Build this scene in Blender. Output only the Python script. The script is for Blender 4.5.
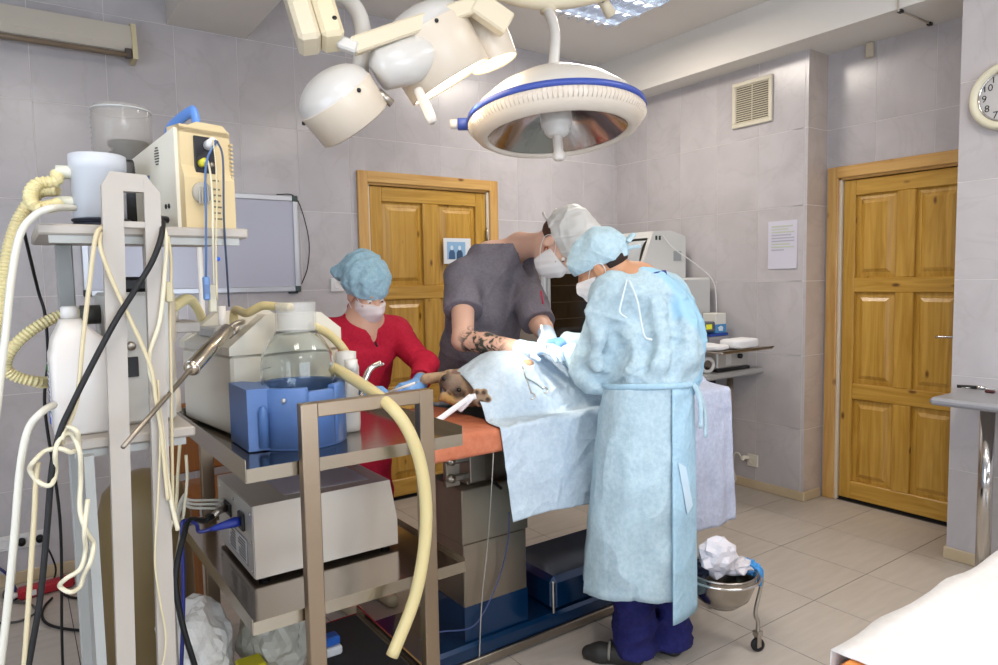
import bpy, bmesh, math, random
import numpy as np
from mathutils import Vector, Matrix, noise as mnoise
random.seed(7)
scene = bpy.context.scene
for o in list(bpy.data.objects): bpy.data.objects.remove(o)
COL = scene.collection
PI = math.pi
# ---------------------------------------------------------------- camera
IMW, IMH, FOC = 998, 665, 690.45
YAW, PIT, ROL, EYE = 0.6128, 0.0743, 0.0181, 1.45
_a, _b = math.cos(YAW), math.sin(YAW); _cp, _sp = math.cos(PIT), math.sin(PIT); _cr, _sr = math.cos(ROL), math.sin(ROL)
FWD = Vector((_b*_cp, _a*_cp, -_sp)); _R0 = Vector((_a, -_b, 0)); _D0 = FWD.cross(_R0)
CR = _cr*_R0 + _sr*_D0; CD = -_sr*_R0 + _cr*_D0
EYEP = Vector((0, 0, EYE))
cam_d = bpy.data.cameras.new('camera'); cam = bpy.data.objects.new('camera', cam_d); COL.objects.link(cam)
cam_d.sensor_width = 36; cam_d.lens = FOC*36/IMW; cam_d.clip_start = 0.05
mw = Matrix.Identity(4)
for i in range(3):
    mw[i][0] = CR[i]; mw[i][1] = -CD[i]; mw[i][2] = -FWD[i]; mw[i][3] = EYEP[i]
cam.matrix_world = mw
scene.camera = cam
# a photo pixel gives a ray; the plane it meets gives the place
def ray(x, y): return CR*((x-IMW/2)/FOC) + CD*((y-IMH/2)/FOC) + FWD
def PZ(x, y, z): d = ray(x, y); return EYEP + d*((z-EYE)/d.z)
def PX(x, y, X): d = ray(x, y); return EYEP + d*(X/d.x)
def PY(x, y, Y): d = ray(x, y); return EYEP + d*(Y/d.y)
def PD(x, y, t): return EYEP + ray(x, y)*t
# ---------------------------------------------------------------- world, exposure
scene.view_settings.view_transform = 'Standard'
scene.view_settings.look = 'None'
scene.view_settings.gamma = 1.0
scene.view_settings.use_curve_mapping = False
scene.view_settings.exposure = 0.45
world = bpy.data.worlds.new('world'); scene.world = world; world.use_nodes = True
world.node_tree.nodes['Background'].inputs[0].default_value = (0.75, 0.85, 1.0, 1)
world.node_tree.nodes['Background'].inputs[1].default_value = 1.0
CEIL = 3.13
YB, XR, XD, XN = 4.10, 4.085, 4.30, 3.82      # back wall, right wall, recessed door wall, near pier
XL, YF = -1.75, -2.6                           # walls beside and behind the camera
def area(name, loc, sx, sy, power, color, direction=(0, 0, -1), spread=PI):
    l = bpy.data.lights.new(name, 'AREA'); l.shape = 'RECTANGLE'; l.size = sx; l.size_y = sy
    l.energy = power; l.color = color; l.spread = spread
    o = bpy.data.objects.new(name, l); COL.objects.link(o); o.location = loc
    o.rotation_euler = Vector(direction).to_track_quat('-Z', 'Y').to_euler()
    return o
# ceiling fluorescent panels (one is in view) and the daylight window behind the camera
PANELS = [(3.02, 3.10), (2.55, 0.62), (0.2, 0.62), (0.2, -1.4), (2.55, -1.4)]
for (x, y) in PANELS:
    area('ceiling_panel_light', (x, y, CEIL-0.075), 0.54, 0.54, 17, (1.0, 0.91, 0.80))
area('window_daylight', (0.9, YF+0.03, 1.45), 2.5, 1.5, 58, (0.70, 0.83, 1.0), (0, 1, 0))
area('window_daylight', (XL+0.03, 0.3, 1.45), 2.2, 1.5, 26, (0.70, 0.83, 1.0), (1, 0, 0))
# ---------------------------------------------------------------- materials
def srgb(h):
    h = h.lstrip('#'); c = [int(h[i:i+2], 16)/255 for i in (0, 2, 4)]
    return tuple((v/12.92 if v <= .04045 else ((v+.055)/1.055)**2.4) for v in c)
MATS = {}
def M(name, color='#808080', rough=.5, metal=0., var=None, vscale=8., vstretch=(1, 1, 1), bump=0., bscale=60., bstretch=(1, 1, 1),
      trans=0., ior=1.45, sss=0., sheen=0., coat=0., alpha=1., emit=None, estr=0., spec=.5, coords='Object', detail=3., thin=False):
    if name in MATS: return MATS[name]
    m = bpy.data.materials.new(name); m.use_nodes = True; nt = m.node_tree; N = nt.nodes; L = nt.links
    b = N['Principled BSDF']; c = srgb(color) if isinstance(color, str) else color
    b.inputs['Base Color'].default_value = (*c, 1); b.inputs['Roughness'].default_value = rough; b.inputs['Metallic'].default_value = metal
    b.inputs['IOR'].default_value = ior; b.inputs['Specular IOR Level'].default_value = spec
    if trans: b.inputs['Transmission Weight'].default_value = trans
    if sss: b.inputs['Subsurface Weight'].default_value = sss; b.inputs['Subsurface Radius'].default_value = (1, .35, .2); b.inputs['Subsurface Scale'].default_value = .012
    if sheen: b.inputs['Sheen Weight'].default_value = sheen
    if coat: b.inputs['Coat Weight'].default_value = coat; b.inputs['Coat Roughness'].default_value = .08
    if alpha < 1: b.inputs['Alpha'].default_value = alpha
    if emit: b.inputs['Emission Color'].default_value = (*srgb(emit), 1); b.inputs['Emission Strength'].default_value = estr
    def coord(stretch):
        if coords == 'World':
            g = N.new('ShaderNodeNewGeometry'); src = g.outputs['Position']
        else:
            t = N.new('ShaderNodeTexCoord'); src = t.outputs[coords]
        mp = N.new('ShaderNodeMapping'); mp.inputs['Scale'].default_value = stretch
        L.new(src, mp.inputs['Vector']); return mp.outputs['Vector']
    if var:
        n = N.new('ShaderNodeTexNoise'); n.inputs['Scale'].default_value = vscale; n.inputs['Detail'].default_value = detail
        L.new(coord(vstretch), n.inputs['Vector'])
        r = N.new('ShaderNodeValToRGB'); r.color_ramp.elements[0].position = .32; r.color_ramp.elements[1].position = .68
        r.color_ramp.elements[0].color = (*c, 1); r.color_ramp.elements[1].color = (*srgb(var), 1)
        L.new(n.outputs['Fac'], r.inputs['Fac']); L.new(r.outputs['Color'], b.inputs['Base Color'])
    if bump:
        n = N.new('ShaderNodeTexNoise'); n.inputs['Scale'].default_value = bscale; n.inputs['Detail'].default_value = 4
        L.new(coord(bstretch), n.inputs['Vector'])
        bp = N.new('ShaderNodeBump'); bp.inputs['Strength'].default_value = bump; bp.inputs['Distance'].default_value = .01
        L.new(n.outputs['Fac'], bp.inputs['Height']); L.new(bp.outputs['Normal'], b.inputs['Normal'])
    MATS[name] = m; return m
def marble(name, c1, c2, c3, rough=.22, tint=.04):
    """polished wall tile: soft cloudy marble with faint veins, a little different from tile to tile"""
    if name in MATS: return MATS[name]
    m = bpy.data.materials.new(name); m.use_nodes = True; nt = m.node_tree; N = nt.nodes; L = nt.links; b = N['Principled BSDF']
    g = N.new('ShaderNodeNewGeometry'); oi = N.new('ShaderNodeObjectInfo')
    off = N.new('ShaderNodeVectorMath'); off.operation = 'SCALE'; off.inputs['Scale'].default_value = 9.0
    cb = N.new('ShaderNodeCombineXYZ'); 
    for s in 'XYZ': L.new(oi.outputs['Random'], cb.inputs[s])
    L.new(cb.outputs[0], off.inputs[0])
    ad = N.new('ShaderNodeVectorMath'); L.new(g.outputs['Position'], ad.inputs[0]); L.new(off.outputs[0], ad.inputs[1])
    n1 = N.new('ShaderNodeTexNoise'); n1.inputs['Scale'].default_value = 3.2; n1.inputs['Detail'].default_value = 6; n1.inputs['Distortion'].default_value = .8
    L.new(ad.outputs[0], n1.inputs['Vector'])
    r1 = N.new('ShaderNodeValToRGB'); e = r1.color_ramp.elements; e[0].position = .3; e[0].color = (*srgb(c1), 1); e[1].position = .7; e[1].color = (*srgb(c2), 1)
    L.new(n1.outputs['Fac'], r1.inputs['Fac'])
    n2 = N.new('ShaderNodeTexNoise'); n2.inputs['Scale'].default_value = 2.1; n2.inputs['Detail'].default_value = 5; n2.inputs['Distortion'].default_value = 1.6
    L.new(ad.outputs[0], n2.inputs['Vector'])
    r2 = N.new('ShaderNodeValToRGB'); e = r2.color_ramp.elements; e[0].position = .47; e[0].color = (0, 0, 0, 1); e[1].position = .5; e[1].color = (.16, .16, .16, 1)
    k = r2.color_ramp.elements.new(.53); k.color = (0, 0, 0, 1)
    L.new(n2.outputs['Fac'], r2.inputs['Fac'])
    mx = N.new('ShaderNodeMixRGB'); mx.inputs['Color2'].default_value = (*srgb(c3), 1)
    L.new(r2.outputs['Color'], mx.inputs['Fac']); L.new(r1.outputs['Color'], mx.inputs['Color1'])
    L.new(mx.outputs['Color'], b.inputs['Base Color']); b.inputs['Roughness'].default_value = rough
    MATS[name] = m; return m
def wood(name, c1, c2, c3, axis='Z'):
    """varnished pine: long grain along one axis, darker growth lines and scattered knots"""
    if name in MATS: return MATS[name]
    m = bpy.data.materials.new(name); m.use_nodes = True; nt = m.node_tree; N = nt.nodes; L = nt.links; b = N['Principled BSDF']
    g = N.new('ShaderNodeNewGeometry'); oi = N.new('ShaderNodeObjectInfo'); cb = N.new('ShaderNodeCombineXYZ')
    mu = N.new('ShaderNodeMath'); mu.operation = 'MULTIPLY'; mu.inputs[1].default_value = 13.; L.new(oi.outputs['Random'], mu.inputs[0])
    for s in 'XYZ': L.new(mu.outputs[0], cb.inputs[s])
    ad = N.new('ShaderNodeVectorMath'); L.new(g.outputs['Position'], ad.inputs[0]); L.new(cb.outputs[0], ad.inputs[1])
    def grain(st, sc, det, dist):
        mp = N.new('ShaderNodeMapping'); mp.inputs['Scale'].default_value = st; L.new(ad.outputs[0], mp.inputs['Vector'])
        n = N.new('ShaderNodeTexNoise'); n.inputs['Scale'].default_value = sc; n.inputs['Detail'].default_value = det; n.inputs['Distortion'].default_value = dist
        L.new(mp.outputs[0], n.inputs['Vector']); return n.outputs['Fac']
    st = (1, 1, .07) if axis == 'Z' else ((.07, 1, 1) if axis == 'X' else (1, .07, 1))
    r1 = N.new('ShaderNodeValToRGB'); e = r1.color_ramp.elements; e[0].position = .33; e[0].color = (*srgb(c1), 1); e[1].position = .66; e[1].color = (*srgb(c2), 1)
    L.new(grain(st, 26, 5, 1.2), r1.inputs['Fac'])
    st2 = (1, 1, .45) if axis == 'Z' else ((.45, 1, 1) if axis == 'X' else (1, .45, 1))
    mp = N.new('ShaderNodeMapping'); mp.inputs['Scale'].default_value = st2; L.new(ad.outputs[0], mp.inputs['Vector'])
    v = N.new('ShaderNodeTexVoronoi'); v.inputs['Scale'].default_value = 8.5; L.new(mp.outputs[0], v.inputs['Vector'])
    r2 = N.new('ShaderNodeValToRGB'); e = r2.color_ramp.elements; e[0].position = .05; e[0].color = (.9, .9, .9, 1); e[1].position = .12; e[1].color = (0, 0, 0, 1)
    L.new(v.outputs['Distance'], r2.inputs['Fac'])
    mx = N.new('ShaderNodeMixRGB'); mx.inputs['Color2'].default_value = (*srgb(c3), 1)
    L.new(r2.outputs['Color'], mx.inputs['Fac']); L.new(r1.outputs['Color'], mx.inputs['Color1']); L.new(mx.outputs['Color'], b.inputs['Base Color'])
    b.inputs['Roughness'].default_value = .38; b.inputs['Coat Weight'].default_value = .25; b.inputs['Coat Roughness'].default_value = .2
    MATS[name] = m; return m
def cloth(name, c1, c2, fold=7., depth=.016, strength=.75, mottle=60., attr=None, c3=None, rough=.82, stretch=(1, 1, 1)):
    """fabric: fine mottled weave and crisp creases (ridged noise relief); attr blends in a third colour where cloth lies double"""
    if name in MATS: return MATS[name]
    m = bpy.data.materials.new(name); m.use_nodes = True; nt = m.node_tree; N = nt.nodes; L = nt.links; b = N['Principled BSDF']; b.inputs['Roughness'].default_value = rough
    b.inputs['Specular IOR Level'].default_value = .25
    tc = N.new('ShaderNodeTexCoord'); mp = N.new('ShaderNodeMapping'); mp.inputs['Scale'].default_value = stretch; L.new(tc.outputs['Object'], mp.inputs['Vector'])
    n1 = N.new('ShaderNodeTexNoise'); n1.inputs['Scale'].default_value = mottle; n1.inputs['Detail'].default_value = 6; n1.inputs['Roughness'].default_value = .7; L.new(tc.outputs['Object'], n1.inputs['Vector'])
    rp = N.new('ShaderNodeValToRGB'); e = rp.color_ramp.elements; e[0].position = .38; e[0].color = (*srgb(c1), 1); e[1].position = .62; e[1].color = (*srgb(c2), 1); L.new(n1.outputs['Fac'], rp.inputs['Fac'])
    col = rp.outputs['Color']
    if attr:
        at = N.new('ShaderNodeAttribute'); at.attribute_name = attr; mx = N.new('ShaderNodeMixRGB'); mx.inputs['Color2'].default_value = (*srgb(c3), 1); L.new(at.outputs['Fac'], mx.inputs['Fac']); L.new(col, mx.inputs['Color1']); col = mx.outputs['Color']
    L.new(col, b.inputs['Base Color'])
    hs = None
    for sc, w in ((fold*.5, 1.), (fold*1.1, .30), (fold*2.6, .07)):
        n = N.new('ShaderNodeTexNoise'); n.inputs['Scale'].default_value = sc; n.inputs['Detail'].default_value = 1.; n.inputs['Distortion'].default_value = .8; L.new(mp.outputs[0], n.inputs['Vector'])
        a = N.new('ShaderNodeMath'); a.operation = 'SUBTRACT'; a.inputs[1].default_value = .5; L.new(n.outputs['Fac'], a.inputs[0])
        ab = N.new('ShaderNodeMath'); ab.operation = 'ABSOLUTE'; L.new(a.outputs[0], ab.inputs[0]); mu = N.new('ShaderNodeMath'); mu.operation = 'MULTIPLY'; mu.inputs[1].default_value = -4*w; L.new(ab.outputs[0], mu.inputs[0])
        if hs is None: hs = mu.outputs[0]
        else:
            ad = N.new('ShaderNodeMath'); L.new(hs, ad.inputs[0]); L.new(mu.outputs[0], ad.inputs[1]); hs = ad.outputs[0]
    bp = N.new('ShaderNodeBump'); bp.inputs['Strength'].default_value = strength; bp.inputs['Distance'].default_value = depth; L.new(hs, bp.inputs['Height']); L.new(bp.outputs['Normal'], b.inputs['Normal'])
    MATS[name] = m; return m
# ---------------------------------------------------------------- object helpers
def link(name, me, mat=None, parent=None, smooth=False):
    o = bpy.data.objects.new(name, me); COL.objects.link(o)
    if mat is not None:
        for mm in (mat if isinstance(mat, (list, tuple)) else [mat]):
            me.materials.append(mm)
    if smooth: me.polygons.foreach_set('use_smooth', [True]*len(me.polygons))
    if parent is not None: o.parent = parent; o.matrix_parent_inverse = Matrix.Translation(parent.location).inverted() if False else Matrix.Identity(4)
    return o
def tag(o, label, cat=None, group=None, kind=None):
    if label: o['label'] = label
    if cat: o['category'] = cat
    if group: o['group'] = group
    if kind: o['kind'] = kind
    return o
def thing(name, label, cat, loc=(0, 0, 0), rot=0., group=None, kind=None):
    o = bpy.data.objects.new(name, None); COL.objects.link(o); o.empty_display_size = .05
    o.location = loc; o.rotation_euler = (0, 0, rot)
    return tag(o, label, cat, group, kind)
def frame_of(d, up=(0, 0, 1)):
    z = Vector(d).normalized(); u = Vector(up)
    if abs(z.dot(u.normalized())) > .98: u = Vector((1, 0, 0))
    x = u.cross(z).normalized(); y = z.cross(x); return x, y, z
def crom(pts, n=8, closed=False):
    P = [Vector(p) for p in pts]; out = []; m = len(P)
    if m < 3 and not closed: 
        return [P[0].lerp(P[1], i/n) for i in range(n+1)]
    for i in range(m if closed else m-1):
        p0 = P[(i-1) % m] if (closed or i > 0) else P[0]*2-P[1]; p1 = P[i]; p2 = P[(i+1) % m]
        p3 = P[(i+2) % m] if (closed or i+2 < m) else P[-1]*2-P[-2]
        for k in range(n):
            t = k/n; out.append(.5*((2*p1)+(p2-p0)*t+(2*p0-5*p1+4*p2-p3)*t*t+(3*p1-p0-3*p2+p3)*t**3))
    if not closed: out.append(P[-1].copy())
    return out
class B:
    """collects shapes into one mesh; build() links it as one object"""
    def __init__(s): s.v = []; s.f = []; s.sm = []; s.mi = []; s.cur = 0
    def add(s, vs, fs, smooth=False, T=None):
        k = len(s.v)
        for v in vs: s.v.append(tuple(T @ Vector(v)) if T is not None else tuple(v))
        for f in fs: s.f.append(tuple(i+k for i in f)); s.sm.append(smooth); s.mi.append(s.cur)
        return s
    def box(s, lo, hi, bev=0., T=None):
        x0, y0, z0 = [min(a, b) for a, b in zip(lo, hi)]; x1, y1, z1 = [max(a, b) for a, b in zip(lo, hi)]
        b = min(bev, (x1-x0)*.49, (y1-y0)*.49, (z1-z0)*.49)
        if b <= 0:
            v = [(x0, y0, z0), (x1, y0, z0), (x1, y1, z0), (x0, y1, z0), (x0, y0, z1), (x1, y0, z1), (x1, y1, z1), (x0, y1, z1)]
            return s.add(v, [(3, 2, 1, 0), (4, 5, 6, 7), (0, 1, 5, 4), (1, 2, 6, 5), (2, 3, 7, 6), (3, 0, 4, 7)], T=T)
        v = []; idx = {}
        for sx in (0, 1):
            for sy in (0, 1):
                for sz in (0, 1):
                    X, Y, Z = (x1 if sx else x0), (y1 if sy else y0), (z1 if sz else z0)
                    dx, dy, dz = (-b if sx else b), (-b if sy else b), (-b if sz else b)
                    for ax, p in (('x', (X, Y+dy, Z+dz)), ('y', (X+dx, Y, Z+dz)), ('z', (X+dx, Y+dy, Z))):
                        idx[(sx, sy, sz, ax)] = len(v); v.append(p)
        I = idx; f = []
        for q in (0, 1):
            a = [I[(q, 0, 0, 'x')], I[(q, 1, 0, 'x')], I[(q, 1, 1, 'x')], I[(q, 0, 1, 'x')]]; f.append(a if q else a[::-1])
            a = [I[(0, q, 0, 'y')], I[(1, q, 0, 'y')], I[(1, q, 1, 'y')], I[(0, q, 1, 'y')]]; f.append(a[::-1] if q else a)
            a = [I[(0, 0, q, 'z')], I[(1, 0, q, 'z')], I[(1, 1, q, 'z')], I[(0, 1, q, 'z')]]; f.append(a if q else a[::-1])
        for p in (0, 1):
            for q in (0, 1):
                a = [I[(p, q, 0, 'x')], I[(p, q, 1, 'x')], I[(p, q, 1, 'y')], I[(p, q, 0, 'y')]]; f.append(a if p != q else a[::-1])
                a = [I[(p, 0, q, 'x')], I[(p, 1, q, 'x')], I[(p, 1, q, 'z')], I[(p, 0, q, 'z')]]; f.append(a if p == q else a[::-1])
                a = [I[(0, p, q, 'y')], I[(1, p, q, 'y')], I[(1, p, q, 'z')], I[(0, p, q, 'z')]]; f.append(a if p != q else a[::-1])
        for sx in (0, 1):
            for sy in (0, 1):
                for sz in (0, 1):
                    a = [I[(sx, sy, sz, k)] for k in 'xyz']; f.append(a if (sx+sy+sz) % 2 else a[::-1])
        return s.add(v, f, T=T)
    def tube(s, pts, r, n=10, cap=True, up=(0, 0, 1), closed=False, flat=None):
        P = [Vector(p) for p in pts]; m = len(P); rr = r if isinstance(r, (list, tuple)) else [r]*m
        vs = []; fs = []; prev = None
        for i in range(m):
            d = (P[(i+1) % m]-P[i-1]) if closed else (P[min(i+1, m-1)]-P[max(i-1, 0)])
            if d.length < 1e-9: d = Vector((0, 0, 1))
            d.normalize()
            if prev is None: x, y, _ = frame_of(d, up)
            else:
                x = prev-d*prev.dot(d)
                x = x.normalized() if x.length > 1e-6 else frame_of(d, up)[0]
                y = d.cross(x)
            prev = x
            for k in range(n):
                a = 2*PI*k/n; c, q = math.cos(a), math.sin(a)
                if flat: c *= flat
                vs.append(P[i]+(x*c+y*q)*rr[i])
        for i in range(m if closed else m-1):
            for k in range(n):
                a = i*n+k; b = i*n+(k+1) % n; c = ((i+1) % m)*n+(k+1) % n; d = ((i+1) % m)*n+k; fs.append((a, b, c, d))
        if cap and not closed: fs.append(tuple(range(n))[::-1]); fs.append(tuple((m-1)*n+k for k in range(n)))
        return s.add(vs, fs, True)
    def cyl(s, a, b, r, r2=None, n=20, cap=True):
        return s.tube([a, b], [r, r if r2 is None else r2], n, cap)
    def lathe(s, prof, T=None, n=32, a0=0., a1=2*PI, smooth=True, sx=1., sy=1.):
        full = abs(a1-a0-2*PI) < 1e-6; m = n if full else n+1; vs = []; fs = []
        for (r, z) in prof:
            for k in range(m):
                a = a0+(a1-a0)*k/n; vs.append((r*math.cos(a)*sx, r*math.sin(a)*sy, z))
        for i in range(len(prof)-1):
            for k in range(n):
                k2 = (k+1) % m if full else k+1
                fs.append((i*m+k, i*m+k2, (i+1)*m+k2, (i+1)*m+k))
        return s.add(vs, fs, smooth, T)
    def prism(s, poly, axis, a, b, T=None):
        """polygon of 2-D points extruded along an axis from a to b"""
        n = len(poly)
        def p3(p, t):
            return {'x': (t, p[0], p[1]), 'y': (p[0], t, p[1]), 'z': (p[0], p[1], t)}[axis]
        vs = [p3(p, a) for p in poly]+[p3(p, b) for p in poly]
        fs = [tuple(range(n))[::-1], tuple(range(n, 2*n))]+[(i, (i+1) % n, n+(i+1) % n, n+i) for i in range(n)]
        return s.add(vs, fs, T=T)
    def grid(s, rows, smooth=True, wrap=False):
        n = len(rows[0]); vs = [p for r in rows for p in r]; fs = []
        for i in range(len(rows)-1):
            for k in range(n if wrap else n-1):
                k2 = (k+1) % n; fs.append((i*n+k, i*n+k2, (i+1)*n+k2, (i+1)*n+k))
        return s.add(vs, fs, smooth)
    def torus(s, c, axis, R, r, n=32, m=8, a0=0., a1=2*PI):
        x, y, z = frame_of(axis); full = abs(a1-a0-2*PI) < 1e-6
        pts = [Vector(c)+(x*math.cos(a0+(a1-a0)*i/n)+y*math.sin(a0+(a1-a0)*i/n))*R for i in range(n if full else n+1)]
        return s.tube(pts, r, m, closed=full)
    def ball(s, c, r, n=14):
        rx, ry, rz = r if isinstance(r, (tuple, list)) else (r, r, r)
        prof = [(math.cos(-PI/2+PI*i/(n//2)), math.sin(-PI/2+PI*i/(n//2))) for i in range(n//2+1)]
        T = Matrix.Translation(c) @ Matrix.Diagonal((rx, ry, rz, 1))
        return s.lathe(prof, T, n)
    def mesh(s, name):
        me = bpy.data.meshes.new(name); me.from_pydata([tuple(v) for v in s.v], [], s.f)
        me.polygons.foreach_set('use_smooth', s.sm); me.polygons.foreach_set('material_index', s.mi); me.update()
        bm = bmesh.new(); bm.from_mesh(me); bmesh.ops.recalc_face_normals(bm, faces=bm.faces); bm.to_mesh(me); bm.free()
        return me
    def build(s, name, mat, parent=None):
        return link(name, s.mesh(name), mat, parent)
def solidify(o, t, off=-1.):
    md = o.modifiers.new('thickness', 'SOLIDIFY'); md.thickness = t; md.offset = off; return o
def zT(c, d=(0, 0, 1), up=(0, 1, 0), roll=0.):
    """matrix that puts local z along d at c"""
    x, y, z = frame_of(d, up); m = Matrix.Identity(4)
    for i in range(3): m[i][0] = x[i]; m[i][1] = y[i]; m[i][2] = z[i]; m[i][3] = c[i]
    return m @ Matrix.Rotation(roll, 4, 'Z')
def cable(name, pts, r, mat, label, cat='cable', group=None, parent=None, n=7, steps=8):
    b = B(); b.tube(crom(pts, steps), r, n); o = b.build(name, mat, parent)
    if parent is None: tag(o, label, cat, group)
    return o
def struct(o, label=None): 
    o['kind'] = 'structure'
    if label: o['label'] = label
    return o
# ---------------------------------------------------------------- common materials
m_plaster = M('plaster', '#e0dcd6', .85, var='#dad5ce', vscale=1.5, coords='World')
m_grout = M('wall_grout', '#d8d4d0', .7)
m_wtile = marble('wall_tile', '#b4afb0', '#c1bcbd', '#9e9594')
m_ftile = M('floor_tile', '#b3aaa0', .28, var='#bbb2a8', vscale=5., vstretch=(1, 6, 1), coords='World', spec=.4)
m_fgrout = M('floor_grout', '#4c443c', .8)
m_skirt = M('skirting', '#c9b79a', .3, var='#bda987', vscale=6., coords='World')
m_pine = wood('pine_upright', '#ad8029', '#c99d46', '#5e3610', 'Z')
m_pine_x = wood('pine_along_x', '#ad8029', '#c99d46', '#5e3610', 'X')
m_pine_y = wood('pine_along_y', '#ad8029', '#c99d46', '#5e3610', 'Y')
m_frame = wood('pine_frame', '#bd8d4a', '#d3a966', '#6b3f12', 'Z')
m_frame_x = wood('pine_frame_x', '#bd8d4a', '#d3a966', '#6b3f12', 'X')
m_frame_y = wood('pine_frame_y', '#bd8d4a', '#d3a966', '#6b3f12', 'Y')
m_steel = M('steel', '#b5aea4', .3, 1., bump=.03, bscale=90, bstretch=(1, 1, 12))
m_brushed = M('brushed_steel', '#a89f92', .42, 1., var='#958b7d', vscale=5, bump=.05, bscale=120, bstretch=(1, 1, 15))
m_chrome = M('chrome', '#d5d2ce', .12, 1.)
m_dark = M('dark_plastic', '#1d1c1e', .45)
m_white = M('white_plastic', '#e6e2dc', .4)
m_cream = M('cream_plastic', '#e4dbc4', .42)
m_grey = M('light_grey_paint', '#c9c6c0', .4)
m_black = M('black_rubber', '#141415', .6)
# ---------------------------------------------------------------- room shell
TW, TH, TZ0, TX0, TY0 = 0.3264, 0.4753, 0.4648, 0.1348, 2.7925
def tiles(parent, axis, plane, out, u0, u1, v0, v1, w, h, au, av, th, mat, gap=.003, name='tile', cache={}):
    """rectangular tiles, each its own object, on a plane; axis = normal axis, out = +1/-1 side the tile face looks to"""
    i0 = math.floor((u0-au)/w); i1 = math.ceil((u1-au)/w); j0 = math.floor((v0-av)/h); j1 = math.ceil((v1-av)/h)
    for i in range(i0, i1):
        for j in range(j0, j1):
            a0, a1 = max(u0, au+i*w+gap/2), min(u1, au+(i+1)*w-gap/2); b0, b1 = max(v0, av+j*h+gap/2), min(v1, av+(j+1)*h-gap/2)
            if a1-a0 < .004 or b1-b0 < .004: continue
            key = (axis, out, round(a1-a0, 4), round(b1-b0, 4), th, mat.name)
            if key not in cache:
                b = B(); x, y = (a1-a0)/2, (b1-b0)/2; t0, t1 = (0, th) if out > 0 else (-th, 0)
                lo, hi = {'y': ((-x, t0, -y), (x, t1, y)), 'x': ((t0, -x, -y), (t1, x, y)), 'z': ((-x, -y, t0), (x, y, t1))}[axis]
                b.box(lo, hi); me = b.mesh(name); me.materials.append(mat); cache[key] = me
            o = bpy.data.objects.new(name, cache[key]); COL.objects.link(o); o.parent = parent
            cu, cv = (a0+a1)/2, (b0+b1)/2
            o.location = {'y': (cu, plane, cv), 'x': (plane, cu, cv), 'z': (cu, cv, plane)}[axis]
def wallbox(name, lo, hi, mat=None, label=None):
    b = B(); b.box(lo, hi); return struct(b.build(name, mat or m_grout), label)
TT = .0015   # tile thickness proud of the bed
floor = wallbox('floor', (XL-.1, YF-.1, -.12), (XD+.1, YB+.1, -TT), m_fgrout, 'beige rectangular ceramic tile floor')
tiles(floor, 'z', -TT, 1, XL, XD, YF, YB, .4534, .4534, 3.7625, 2.5544, TT, m_ftile, .0035)
ceiling = wallbox('ceiling', (XL-.1, YF-.1, CEIL), (XD+.1, YB+.1, CEIL+.1), m_plaster, 'plain off-white plaster ceiling')
# doors: openings
LD0, LD1, LDH = 1.872, 2.816, 2.095      # left door (in the back wall)
RD0, RD1, RDH = 1.565, 2.362, 2.06        # right door (recessed wall)
def wall_with_tiles(name, axis, plane, out, u0, u1, hole=None, thick=.12, label=None, au=0., top=CEIL, inset=0.):
    b = B(); t0, t1 = (plane-thick, plane-TT) if out > 0 else (plane+TT, plane+thick)
    rects = [(u0, u1, 0, top)] if not hole else [(u0, hole[0], 0, top), (hole[1], u1, 0, top), (hole[0], hole[1], hole[2], top)]
    for (a, c, d, e) in rects:
        if a == u0: a = a+inset
        if axis == 'y': b.box((a, t0, d), (c, t1, e))
        else: b.box((t0, a, d), (t1, c, e))
    w = struct(b.build(name, m_grout), label)
    for (a, c, d, e) in rects:
        tiles(w, axis, plane-TT*out, out, a, c, d, e, TW, TH, au, TZ0, TT, m_wtile)
    return w
wall_back = wall_with_tiles('wall_back', 'y', YB, -1, XL, XR+.01, (LD0, LD1, LDH), label='back wall of pale marbled tiles', au=TX0)
SOFZ = 2.835
wall_right = wall_with_tiles('wall_right', 'x', XR, -1, 2.445, YB, None, label='right wall of pale marbled tiles with the vent', au=TY0, top=SOFZ, inset=.03)
wall_recess = wall_with_tiles('wall_recess', 'x', XD, -1, 1.50, 2.445, (RD0, RD1, RDH), label='recessed tiled wall around the right door', au=TY0, top=SOFZ)
b = B(); b.box((XR+TT, 2.445+TT, 0), (XD+.12, 2.445+.1, SOFZ)); wall_return = struct(b.build('wall_return', m_grout), 'narrow tiled return beside the right door')
m_wtile_w = marble('wall_tile_warm', '#b6a79c', '#c3b5aa', '#a09086')
tiles(wall_return, 'y', 2.445+TT, -1, XR, XD, 0, SOFZ, TW, TH, XR, TZ0, TT, m_wtile_w)
wall_pier = wall_with_tiles('wall_pier', 'x', XN, -1, -1.2, 1.503, None, label='projecting tiled pier that carries the clock', au=TY0-4*TW-.21, thick=.10)
b = B(); b.box((XN+.02, 1.403, 0), (XD+.1, 1.503-TT, CEIL)); wall_pier_side = struct(b.build('wall_pier_side', m_grout), 'side face of the tiled pier')
tiles(wall_pier_side, 'y', 1.503-TT, 1, XN, XD, 0, CEIL, TW, TH, XN, TZ0, TT, m_wtile)
wall_left = wallbox('wall_left', (XL-.1, YF, 0), (XL, YB, CEIL), M('left_wall_paint', '#c9c6c8', .6), 'plain wall beside the camera')
wall_front = wallbox('wall_front', (XL, YF-.1, 0), (XD+.1, YF, CEIL), MATS['left_wall_paint'], 'plain wall behind the camera')
wall_far = wallbox('wall_side', (XN+.1, YF, 0), (XD+.1, 1.3, CEIL), MATS['left_wall_paint'], 'plain wall behind the pier')
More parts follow.
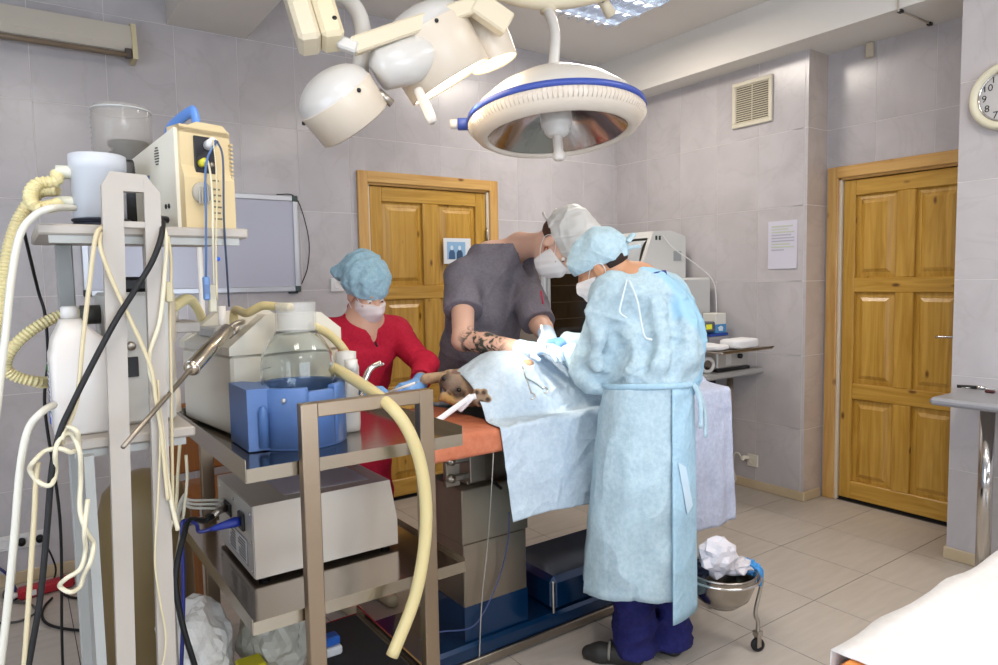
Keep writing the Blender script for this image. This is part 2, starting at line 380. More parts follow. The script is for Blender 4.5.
# ceiling beams
m_beam = M('beam_plaster', '#dcd8d1', .8)
b = B(); b.box((0.755, YF, 2.845), (1.165, YB-TT, CEIL)); struct(b.build('trim_1', m_beam), 'plastered ceiling beam running to the back wall')
b = B(); b.box((3.885, 1.2, SOFZ), (XD+.1, YB-TT, CEIL)); struct(b.build('trim_2', m_beam), 'plastered soffit above the right wall')
# skirting tiles
def skirting(name, lo, hi, label):
    b = B(); b.box(lo, hi, .004); return struct(b.build(name, m_skirt), label)
SK = .062
bb = skirting('baseboard_back', (XL, YB-.012, 0), (LD0-.09, YB, SK), 'low beige skirting under the back wall')
skirting('baseboard_back_2', (LD1+.09, YB-.012, 0), (XR, YB, SK), 'low beige skirting between left door and corner')
skirting('baseboard_right', (XR-.012, 2.433, 0), (XR, YB-.012, SK), 'low beige skirting under the vent wall')
skirting('baseboard_return', (XR, 2.433, 0), (XD-.03, 2.445, SK), 'short beige skirting beside the right door')
skirting('baseboard_pier', (XN-.012, -1.2, 0), (XN, 1.515, SK), 'low beige skirting under the clock pier')
skirting('baseboard_pier_side', (XN, 1.503, 0), (XD-.04, 1.515, SK), 'short beige skirting round the pier corner')
# ---------------------------------------------------------------- pine doors
def pine_door(name, label, axis, plane, u0, u1, h, proud, mats, hinge_u, handle_u, frame_mats, framew=.065, sw=.085, mwid=.125, rails=None):
    """axis 'y': door in a wall facing -y at y=plane; axis 'x': wall facing -x at x=plane"""
    d = thing(name, None, None, (0, 0, 0)); d['kind'] = 'structure'; d['label'] = label
    mv, mh = mats
    def bx(n, a0, a1, z0, z1, p0, p1, mat, bev=.004, par=d):
        b = B()
        if axis == 'y': b.box((a0, plane+p0, z0), (a1, plane+p1, z1), bev)
        else: b.box((plane+p0, a0, z0), (plane+p1, a1, z1), bev)
        return b.build(n, mat, par)
    fo = -.022
    bx('architrave', u0-framew, u0+.006, 0, h+framew, fo, -.001, frame_mats[0]); bx('architrave', u1-.006, u1+framew, 0, h+framew, fo, -.001, frame_mats[0])
    bx('architrave', u0-.002, u1+.002, h-.006, h+framew, fo-.001, -.001, frame_mats[1])
    jm = M('door_jamb_pale', '#d8cbb6', .6)
    bx('jamb', u0, u0+.022, 0, h, -.004, .10, jm); bx('jamb', u1-.022, u1, 0, h, -.004, .10, jm); bx('jamb', u0, u1, h-.02, h, -.004, .10, frame_mats[1])
    # leaf of stiles, rails, mullion and raised panels
    a0, a1 = u0+.026, u1-.026; f0, f1 = proud, proud+.04; z0 = .022
    zt = h-.024
    mid = (a0+a1)/2
    bx('stile', a0, a0+sw, z0, zt, f0, f1, mv); bx('stile', a1-sw, a1, z0, zt, f0, f1, mv)
    rl = rails or [(z0, .135), (.665, .765), (1.34, 1.43), (zt-.095, zt)]
    for r in rl: bx('rail', a0+sw, a1-sw, r[0], r[1], f0+.0005, f1, mh)
    for k in range(len(rl)-1):
        q0, q1 = rl[k][1], rl[k+1][0]
        bx('mullion', mid-mwid/2, mid+mwid/2, q0, q1, f0+.001, f1, mv)
        for (x0, x1) in ((a0+sw, mid-mwid/2), (mid+mwid/2, a1-sw)):
            # raised and fielded panel
            m1, m2 = .03, .055; dd = (f0+.022, f0+.016, f0+.006)
            vs = []
            for (mm, p) in ((0, dd[0]), (m1, dd[1]), (m1+.001, dd[0]-.003), (m2, dd[2])):
                for (u, z) in ((x0+mm, q0+mm), (x1-mm, q0+mm), (x1-mm, q1-mm), (x0+mm, q1-mm)):
                    vs.append((u, plane+p, z) if axis == 'y' else (plane+p, u, z))
            fs = [(i*4+k2, i*4+(k2+1) % 4, (i+1)*4+(k2+1) % 4, (i+1)*4+k2) for i in range(3) for k2 in range(4)]+[(12, 13, 14, 15)]
            B().add(vs, fs).build('panel', mv, d)
    return d
door1 = pine_door('door_1', 'pine panelled door with a small photo pinned on it', 'y', YB, LD0, LD1, LDH, .008, (m_pine, m_pine_x), None, None, (m_frame, m_frame_x))
door2 = pine_door('door_2', 'pine panelled door in the recess beside the clock', 'x', XD, RD0, RD1, RDH, .012, (m_pine, m_pine_y), None, None, (m_frame, m_frame_y), sw=.075, mwid=.105)
# left door hinge, right door lever handle
b = B(); b.cyl((LD1-.03, YB-.012, 1.72), (LD1-.03, YB-.012, 1.83), .008, n=10); b.build('hinge', m_steel, door1)
b = B(); b.box((LD1-.024, YB+.002, .05), (LD1-.012, YB+.006, LDH-.03)); b.build('weather_strip', M('pale_strip', '#e8e6e2', .5), door1)
hz = 1.095; hy = RD0+.075
hb = B(); hb.box((XD-.0, hy-.02, hz-.09), (XD+.012, hy+.02, hz+.09), .004); hp = hb.build('lock_plate', m_chrome, door2)
hb = B(); hb.tube(crom([(XD, hy, hz), (XD-.04, hy, hz), (XD-.05, hy+.02, hz), (XD-.05, hy+.12, hz-.004)], 6), .008, 8); hb.build('handle', m_chrome, hp)
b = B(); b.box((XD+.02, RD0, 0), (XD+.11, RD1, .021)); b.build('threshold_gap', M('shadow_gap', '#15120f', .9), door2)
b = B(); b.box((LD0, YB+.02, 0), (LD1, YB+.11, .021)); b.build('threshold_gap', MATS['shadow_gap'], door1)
for nm, lo, hi in (('wall_behind_door_1', (LD0-.1, YB+.115, 0), (LD1+.1, YB+.135, LDH+.1)), ('wall_behind_door_2', (XD+.115, RD0-.1, 0), (XD+.135, RD1+.1, RDH+.1))):
    b = B(); b.box(lo, hi); struct(b.build(nm, MATS['left_wall_paint']), 'plain wall closing the opening behind a door')
# windows behind and beside the camera (daylight)
def window(name, label, axis, plane, c, z0, z1, w, sgn):
    d = thing(name, None, None); d['kind'] = 'structure'; d['label'] = label
    def bx(n, a0, a1, q0, q1, p0, p1, mat):
        b = B()
        b.box((a0, plane+sgn*p0, q0), (a1, plane+sgn*p1, q1), .003) if axis == 'y' else b.box((plane+sgn*p0, a0, q0), (plane+sgn*p1, a1, q1), .003)
        return b.build(n, mat, d)
    fm = M('window_frame_white', '#ecebe8', .4)
    for k in range(4):
        u = c-w/2+k*(w-.06)/3; bx('window_frame', u, u+.06, z0, z1, 0, .06, fm)
    bx('window_frame', c-w/2, c+w/2, z0, z0+.06, 0, .061, fm); bx('window_frame', c-w/2, c+w/2, z1-.06, z1, 0, .061, fm)
    for k in range(3):
        u = c-w/2+.06+k*(w-.06)/3; bx('pane', u, u+(w-.06)/3-.06, z0+.06, z1-.06, .004, .010, M('daylit_pane', '#dfe8f2', .3, emit='#dfeaff', estr=.9))
    bx('window_sill', c-w/2-.05, c+w/2+.05, z0-.03, z0, 0, .14, fm)
window('window_1', 'white framed window behind the camera', 'y', YF, .9, .66, 2.24, 2.7, 1)
window('window_2', 'white framed window in the plain side wall', 'x', XL, .3, .66, 2.24, 2.4, 1)
# ================================================================ fixtures on walls and ceiling
def text_mesh(txt, size, mat, T, parent, name='lettering', extrude=.0004):
    cu = bpy.data.curves.new(name, 'FONT'); cu.body = txt; cu.size = size; cu.align_x = 'CENTER'; cu.align_y = 'CENTER'; cu.extrude = extrude; cu.resolution_u = 2
    tmp = bpy.data.objects.new('tmp', cu); COL.objects.link(tmp)
    dg = bpy.context.evaluated_depsgraph_get(); me = bpy.data.meshes.new_from_object(tmp.evaluated_get(dg))
    bpy.data.objects.remove(tmp); me.transform(T); me.materials.clear()
    return link(name, me, mat, parent)
def basis(o, x, y, z):
    m = Matrix.Identity(4)
    for i in range(3): m[i][0] = x[i]; m[i][1] = y[i]; m[i][2] = z[i]; m[i][3] = o[i]
    return m
# --- louvred fluorescent ceiling panels
m_louvre = M('louvre_aluminium', '#e8edf4', .18, .9)
m_tubeglow = M('fluorescent_tube', '#ffffff', .4, emit='#f2f6ff', estr=7.)
def ceiling_panel(x, y, label, group=None):
    t = thing('ceiling_light', label, 'ceiling light', (x, y, CEIL), group=group)
    b = B(); h = .3
    for s in (-1, 1):
        b.box((s*h, -h, -.012), (s*(h-.025), h, 0), .002); b.box((-h+.025, s*h, -.012), (h-.025, s*(h-.025), 0), .002)
    b.build('frame', m_white, t)
    b = B(); b.box((-h+.02, -h+.02, -.004), (h-.02, h-.02, -.0005)); b.build('reflector', m_louvre, t)
    for k in range(3):
        yy = -.18+k*.18
        b = B(); b.prism([(yy-.012, -.004), (yy+.012, -.004), (yy, -.062)], 'x', -h+.026, h-.026); b.build('louvre', m_louvre, t)
    for k in range(7):
        xx = -.24+k*.08
        b = B(); b.prism([(xx-.009, -.006), (xx+.009, -.006), (xx, -.058)], 'y', -h+.026, h-.026); b.build('louvre', m_louvre, t)
    for k in range(4):
        yy = -.255+k*.17
        b = B(); b.cyl((-h+.03, yy, -.022), (h-.03, yy, -.022), .009, n=10); b.build('tube', m_tubeglow, t)
    return t
for i, (x, y) in enumerate(PANELS):
    ceiling_panel(x, y, ('square louvred fluorescent ceiling light above the operating table', 'square louvred ceiling light above the patient stretcher', 'square louvred ceiling light in front of the equipment rack', 'square louvred ceiling light beside the side wall window', 'square louvred ceiling light beside the plain pier wall')[i], 'fluorescent ceiling lights')
# --- bactericidal wall lamp, top left
t = thing('wall_lamp', 'long white bactericidal wall lamp with brown tube high on the back wall', 'wall lamp', (0, YB, 2.62))
x1 = .58; y0, y1 = -.13, -.012
b = B(); b.prism([(y1, 0.02), (y0+.02, .02), (y0, .05), (y0+.03, .15), (y1, .165)], 'x', -.62, x1-.012); b.build('housing', M('lamp_housing', '#c9c1b2', .45), t)
for xx in (x1-.012, -.632):
    b = B(); b.prism([(y1+.004, -.02), (y0-.008, -.02), (y0-.012, .04), (y0+.02, .16), (y1+.004, .178)], 'x', xx, xx+.022); b.build('end_cap', M('cap_cream', '#cfc39c', .5), t)
b = B(); b.cyl((-.6, y0+.012, -.002), (x1-.03, y0+.012, -.002), .013, n=14); b.build('tube', M('brown_tube', '#7a6a58', .25), t)
for xx in (-.6, x1-.045):
    b = B(); b.box((xx, y0, -.016), (xx+.03, y0+.03, .03), .003); b.build('tube_holder', M('holder_brown', '#4d443c', .5), t)
# --- whiteboard
t = thing('whiteboard', 'white board with aluminium frame and dark corners on the back wall', 'whiteboard', (0, YB, 0))
wx0, wx1, wz0, wz1 = .30, 1.42, 1.41, 1.975; f = .032; al = M('board_aluminium', '#c6c8cc', .35, .6)
b = B(); b.box((wx0+f, -.016, wz0+f), (wx1-f, -.002, wz1-f)); b.build('board', M('board_surface', '#b9b9c6', .18), t)
for (a, c) in (((wx0, wz0), (wx1, wz0+f)), ((wx0, wz1-f), (wx1, wz1))):
    b = B(); b.box((a[0]+.03, -.024, a[1]), (c[0]-.03, -.001, c[1]), .004); b.build('frame', al, t)
for xx in (wx0, wx1-f):
    b = B(); b.box((xx, -.024, wz0+.03), (xx+f, -.001, wz1-.03), .004); b.build('frame', al, t)
for xx in (wx0-.002, wx1-.034):
    for zz in (wz0-.002, wz1-.034):
        b = B(); b.box((xx, -.027, zz), (xx+.036, -.001, zz+.036), .005); b.build('corner', M('board_corner', '#3c4a48', .5), t)
b = B(); b.box((wx1-.07, -.03, wz0-.012), (wx1-.02, -.004, wz0-.001)); b.build('foot', m_dark, t)
cable('whiteboard_cable', [(wx1-.12, YB-.014, wz1+.004), (wx1-.02, YB-.012, wz1+.003), (wx1+.03, YB-.012, wz1-.09), (wx1+.065, YB-.012, wz1-.27), (wx1+.05, YB-.012, wz1-.42), (wx1+.01, YB-.012, wz0+.045)], .0028, m_black, 'thin black cable curving beside the whiteboard', 'cable')
# --- sockets
def socket(name, label, axis, plane, u, z, n=1, w=.08, mat=None, plug=False):
    mat = mat or M('socket_white', '#dcdad8', .4)
    t = thing(name, label, 'socket', (0, 0, 0))
    for k in range(n):
        uu = u+k*w
        b = B(); lo, hi = (uu-w/2+.001, z-w/2), (uu+w/2-.001, z+w/2)
        if axis == 'y': b.box((lo[0], plane-.012, lo[1]), (hi[0], plane-.001, hi[1]), .004); T = zT((uu, plane-.0125, z), (0, -1, 0))
        else: b.box((plane-.012, lo[0], lo[1]), (plane-.001, hi[0], hi[1]), .004); T = zT((plane-.0125, uu, z), (-1, 0, 0))
        q = b.build('plate', mat, t)
        b = B(); b.lathe([(.021, 0), (.023, .001), (.023, .003), (.019, .003), (.018, 0)], T, 20); b.build('rim', mat, q)
    return t
so = socket('wall_socket', 'white triple socket strip low on the back wall with black plugs', 'y', YB, -.105, .212, 3, .075)
for k in (1, 2):
    b = B(); u = -.105+k*.075
    b.cyl((u, YB-.013, .212), (u, YB-.045, .212), .017, n=14); pl = b.build('plug', m_black); tag(pl, ('black round plug in the middle opening of the socket strip', 'black round plug in the end opening of the socket strip')[k-1], 'plug')
socket('wall_switch', 'single white switch plate beside the left door frame', 'y', YB, 1.655, 1.445, 1, .085)
ws = socket('wall_socket', 'single cream socket low on the wall under the vent', 'x', XR, 2.81, .195, 1, .085, M('socket_cream', '#d9d3c4', .45))
b = B(); b.tube(crom([(XR-.014, 2.84, .21), (XR-.05, 2.85, .215), (XR-.055, 2.86, .20)], 5), .014, 8); tag(b.build('plug', M('plug_cream', '#dcd6c6', .5)), 'cream plug in the single socket under the vent', 'plug')
cable('appliance_cord', [(XR-.055, 2.86, .20), (XR-.05, 2.89, .235), (XR-.045, 2.93, .22), (XR-.035, 2.945, .12), (XR-.03, 2.93, .03), (XR-.06, 3.0, .012), (XR-.12, 3.2, .012)], .005, M('cord_cream', '#d6d0c2', .5), 'cream cord looping down from the single wall socket')
# --- vent grille
t = thing('vent_grille', 'square cream ventilation grille with slanted slats', 'vent', (XR, 0, 0))
v0, v1, q0, q1 = 2.688, 2.99, 2.45, 2.748; vm = M('vent_cream', '#cfc8b4', .5)
for (a, c) in (((v0, q0), (v1, q0+.028)), ((v0, q1-.028), (v1, q1)), ((v0, q0+.028), (v0+.028, q1-.028)), ((v1-.028, q0+.028), (v1, q1-.028))):
    b = B(); b.box((-.018, a[0], a[1]), (-.001, c[0], c[1]), .004); b.build('frame', vm, t)
b = B(); b.box((-.004, v0+.02, q0+.02), (-.001, v1-.02, q1-.02)); b.build('backing', M('vent_dark', '#6b675c', .8), t)
b = B(); b.box((-.013, (v0+v1)/2-.002, q0+.025), (-.005, (v0+v1)/2+.002, q1-.025)); b.build('mullion', vm, t)
nsl = 17
for k in range(nsl):
    z = q0+.034+k*(q1-q0-.066)/(nsl-1)
    b = B(); b.prism([(-.004, z+.005), (-.014, z-.004), (-.0135, z-.0052), (-.0035, z+.0038)], 'y', v0+.026, v1-.026); b.v = [(v[0], v[1], v[2]) for v in b.v]
    # prism on 'y' takes (x,z) pairs
    b.build('slat', vm, t)
# --- notice sheet
t = thing('notice_sheet', 'white printed notice sheet taped to the wall below the vent', 'notice', (XR, 0, 0))
n0, n1, p0, p1 = 2.506, 2.712, 1.497, 1.805
b = B(); rows = []
for i in range(5):
    z = p0+(p1-p0)*i/4; rows.append([(-.003-(.006 if i == 0 else 0)*(j/4), n1-(n1-n0)*j/4, z) for j in range(5)])
b.grid(rows, False); pa = solidify(b.build('paper', M('notice_paper', '#cbc8d4', .6), t), .001, 0)
for k in range(9):
    z = p1-.035-k*.019; w = (.15, .12, .16, .14, .16, .16, .13, .16, .09)[k]; green = k in (0, 1, 2, 6, 7)
    b = B(); b.box((-.0049, n1-.025-w, z-.004), (-.0042, n1-.025, z+.004)); b.build('text_line', M('notice_green' if green else 'notice_grey', '#b7bfa8' if green else '#a9a7b3', .7), t)
# --- clock
cy_, cz_ = 1.298, 2.262; CRAD = .158
t = thing('wall_clock', 'round cream wall clock with black numerals on the tiled pier', 'clock', (XN, cy_, cz_))
TC = basis((0, 0, 0), Vector((0, -1, 0)), Vector((0, 0, 1)), Vector((-1, 0, 0)))
b = B(); b.lathe([(CRAD*.72, .001), (CRAD, .001), (CRAD, .022), (CRAD*.96, .038), (CRAD*.88, .042), (CRAD*.80, .036), (CRAD*.76, .026)], TC, 48); b.build('case', M('clock_cream', '#d2ccb4', .35), t)
b = B(); b.lathe([(CRAD*.77, .026), (CRAD*.745, .031), (CRAD*.715, .03), (CRAD*.70, .022)], TC, 48); b.build('bezel', m_chrome, t)
b = B(); b.lathe([(0, .02), (CRAD*.72, .02)], TC, 40); dl = b.build('dial', M('clock_dial', '#b9b6b4', .5), t)
mk = M('clock_black', '#141414', .6)
for h in range(1, 13):
    a = h*PI/6; r = CRAD*.60
    text_mesh(str(h), .046, mk, TC @ Matrix.Translation((math.sin(a)*r, math.cos(a)*r, .0208)), dl, 'numeral')
for nm, a, ln, w in (('hour_hand', 1.9, .05, .006), ('minute_hand', 2.9, .075, .004)):
    b = B(); b.box((-w/2, -.01, .0215), (w/2, ln, .0225), T=TC @ Matrix.Rotation(-a, 4, 'Z')); b.build(nm, mk, t)
# --- motion sensor and ceiling cable
b = B(); b.box((XD-.032, 2.155, 2.745), (XD-.001, 2.20, 2.833), .006); tag(b.build('motion_sensor', M('sensor_beige', '#c6bba6', .5)), 'small beige sensor box above the right door', 'sensor')
cyb = PX(898, 17, 3.88).y; wl = PX(932, 31, 4.27)
b = B(); b.tube(crom([(3.6, cyb, CEIL-.006), (3.86, cyb, CEIL-.006), (3.878, cyb, 3.02), (3.879, cyb, 2.84), (3.90, cyb, 2.828), (4.05, (cyb+wl.y)/2, 2.829), (4.24, wl.y, 2.828)], 6), .005, 6); tag(b.build('ceiling_cable', M('cable_beige', '#bdb2a0', .6)), 'thin beige cable clipped along the soffit above the right door', 'cable')
for (x, y, lab) in ((3.905, cyb, 'dark cable clip at the soffit edge'), (4.24, wl.y, 'dark cable clip at the wall end of the soffit cable')):
    b = B(); b.box((x-.016, y-.012, 2.818), (x+.016, y+.012, 2.8345), .003); tag(b.build('cable_clip', m_dark), lab, 'clip')
# --- photo pinned to the left door
t = thing('door_photo', 'small blue photo print with white border on the left door', 'photo', (0, YB, 0))
b = B(); b.box((2.425, -.0125, 1.575), (2.645, -.0105, 1.75)); b.build('print', M('photo_paper', '#dfe3e8', .5), t)
b = B(); b.box((2.452, -.0135, 1.605), (2.60, -.0124, 1.725)); pic = b.build('picture', M('photo_blue', '#8fb6da', .5), t)
for cxx, col in ((2.49, '#3f5f86'), (2.553, '#34506f')):
    b = B(); b.prism([(cxx-.026, 1.606), (cxx+.026, 1.606), (cxx+.024, 1.65), (cxx+.014, 1.668), (cxx-.014, 1.668), (cxx-.024, 1.65)], 'y', -.0142, -.0134); b.build('figure', M('photo_fig'+col, col, .6), pic)
    b = B(); b.prism([(cxx+.012*math.cos(a), 1.684+.016*math.sin(a)) for a in [i*PI/5 for i in range(10)]], 'y', -.0142, -.0134); b.build('figure', M('photo_cap', '#cfe2f2', .6), pic)
# ================================================================ pier side table (right edge)
t = thing('side_table', 'grey topped wall table with round steel leg under the clock', 'table', (3.60, 1.0, 0))
tz = .885
b = B(); b.box((-.20, -.55, tz-.035), (.218, .43, tz), .012); b.build('tabletop', M('grey_laminate', '#8f8f93', .35), t)
for yy in (.26, -.42):
    b = B(); b.cyl((-.01, yy, .02), (-.01, yy, tz-.035), .03, n=24); lg = b.build('leg', m_chrome, t)
    b = B(); b.cyl((-.01, yy, 0), (-.01, yy, .025), .036, n=20); b.build('foot', m_black, lg)
b = B(); b.box((.19, -.5, tz-.09), (.215, .4, tz-.036)); b.build('rail', m_steel, t)
# things on it
def tbl(px, py): return PZ(px, py, tz)
def forceps(name, label, base, ang, L=.15, closed=.12, mat=None, tilt=None, ring=.013):
    """haemostat: two crossed arms with finger rings, jaws and pivot; base = pivot, lying flat"""
    mat = mat or m_chrome
    t = thing(name, label, 'forceps', base, ang)
    if tilt: t.rotation_euler = tilt
    for s in (-1, 1):
        b = B(); sp = closed*L
        b.tube(crom([(0, 0, .002), (-.3*L, s*sp*.35, .002), (-.62*L, s*sp*.8, .002)], 5), [.0022]*11, 6); b.torus((-.62*L-ring*.9, s*sp*.8+s*.003, .002), (0, 0, 1), ring, .0022, 18, 6)
        b.build('arm', mat, t)
        b = B(); b.tube([(0, 0, .002), (.12*L, -s*.0015, .002), (.35*L, -s*.001, .002)], [.0032, .0028, .0014], 6); b.build('jaw', mat, t)
    b = B(); b.cyl((0, 0, -.0005), (0, 0, .005), .0035, n=10); b.build('pivot', mat, t)
    return t
p = tbl(972, 389); forceps('instrument_forceps', 'steel forceps lying at the back of the wall table', (p.x, p.y, tz+.004), 2.2, .13)
p = tbl(966, 388)
t = thing('marker_pen', 'black and silver marker lying on the wall table', 'pen', (p.x-.02, p.y, tz+.009), 1.9)
b = B(); b.cyl((-.05, 0, 0), (.03, 0, 0), .008, n=12); b.build('barrel', m_black, t)
b = B(); b.cyl((-.085, 0, 0), (-.05, 0, 0), .0088, n=12); b.build('cap', m_chrome, t)
p = tbl(990, 393); b = B(); b.box((p.x-.012, p.y-.02, tz), (p.x+.012, p.y+.02, tz+.014), .005); tag(b.build('rubber_stopper', M('dark_red', '#4a1f22', .5)), 'small dark red stopper on the wall table', 'stopper')
p = tbl(992, 384); 
t = thing('mask_packet', 'pale blue crumpled packet at the edge of the wall table', 'packet', (p.x+.02, p.y-.06, tz))
b = B(); rows = []
for i in range(7):
    z = .07*math.sin(i/6*PI)**.6*1.0; rows.append([((i/6-.5)*.11+random.uniform(-.006, .006), (j/6-.5)*.16, max(.001, z*(1-.3*abs(j/3-1))+random.uniform(-.006, .006) if 0 < i < 6 else .001)) for j in range(7)])
b.grid(rows); b.build('wrap', M('packet_blue', '#b9d6e8', .35), t)
# ================================================================ stretcher corner (bottom right)
t = thing('stretcher', 'patient stretcher with orange mattress', 'stretcher', (1.9, .34, 0))
sz = .762
b = B(); b.box((-.735, -.32, sz-.09), (1.3, .318, sz-.012), .03); b.build('mattress', M('orange_vinyl', '#d98a45', .4), t)
b = B(); b.box((-.72, -.31, sz-.13), (1.3, .31, sz-.09), .01); b.build('bed_frame', m_steel, t)
for (x, y) in ((-.55, .27), (-.55, -.27), (1.15, .27), (1.15, -.27)):
    b = B(); b.cyl((x, y, .09), (x, y, sz-.13), .02, n=14); lg = b.build('leg', m_steel, t)
    b = B(); b.cyl((x-.02, y, .05), (x+.02, y, .05), .05, n=20); b.build('caster', m_black, lg)
b = B(); rows = []
nx, ny = 60, 34
for i in range(nx+1):
    x = -.69+2.0*i/nx; r = []
    for j in range(ny+1):
        w = -.42+.84*j/ny
        if abs(w) < .32: y = w; z = sz-.008
        else: y = math.copysign(.322+.004*math.sin(x*22), w); z = sz-.008-(abs(w)-.32)
        y0 = abs(y)/.32
        if abs(w) < .32: z -= .012*max(0, y0-.9)*10*.6
        z += .004*mnoise.noise(Vector((x*4, w*6, 1.)))+.0025*mnoise.noise(Vector((x*11, w*13, 4.)))
        if abs(w) >= .318: y += .006*mnoise.noise(Vector((x*9, w*4, 7.)))
        r.append((x, y, z))
    rows.append(r)
b.grid(rows); sh = b.build('bed_sheet', cloth('white_sheet', '#d9d7d6', '#e0dfde', 4, .010, .5)); sh.location = (1.9, .34, 0); solidify(sh, .002, 1)
tag(sh, 'white sheet spread over the orange stretcher mattress', 'sheet')
# ================================================================ kick bucket
bc = PZ(722, 571, .33); bc.z = 0
t = thing('kick_bucket', 'round steel kick bucket on caster wheels', 'bucket', tuple(bc))
b = B(); b.lathe([(.0, .195), (.06, .20), (.10, .235), (.118, .28), (.125, .325), (.1305, .33), (.134, .335), (.13, .34), (.122, .335), (.113, .285), (.095, .242), (.05, .21), (0, .206)], None, 40); b.build('bowl', M('bucket_steel', '#a8a29a', .2, 1.), t)
b = B(); b.torus((0, 0, .318), (0, 0, 1), .137, .0055, 40, 8); b.build('ring', m_chrome, t)
cas = [Vector((2.285, 1.545, 0)), Vector((2.44, 1.885, 0)), Vector((2.15, 1.80, 0))]
for c in cas:
    d = c-bc; d.z = 0; u = d.normalized(); ex = .012
    b = B(); b.tube(crom([u*.137+Vector((0, 0, .318)), u*.16+Vector((0, 0, .28)), d*.93+Vector((0, 0, .16)), d+Vector((0, 0, .12)), d+Vector((0, 0, .075))], 5), .0075, 10); lg = b.build('leg', m_steel, t)
    b = B(); b.box((d.x-.015, d.y-.015, .062), (d.x+.015, d.y+.015, .085), .003); sd = Vector((-u.y, u.x, 0))
    for s in (-1, 1):
        q = d+sd*.013*s; b.box((q.x-.011, q.y-.003, .022), (q.x+.011, q.y+.003, .07), .001)
    b.build('caster_fork', m_steel, lg)
    b = B(); q = d; b.lathe([(.0, -.009), (.018, -.009), (.026, -.006), (.027, 0), (.026, .006), (.018, .009), (0, .009)], zT((q.x, q.y, .027), sd), 20); b.build('wheel', m_black, lg)
def crumple(name, c, r, mat, label, cat, seed=0, amp=.35, n=18, group=None):
    """a crumpled ball of paper or film: faceted and irregular"""
    bm = bmesh.new(); bmesh.ops.create_icosphere(bm, subdivisions=3, radius=1)
    for v in bm.verts:
        p = v.co.copy(); k = 1+amp*mnoise.noise(p*2.3+Vector((seed*3.1, 0, 0)))+amp*.6*abs(mnoise.noise(p*5.1+Vector((0, seed*1.7, 0))))-.1
        v.co = Vector((p.x*r[0]*k, p.y*r[1]*k, p.z*r[2]*k))
    me = bpy.data.meshes.new(name); bm.to_mesh(me); bm.free(); o = link(name, me, mat); o.location = c
    if label: tag(o, label, cat, group)
    return o
m_paper = M('crumpled_paper', '#d8d5dc', .6)
crumple('paper_wrapper', tuple(bc+Vector((-.035, -.01, .40))), (.085, .065, .075), m_paper, 'crumpled white printed wrapper on top of the kick bucket', 'wrapper', 1)
crumple('paper_wrapper', tuple(bc+Vector((.055, -.02, .345))), (.07, .06, .03), M('crumpled_paper2', '#cfccd2', .55), 'flattened white wrapper at the bucket rim under the glove', 'wrapper', 2)
crumple('plastic_film', tuple(bc+Vector((.035, .05, .352))), (.06, .05, .035), M('film_grey', '#80868a', .15, trans=.3), 'grey shiny plastic film in the kick bucket', 'film', 3, .5)
crumple('dark_wrapper', tuple(bc+Vector((-.055, .045, .34))), (.06, .05, .025), M('wrap_navy', '#2b3346', .4), 'dark navy wrapper inside the kick bucket', 'wrapper', 5, .4)
for k, (dx, dz, w) in enumerate(((-.07, .405, .03), (-.05, .395, .022), (-.02, .372, .03))):
    pass
# glove hanging over the rim
g = crumple('blue_glove', tuple(bc+Vector((.108, -.045, .335))), (.035, .04, .028), M('glove_blue', '#3f8fd0', .45), 'crumpled bright blue glove hanging over the bucket rim', 'glove', 8, .45)
b = B(); 
for (dx, dy, l) in ((.025, -.03, .045), (.0, -.042, .06), (.035, -.008, .035)):
    b.tube(crom([(dx*.6, dy*.6, .0), (dx, dy, -.012), (dx*1.05, dy*1.05, -l)], 4), [.012, .0125, .0125, .012, .012, .011, .011, .0105, .008], 8)
b.build('finger', MATS['glove_blue'], g)
# ================================================================ machines on the bench along the right wall
TBZ = .845
t = thing('work_bench', 'grey topped bench with steel legs along the vent wall', 'table', (3.7, 3.2, 0))
b = B(); b.box((-.22, -.47, TBZ-.04), (.378, .75, TBZ), .01); b.build('bench_top', M('bench_grey', '#9b9a98', .4), t)
for (x, y) in ((.15, -.37), (.15, .65), (-.17, .65)):
    b = B(); b.cyl((x, y, .02), (x, y, TBZ-.04), .021, n=18); lg = b.build('leg', m_steel, t)
    b = B(); b.cyl((x, y, 0), (x, y, .024), .025, n=16); b.build('foot', m_black, lg)
b = B(); b.box((-.12, -.15, .55), (.3, .5, TBZ-.05), .01); b.build('drawer_box', m_dark, t)
# dry-heat oven behind the tall surgeon
t = thing('dry_heat_oven', 'white dry heat oven with dark glass door behind the surgeons', 'oven', (3.12, 3.78, 0))
ow, od, oz0, oz1 = .29, .26, .95, 1.555
b = B(); b.box((-ow, -od, oz0), (ow, od, oz1), .012); b.build('cabinet', M('oven_white', '#c2c4c6', .4), t)
b = B(); b.box((-ow+.03, -od-.012, oz0+.05), (ow-.17, -od-.001, oz1-.04), .004); dr = b.build('door', M('oven_frame', '#a7abad', .35), t)
b = B(); b.box((-ow+.055, -od-.016, oz0+.075), (ow-.195, -od-.0125, oz1-.065)); b.build('pane', M('oven_glass', '#171210', .08), dr)
for k in range(4):
    b = B(); z = oz0+.13+k*.11; b.box((-ow+.06, -od-.0175, z), (ow-.20, -od-.0162, z+.006)); b.build('rack_rail', M('oven_rail', '#4c3f31', .3, .6), dr)
b = B(); b.box((ow-.15, -od-.006, oz0+.05), (ow-.02, -od-.0005, oz1-.04)); b.build('control_panel', M('oven_panel', '#2a2b2d', .3), t)
for k in range(3):
    b = B(); b.cyl((ow-.085, -od-.022, oz0+.15+k*.15), (ow-.085, -od-.006, oz0+.15+k*.15), .02, n=16); b.build('knob', m_grey, t)
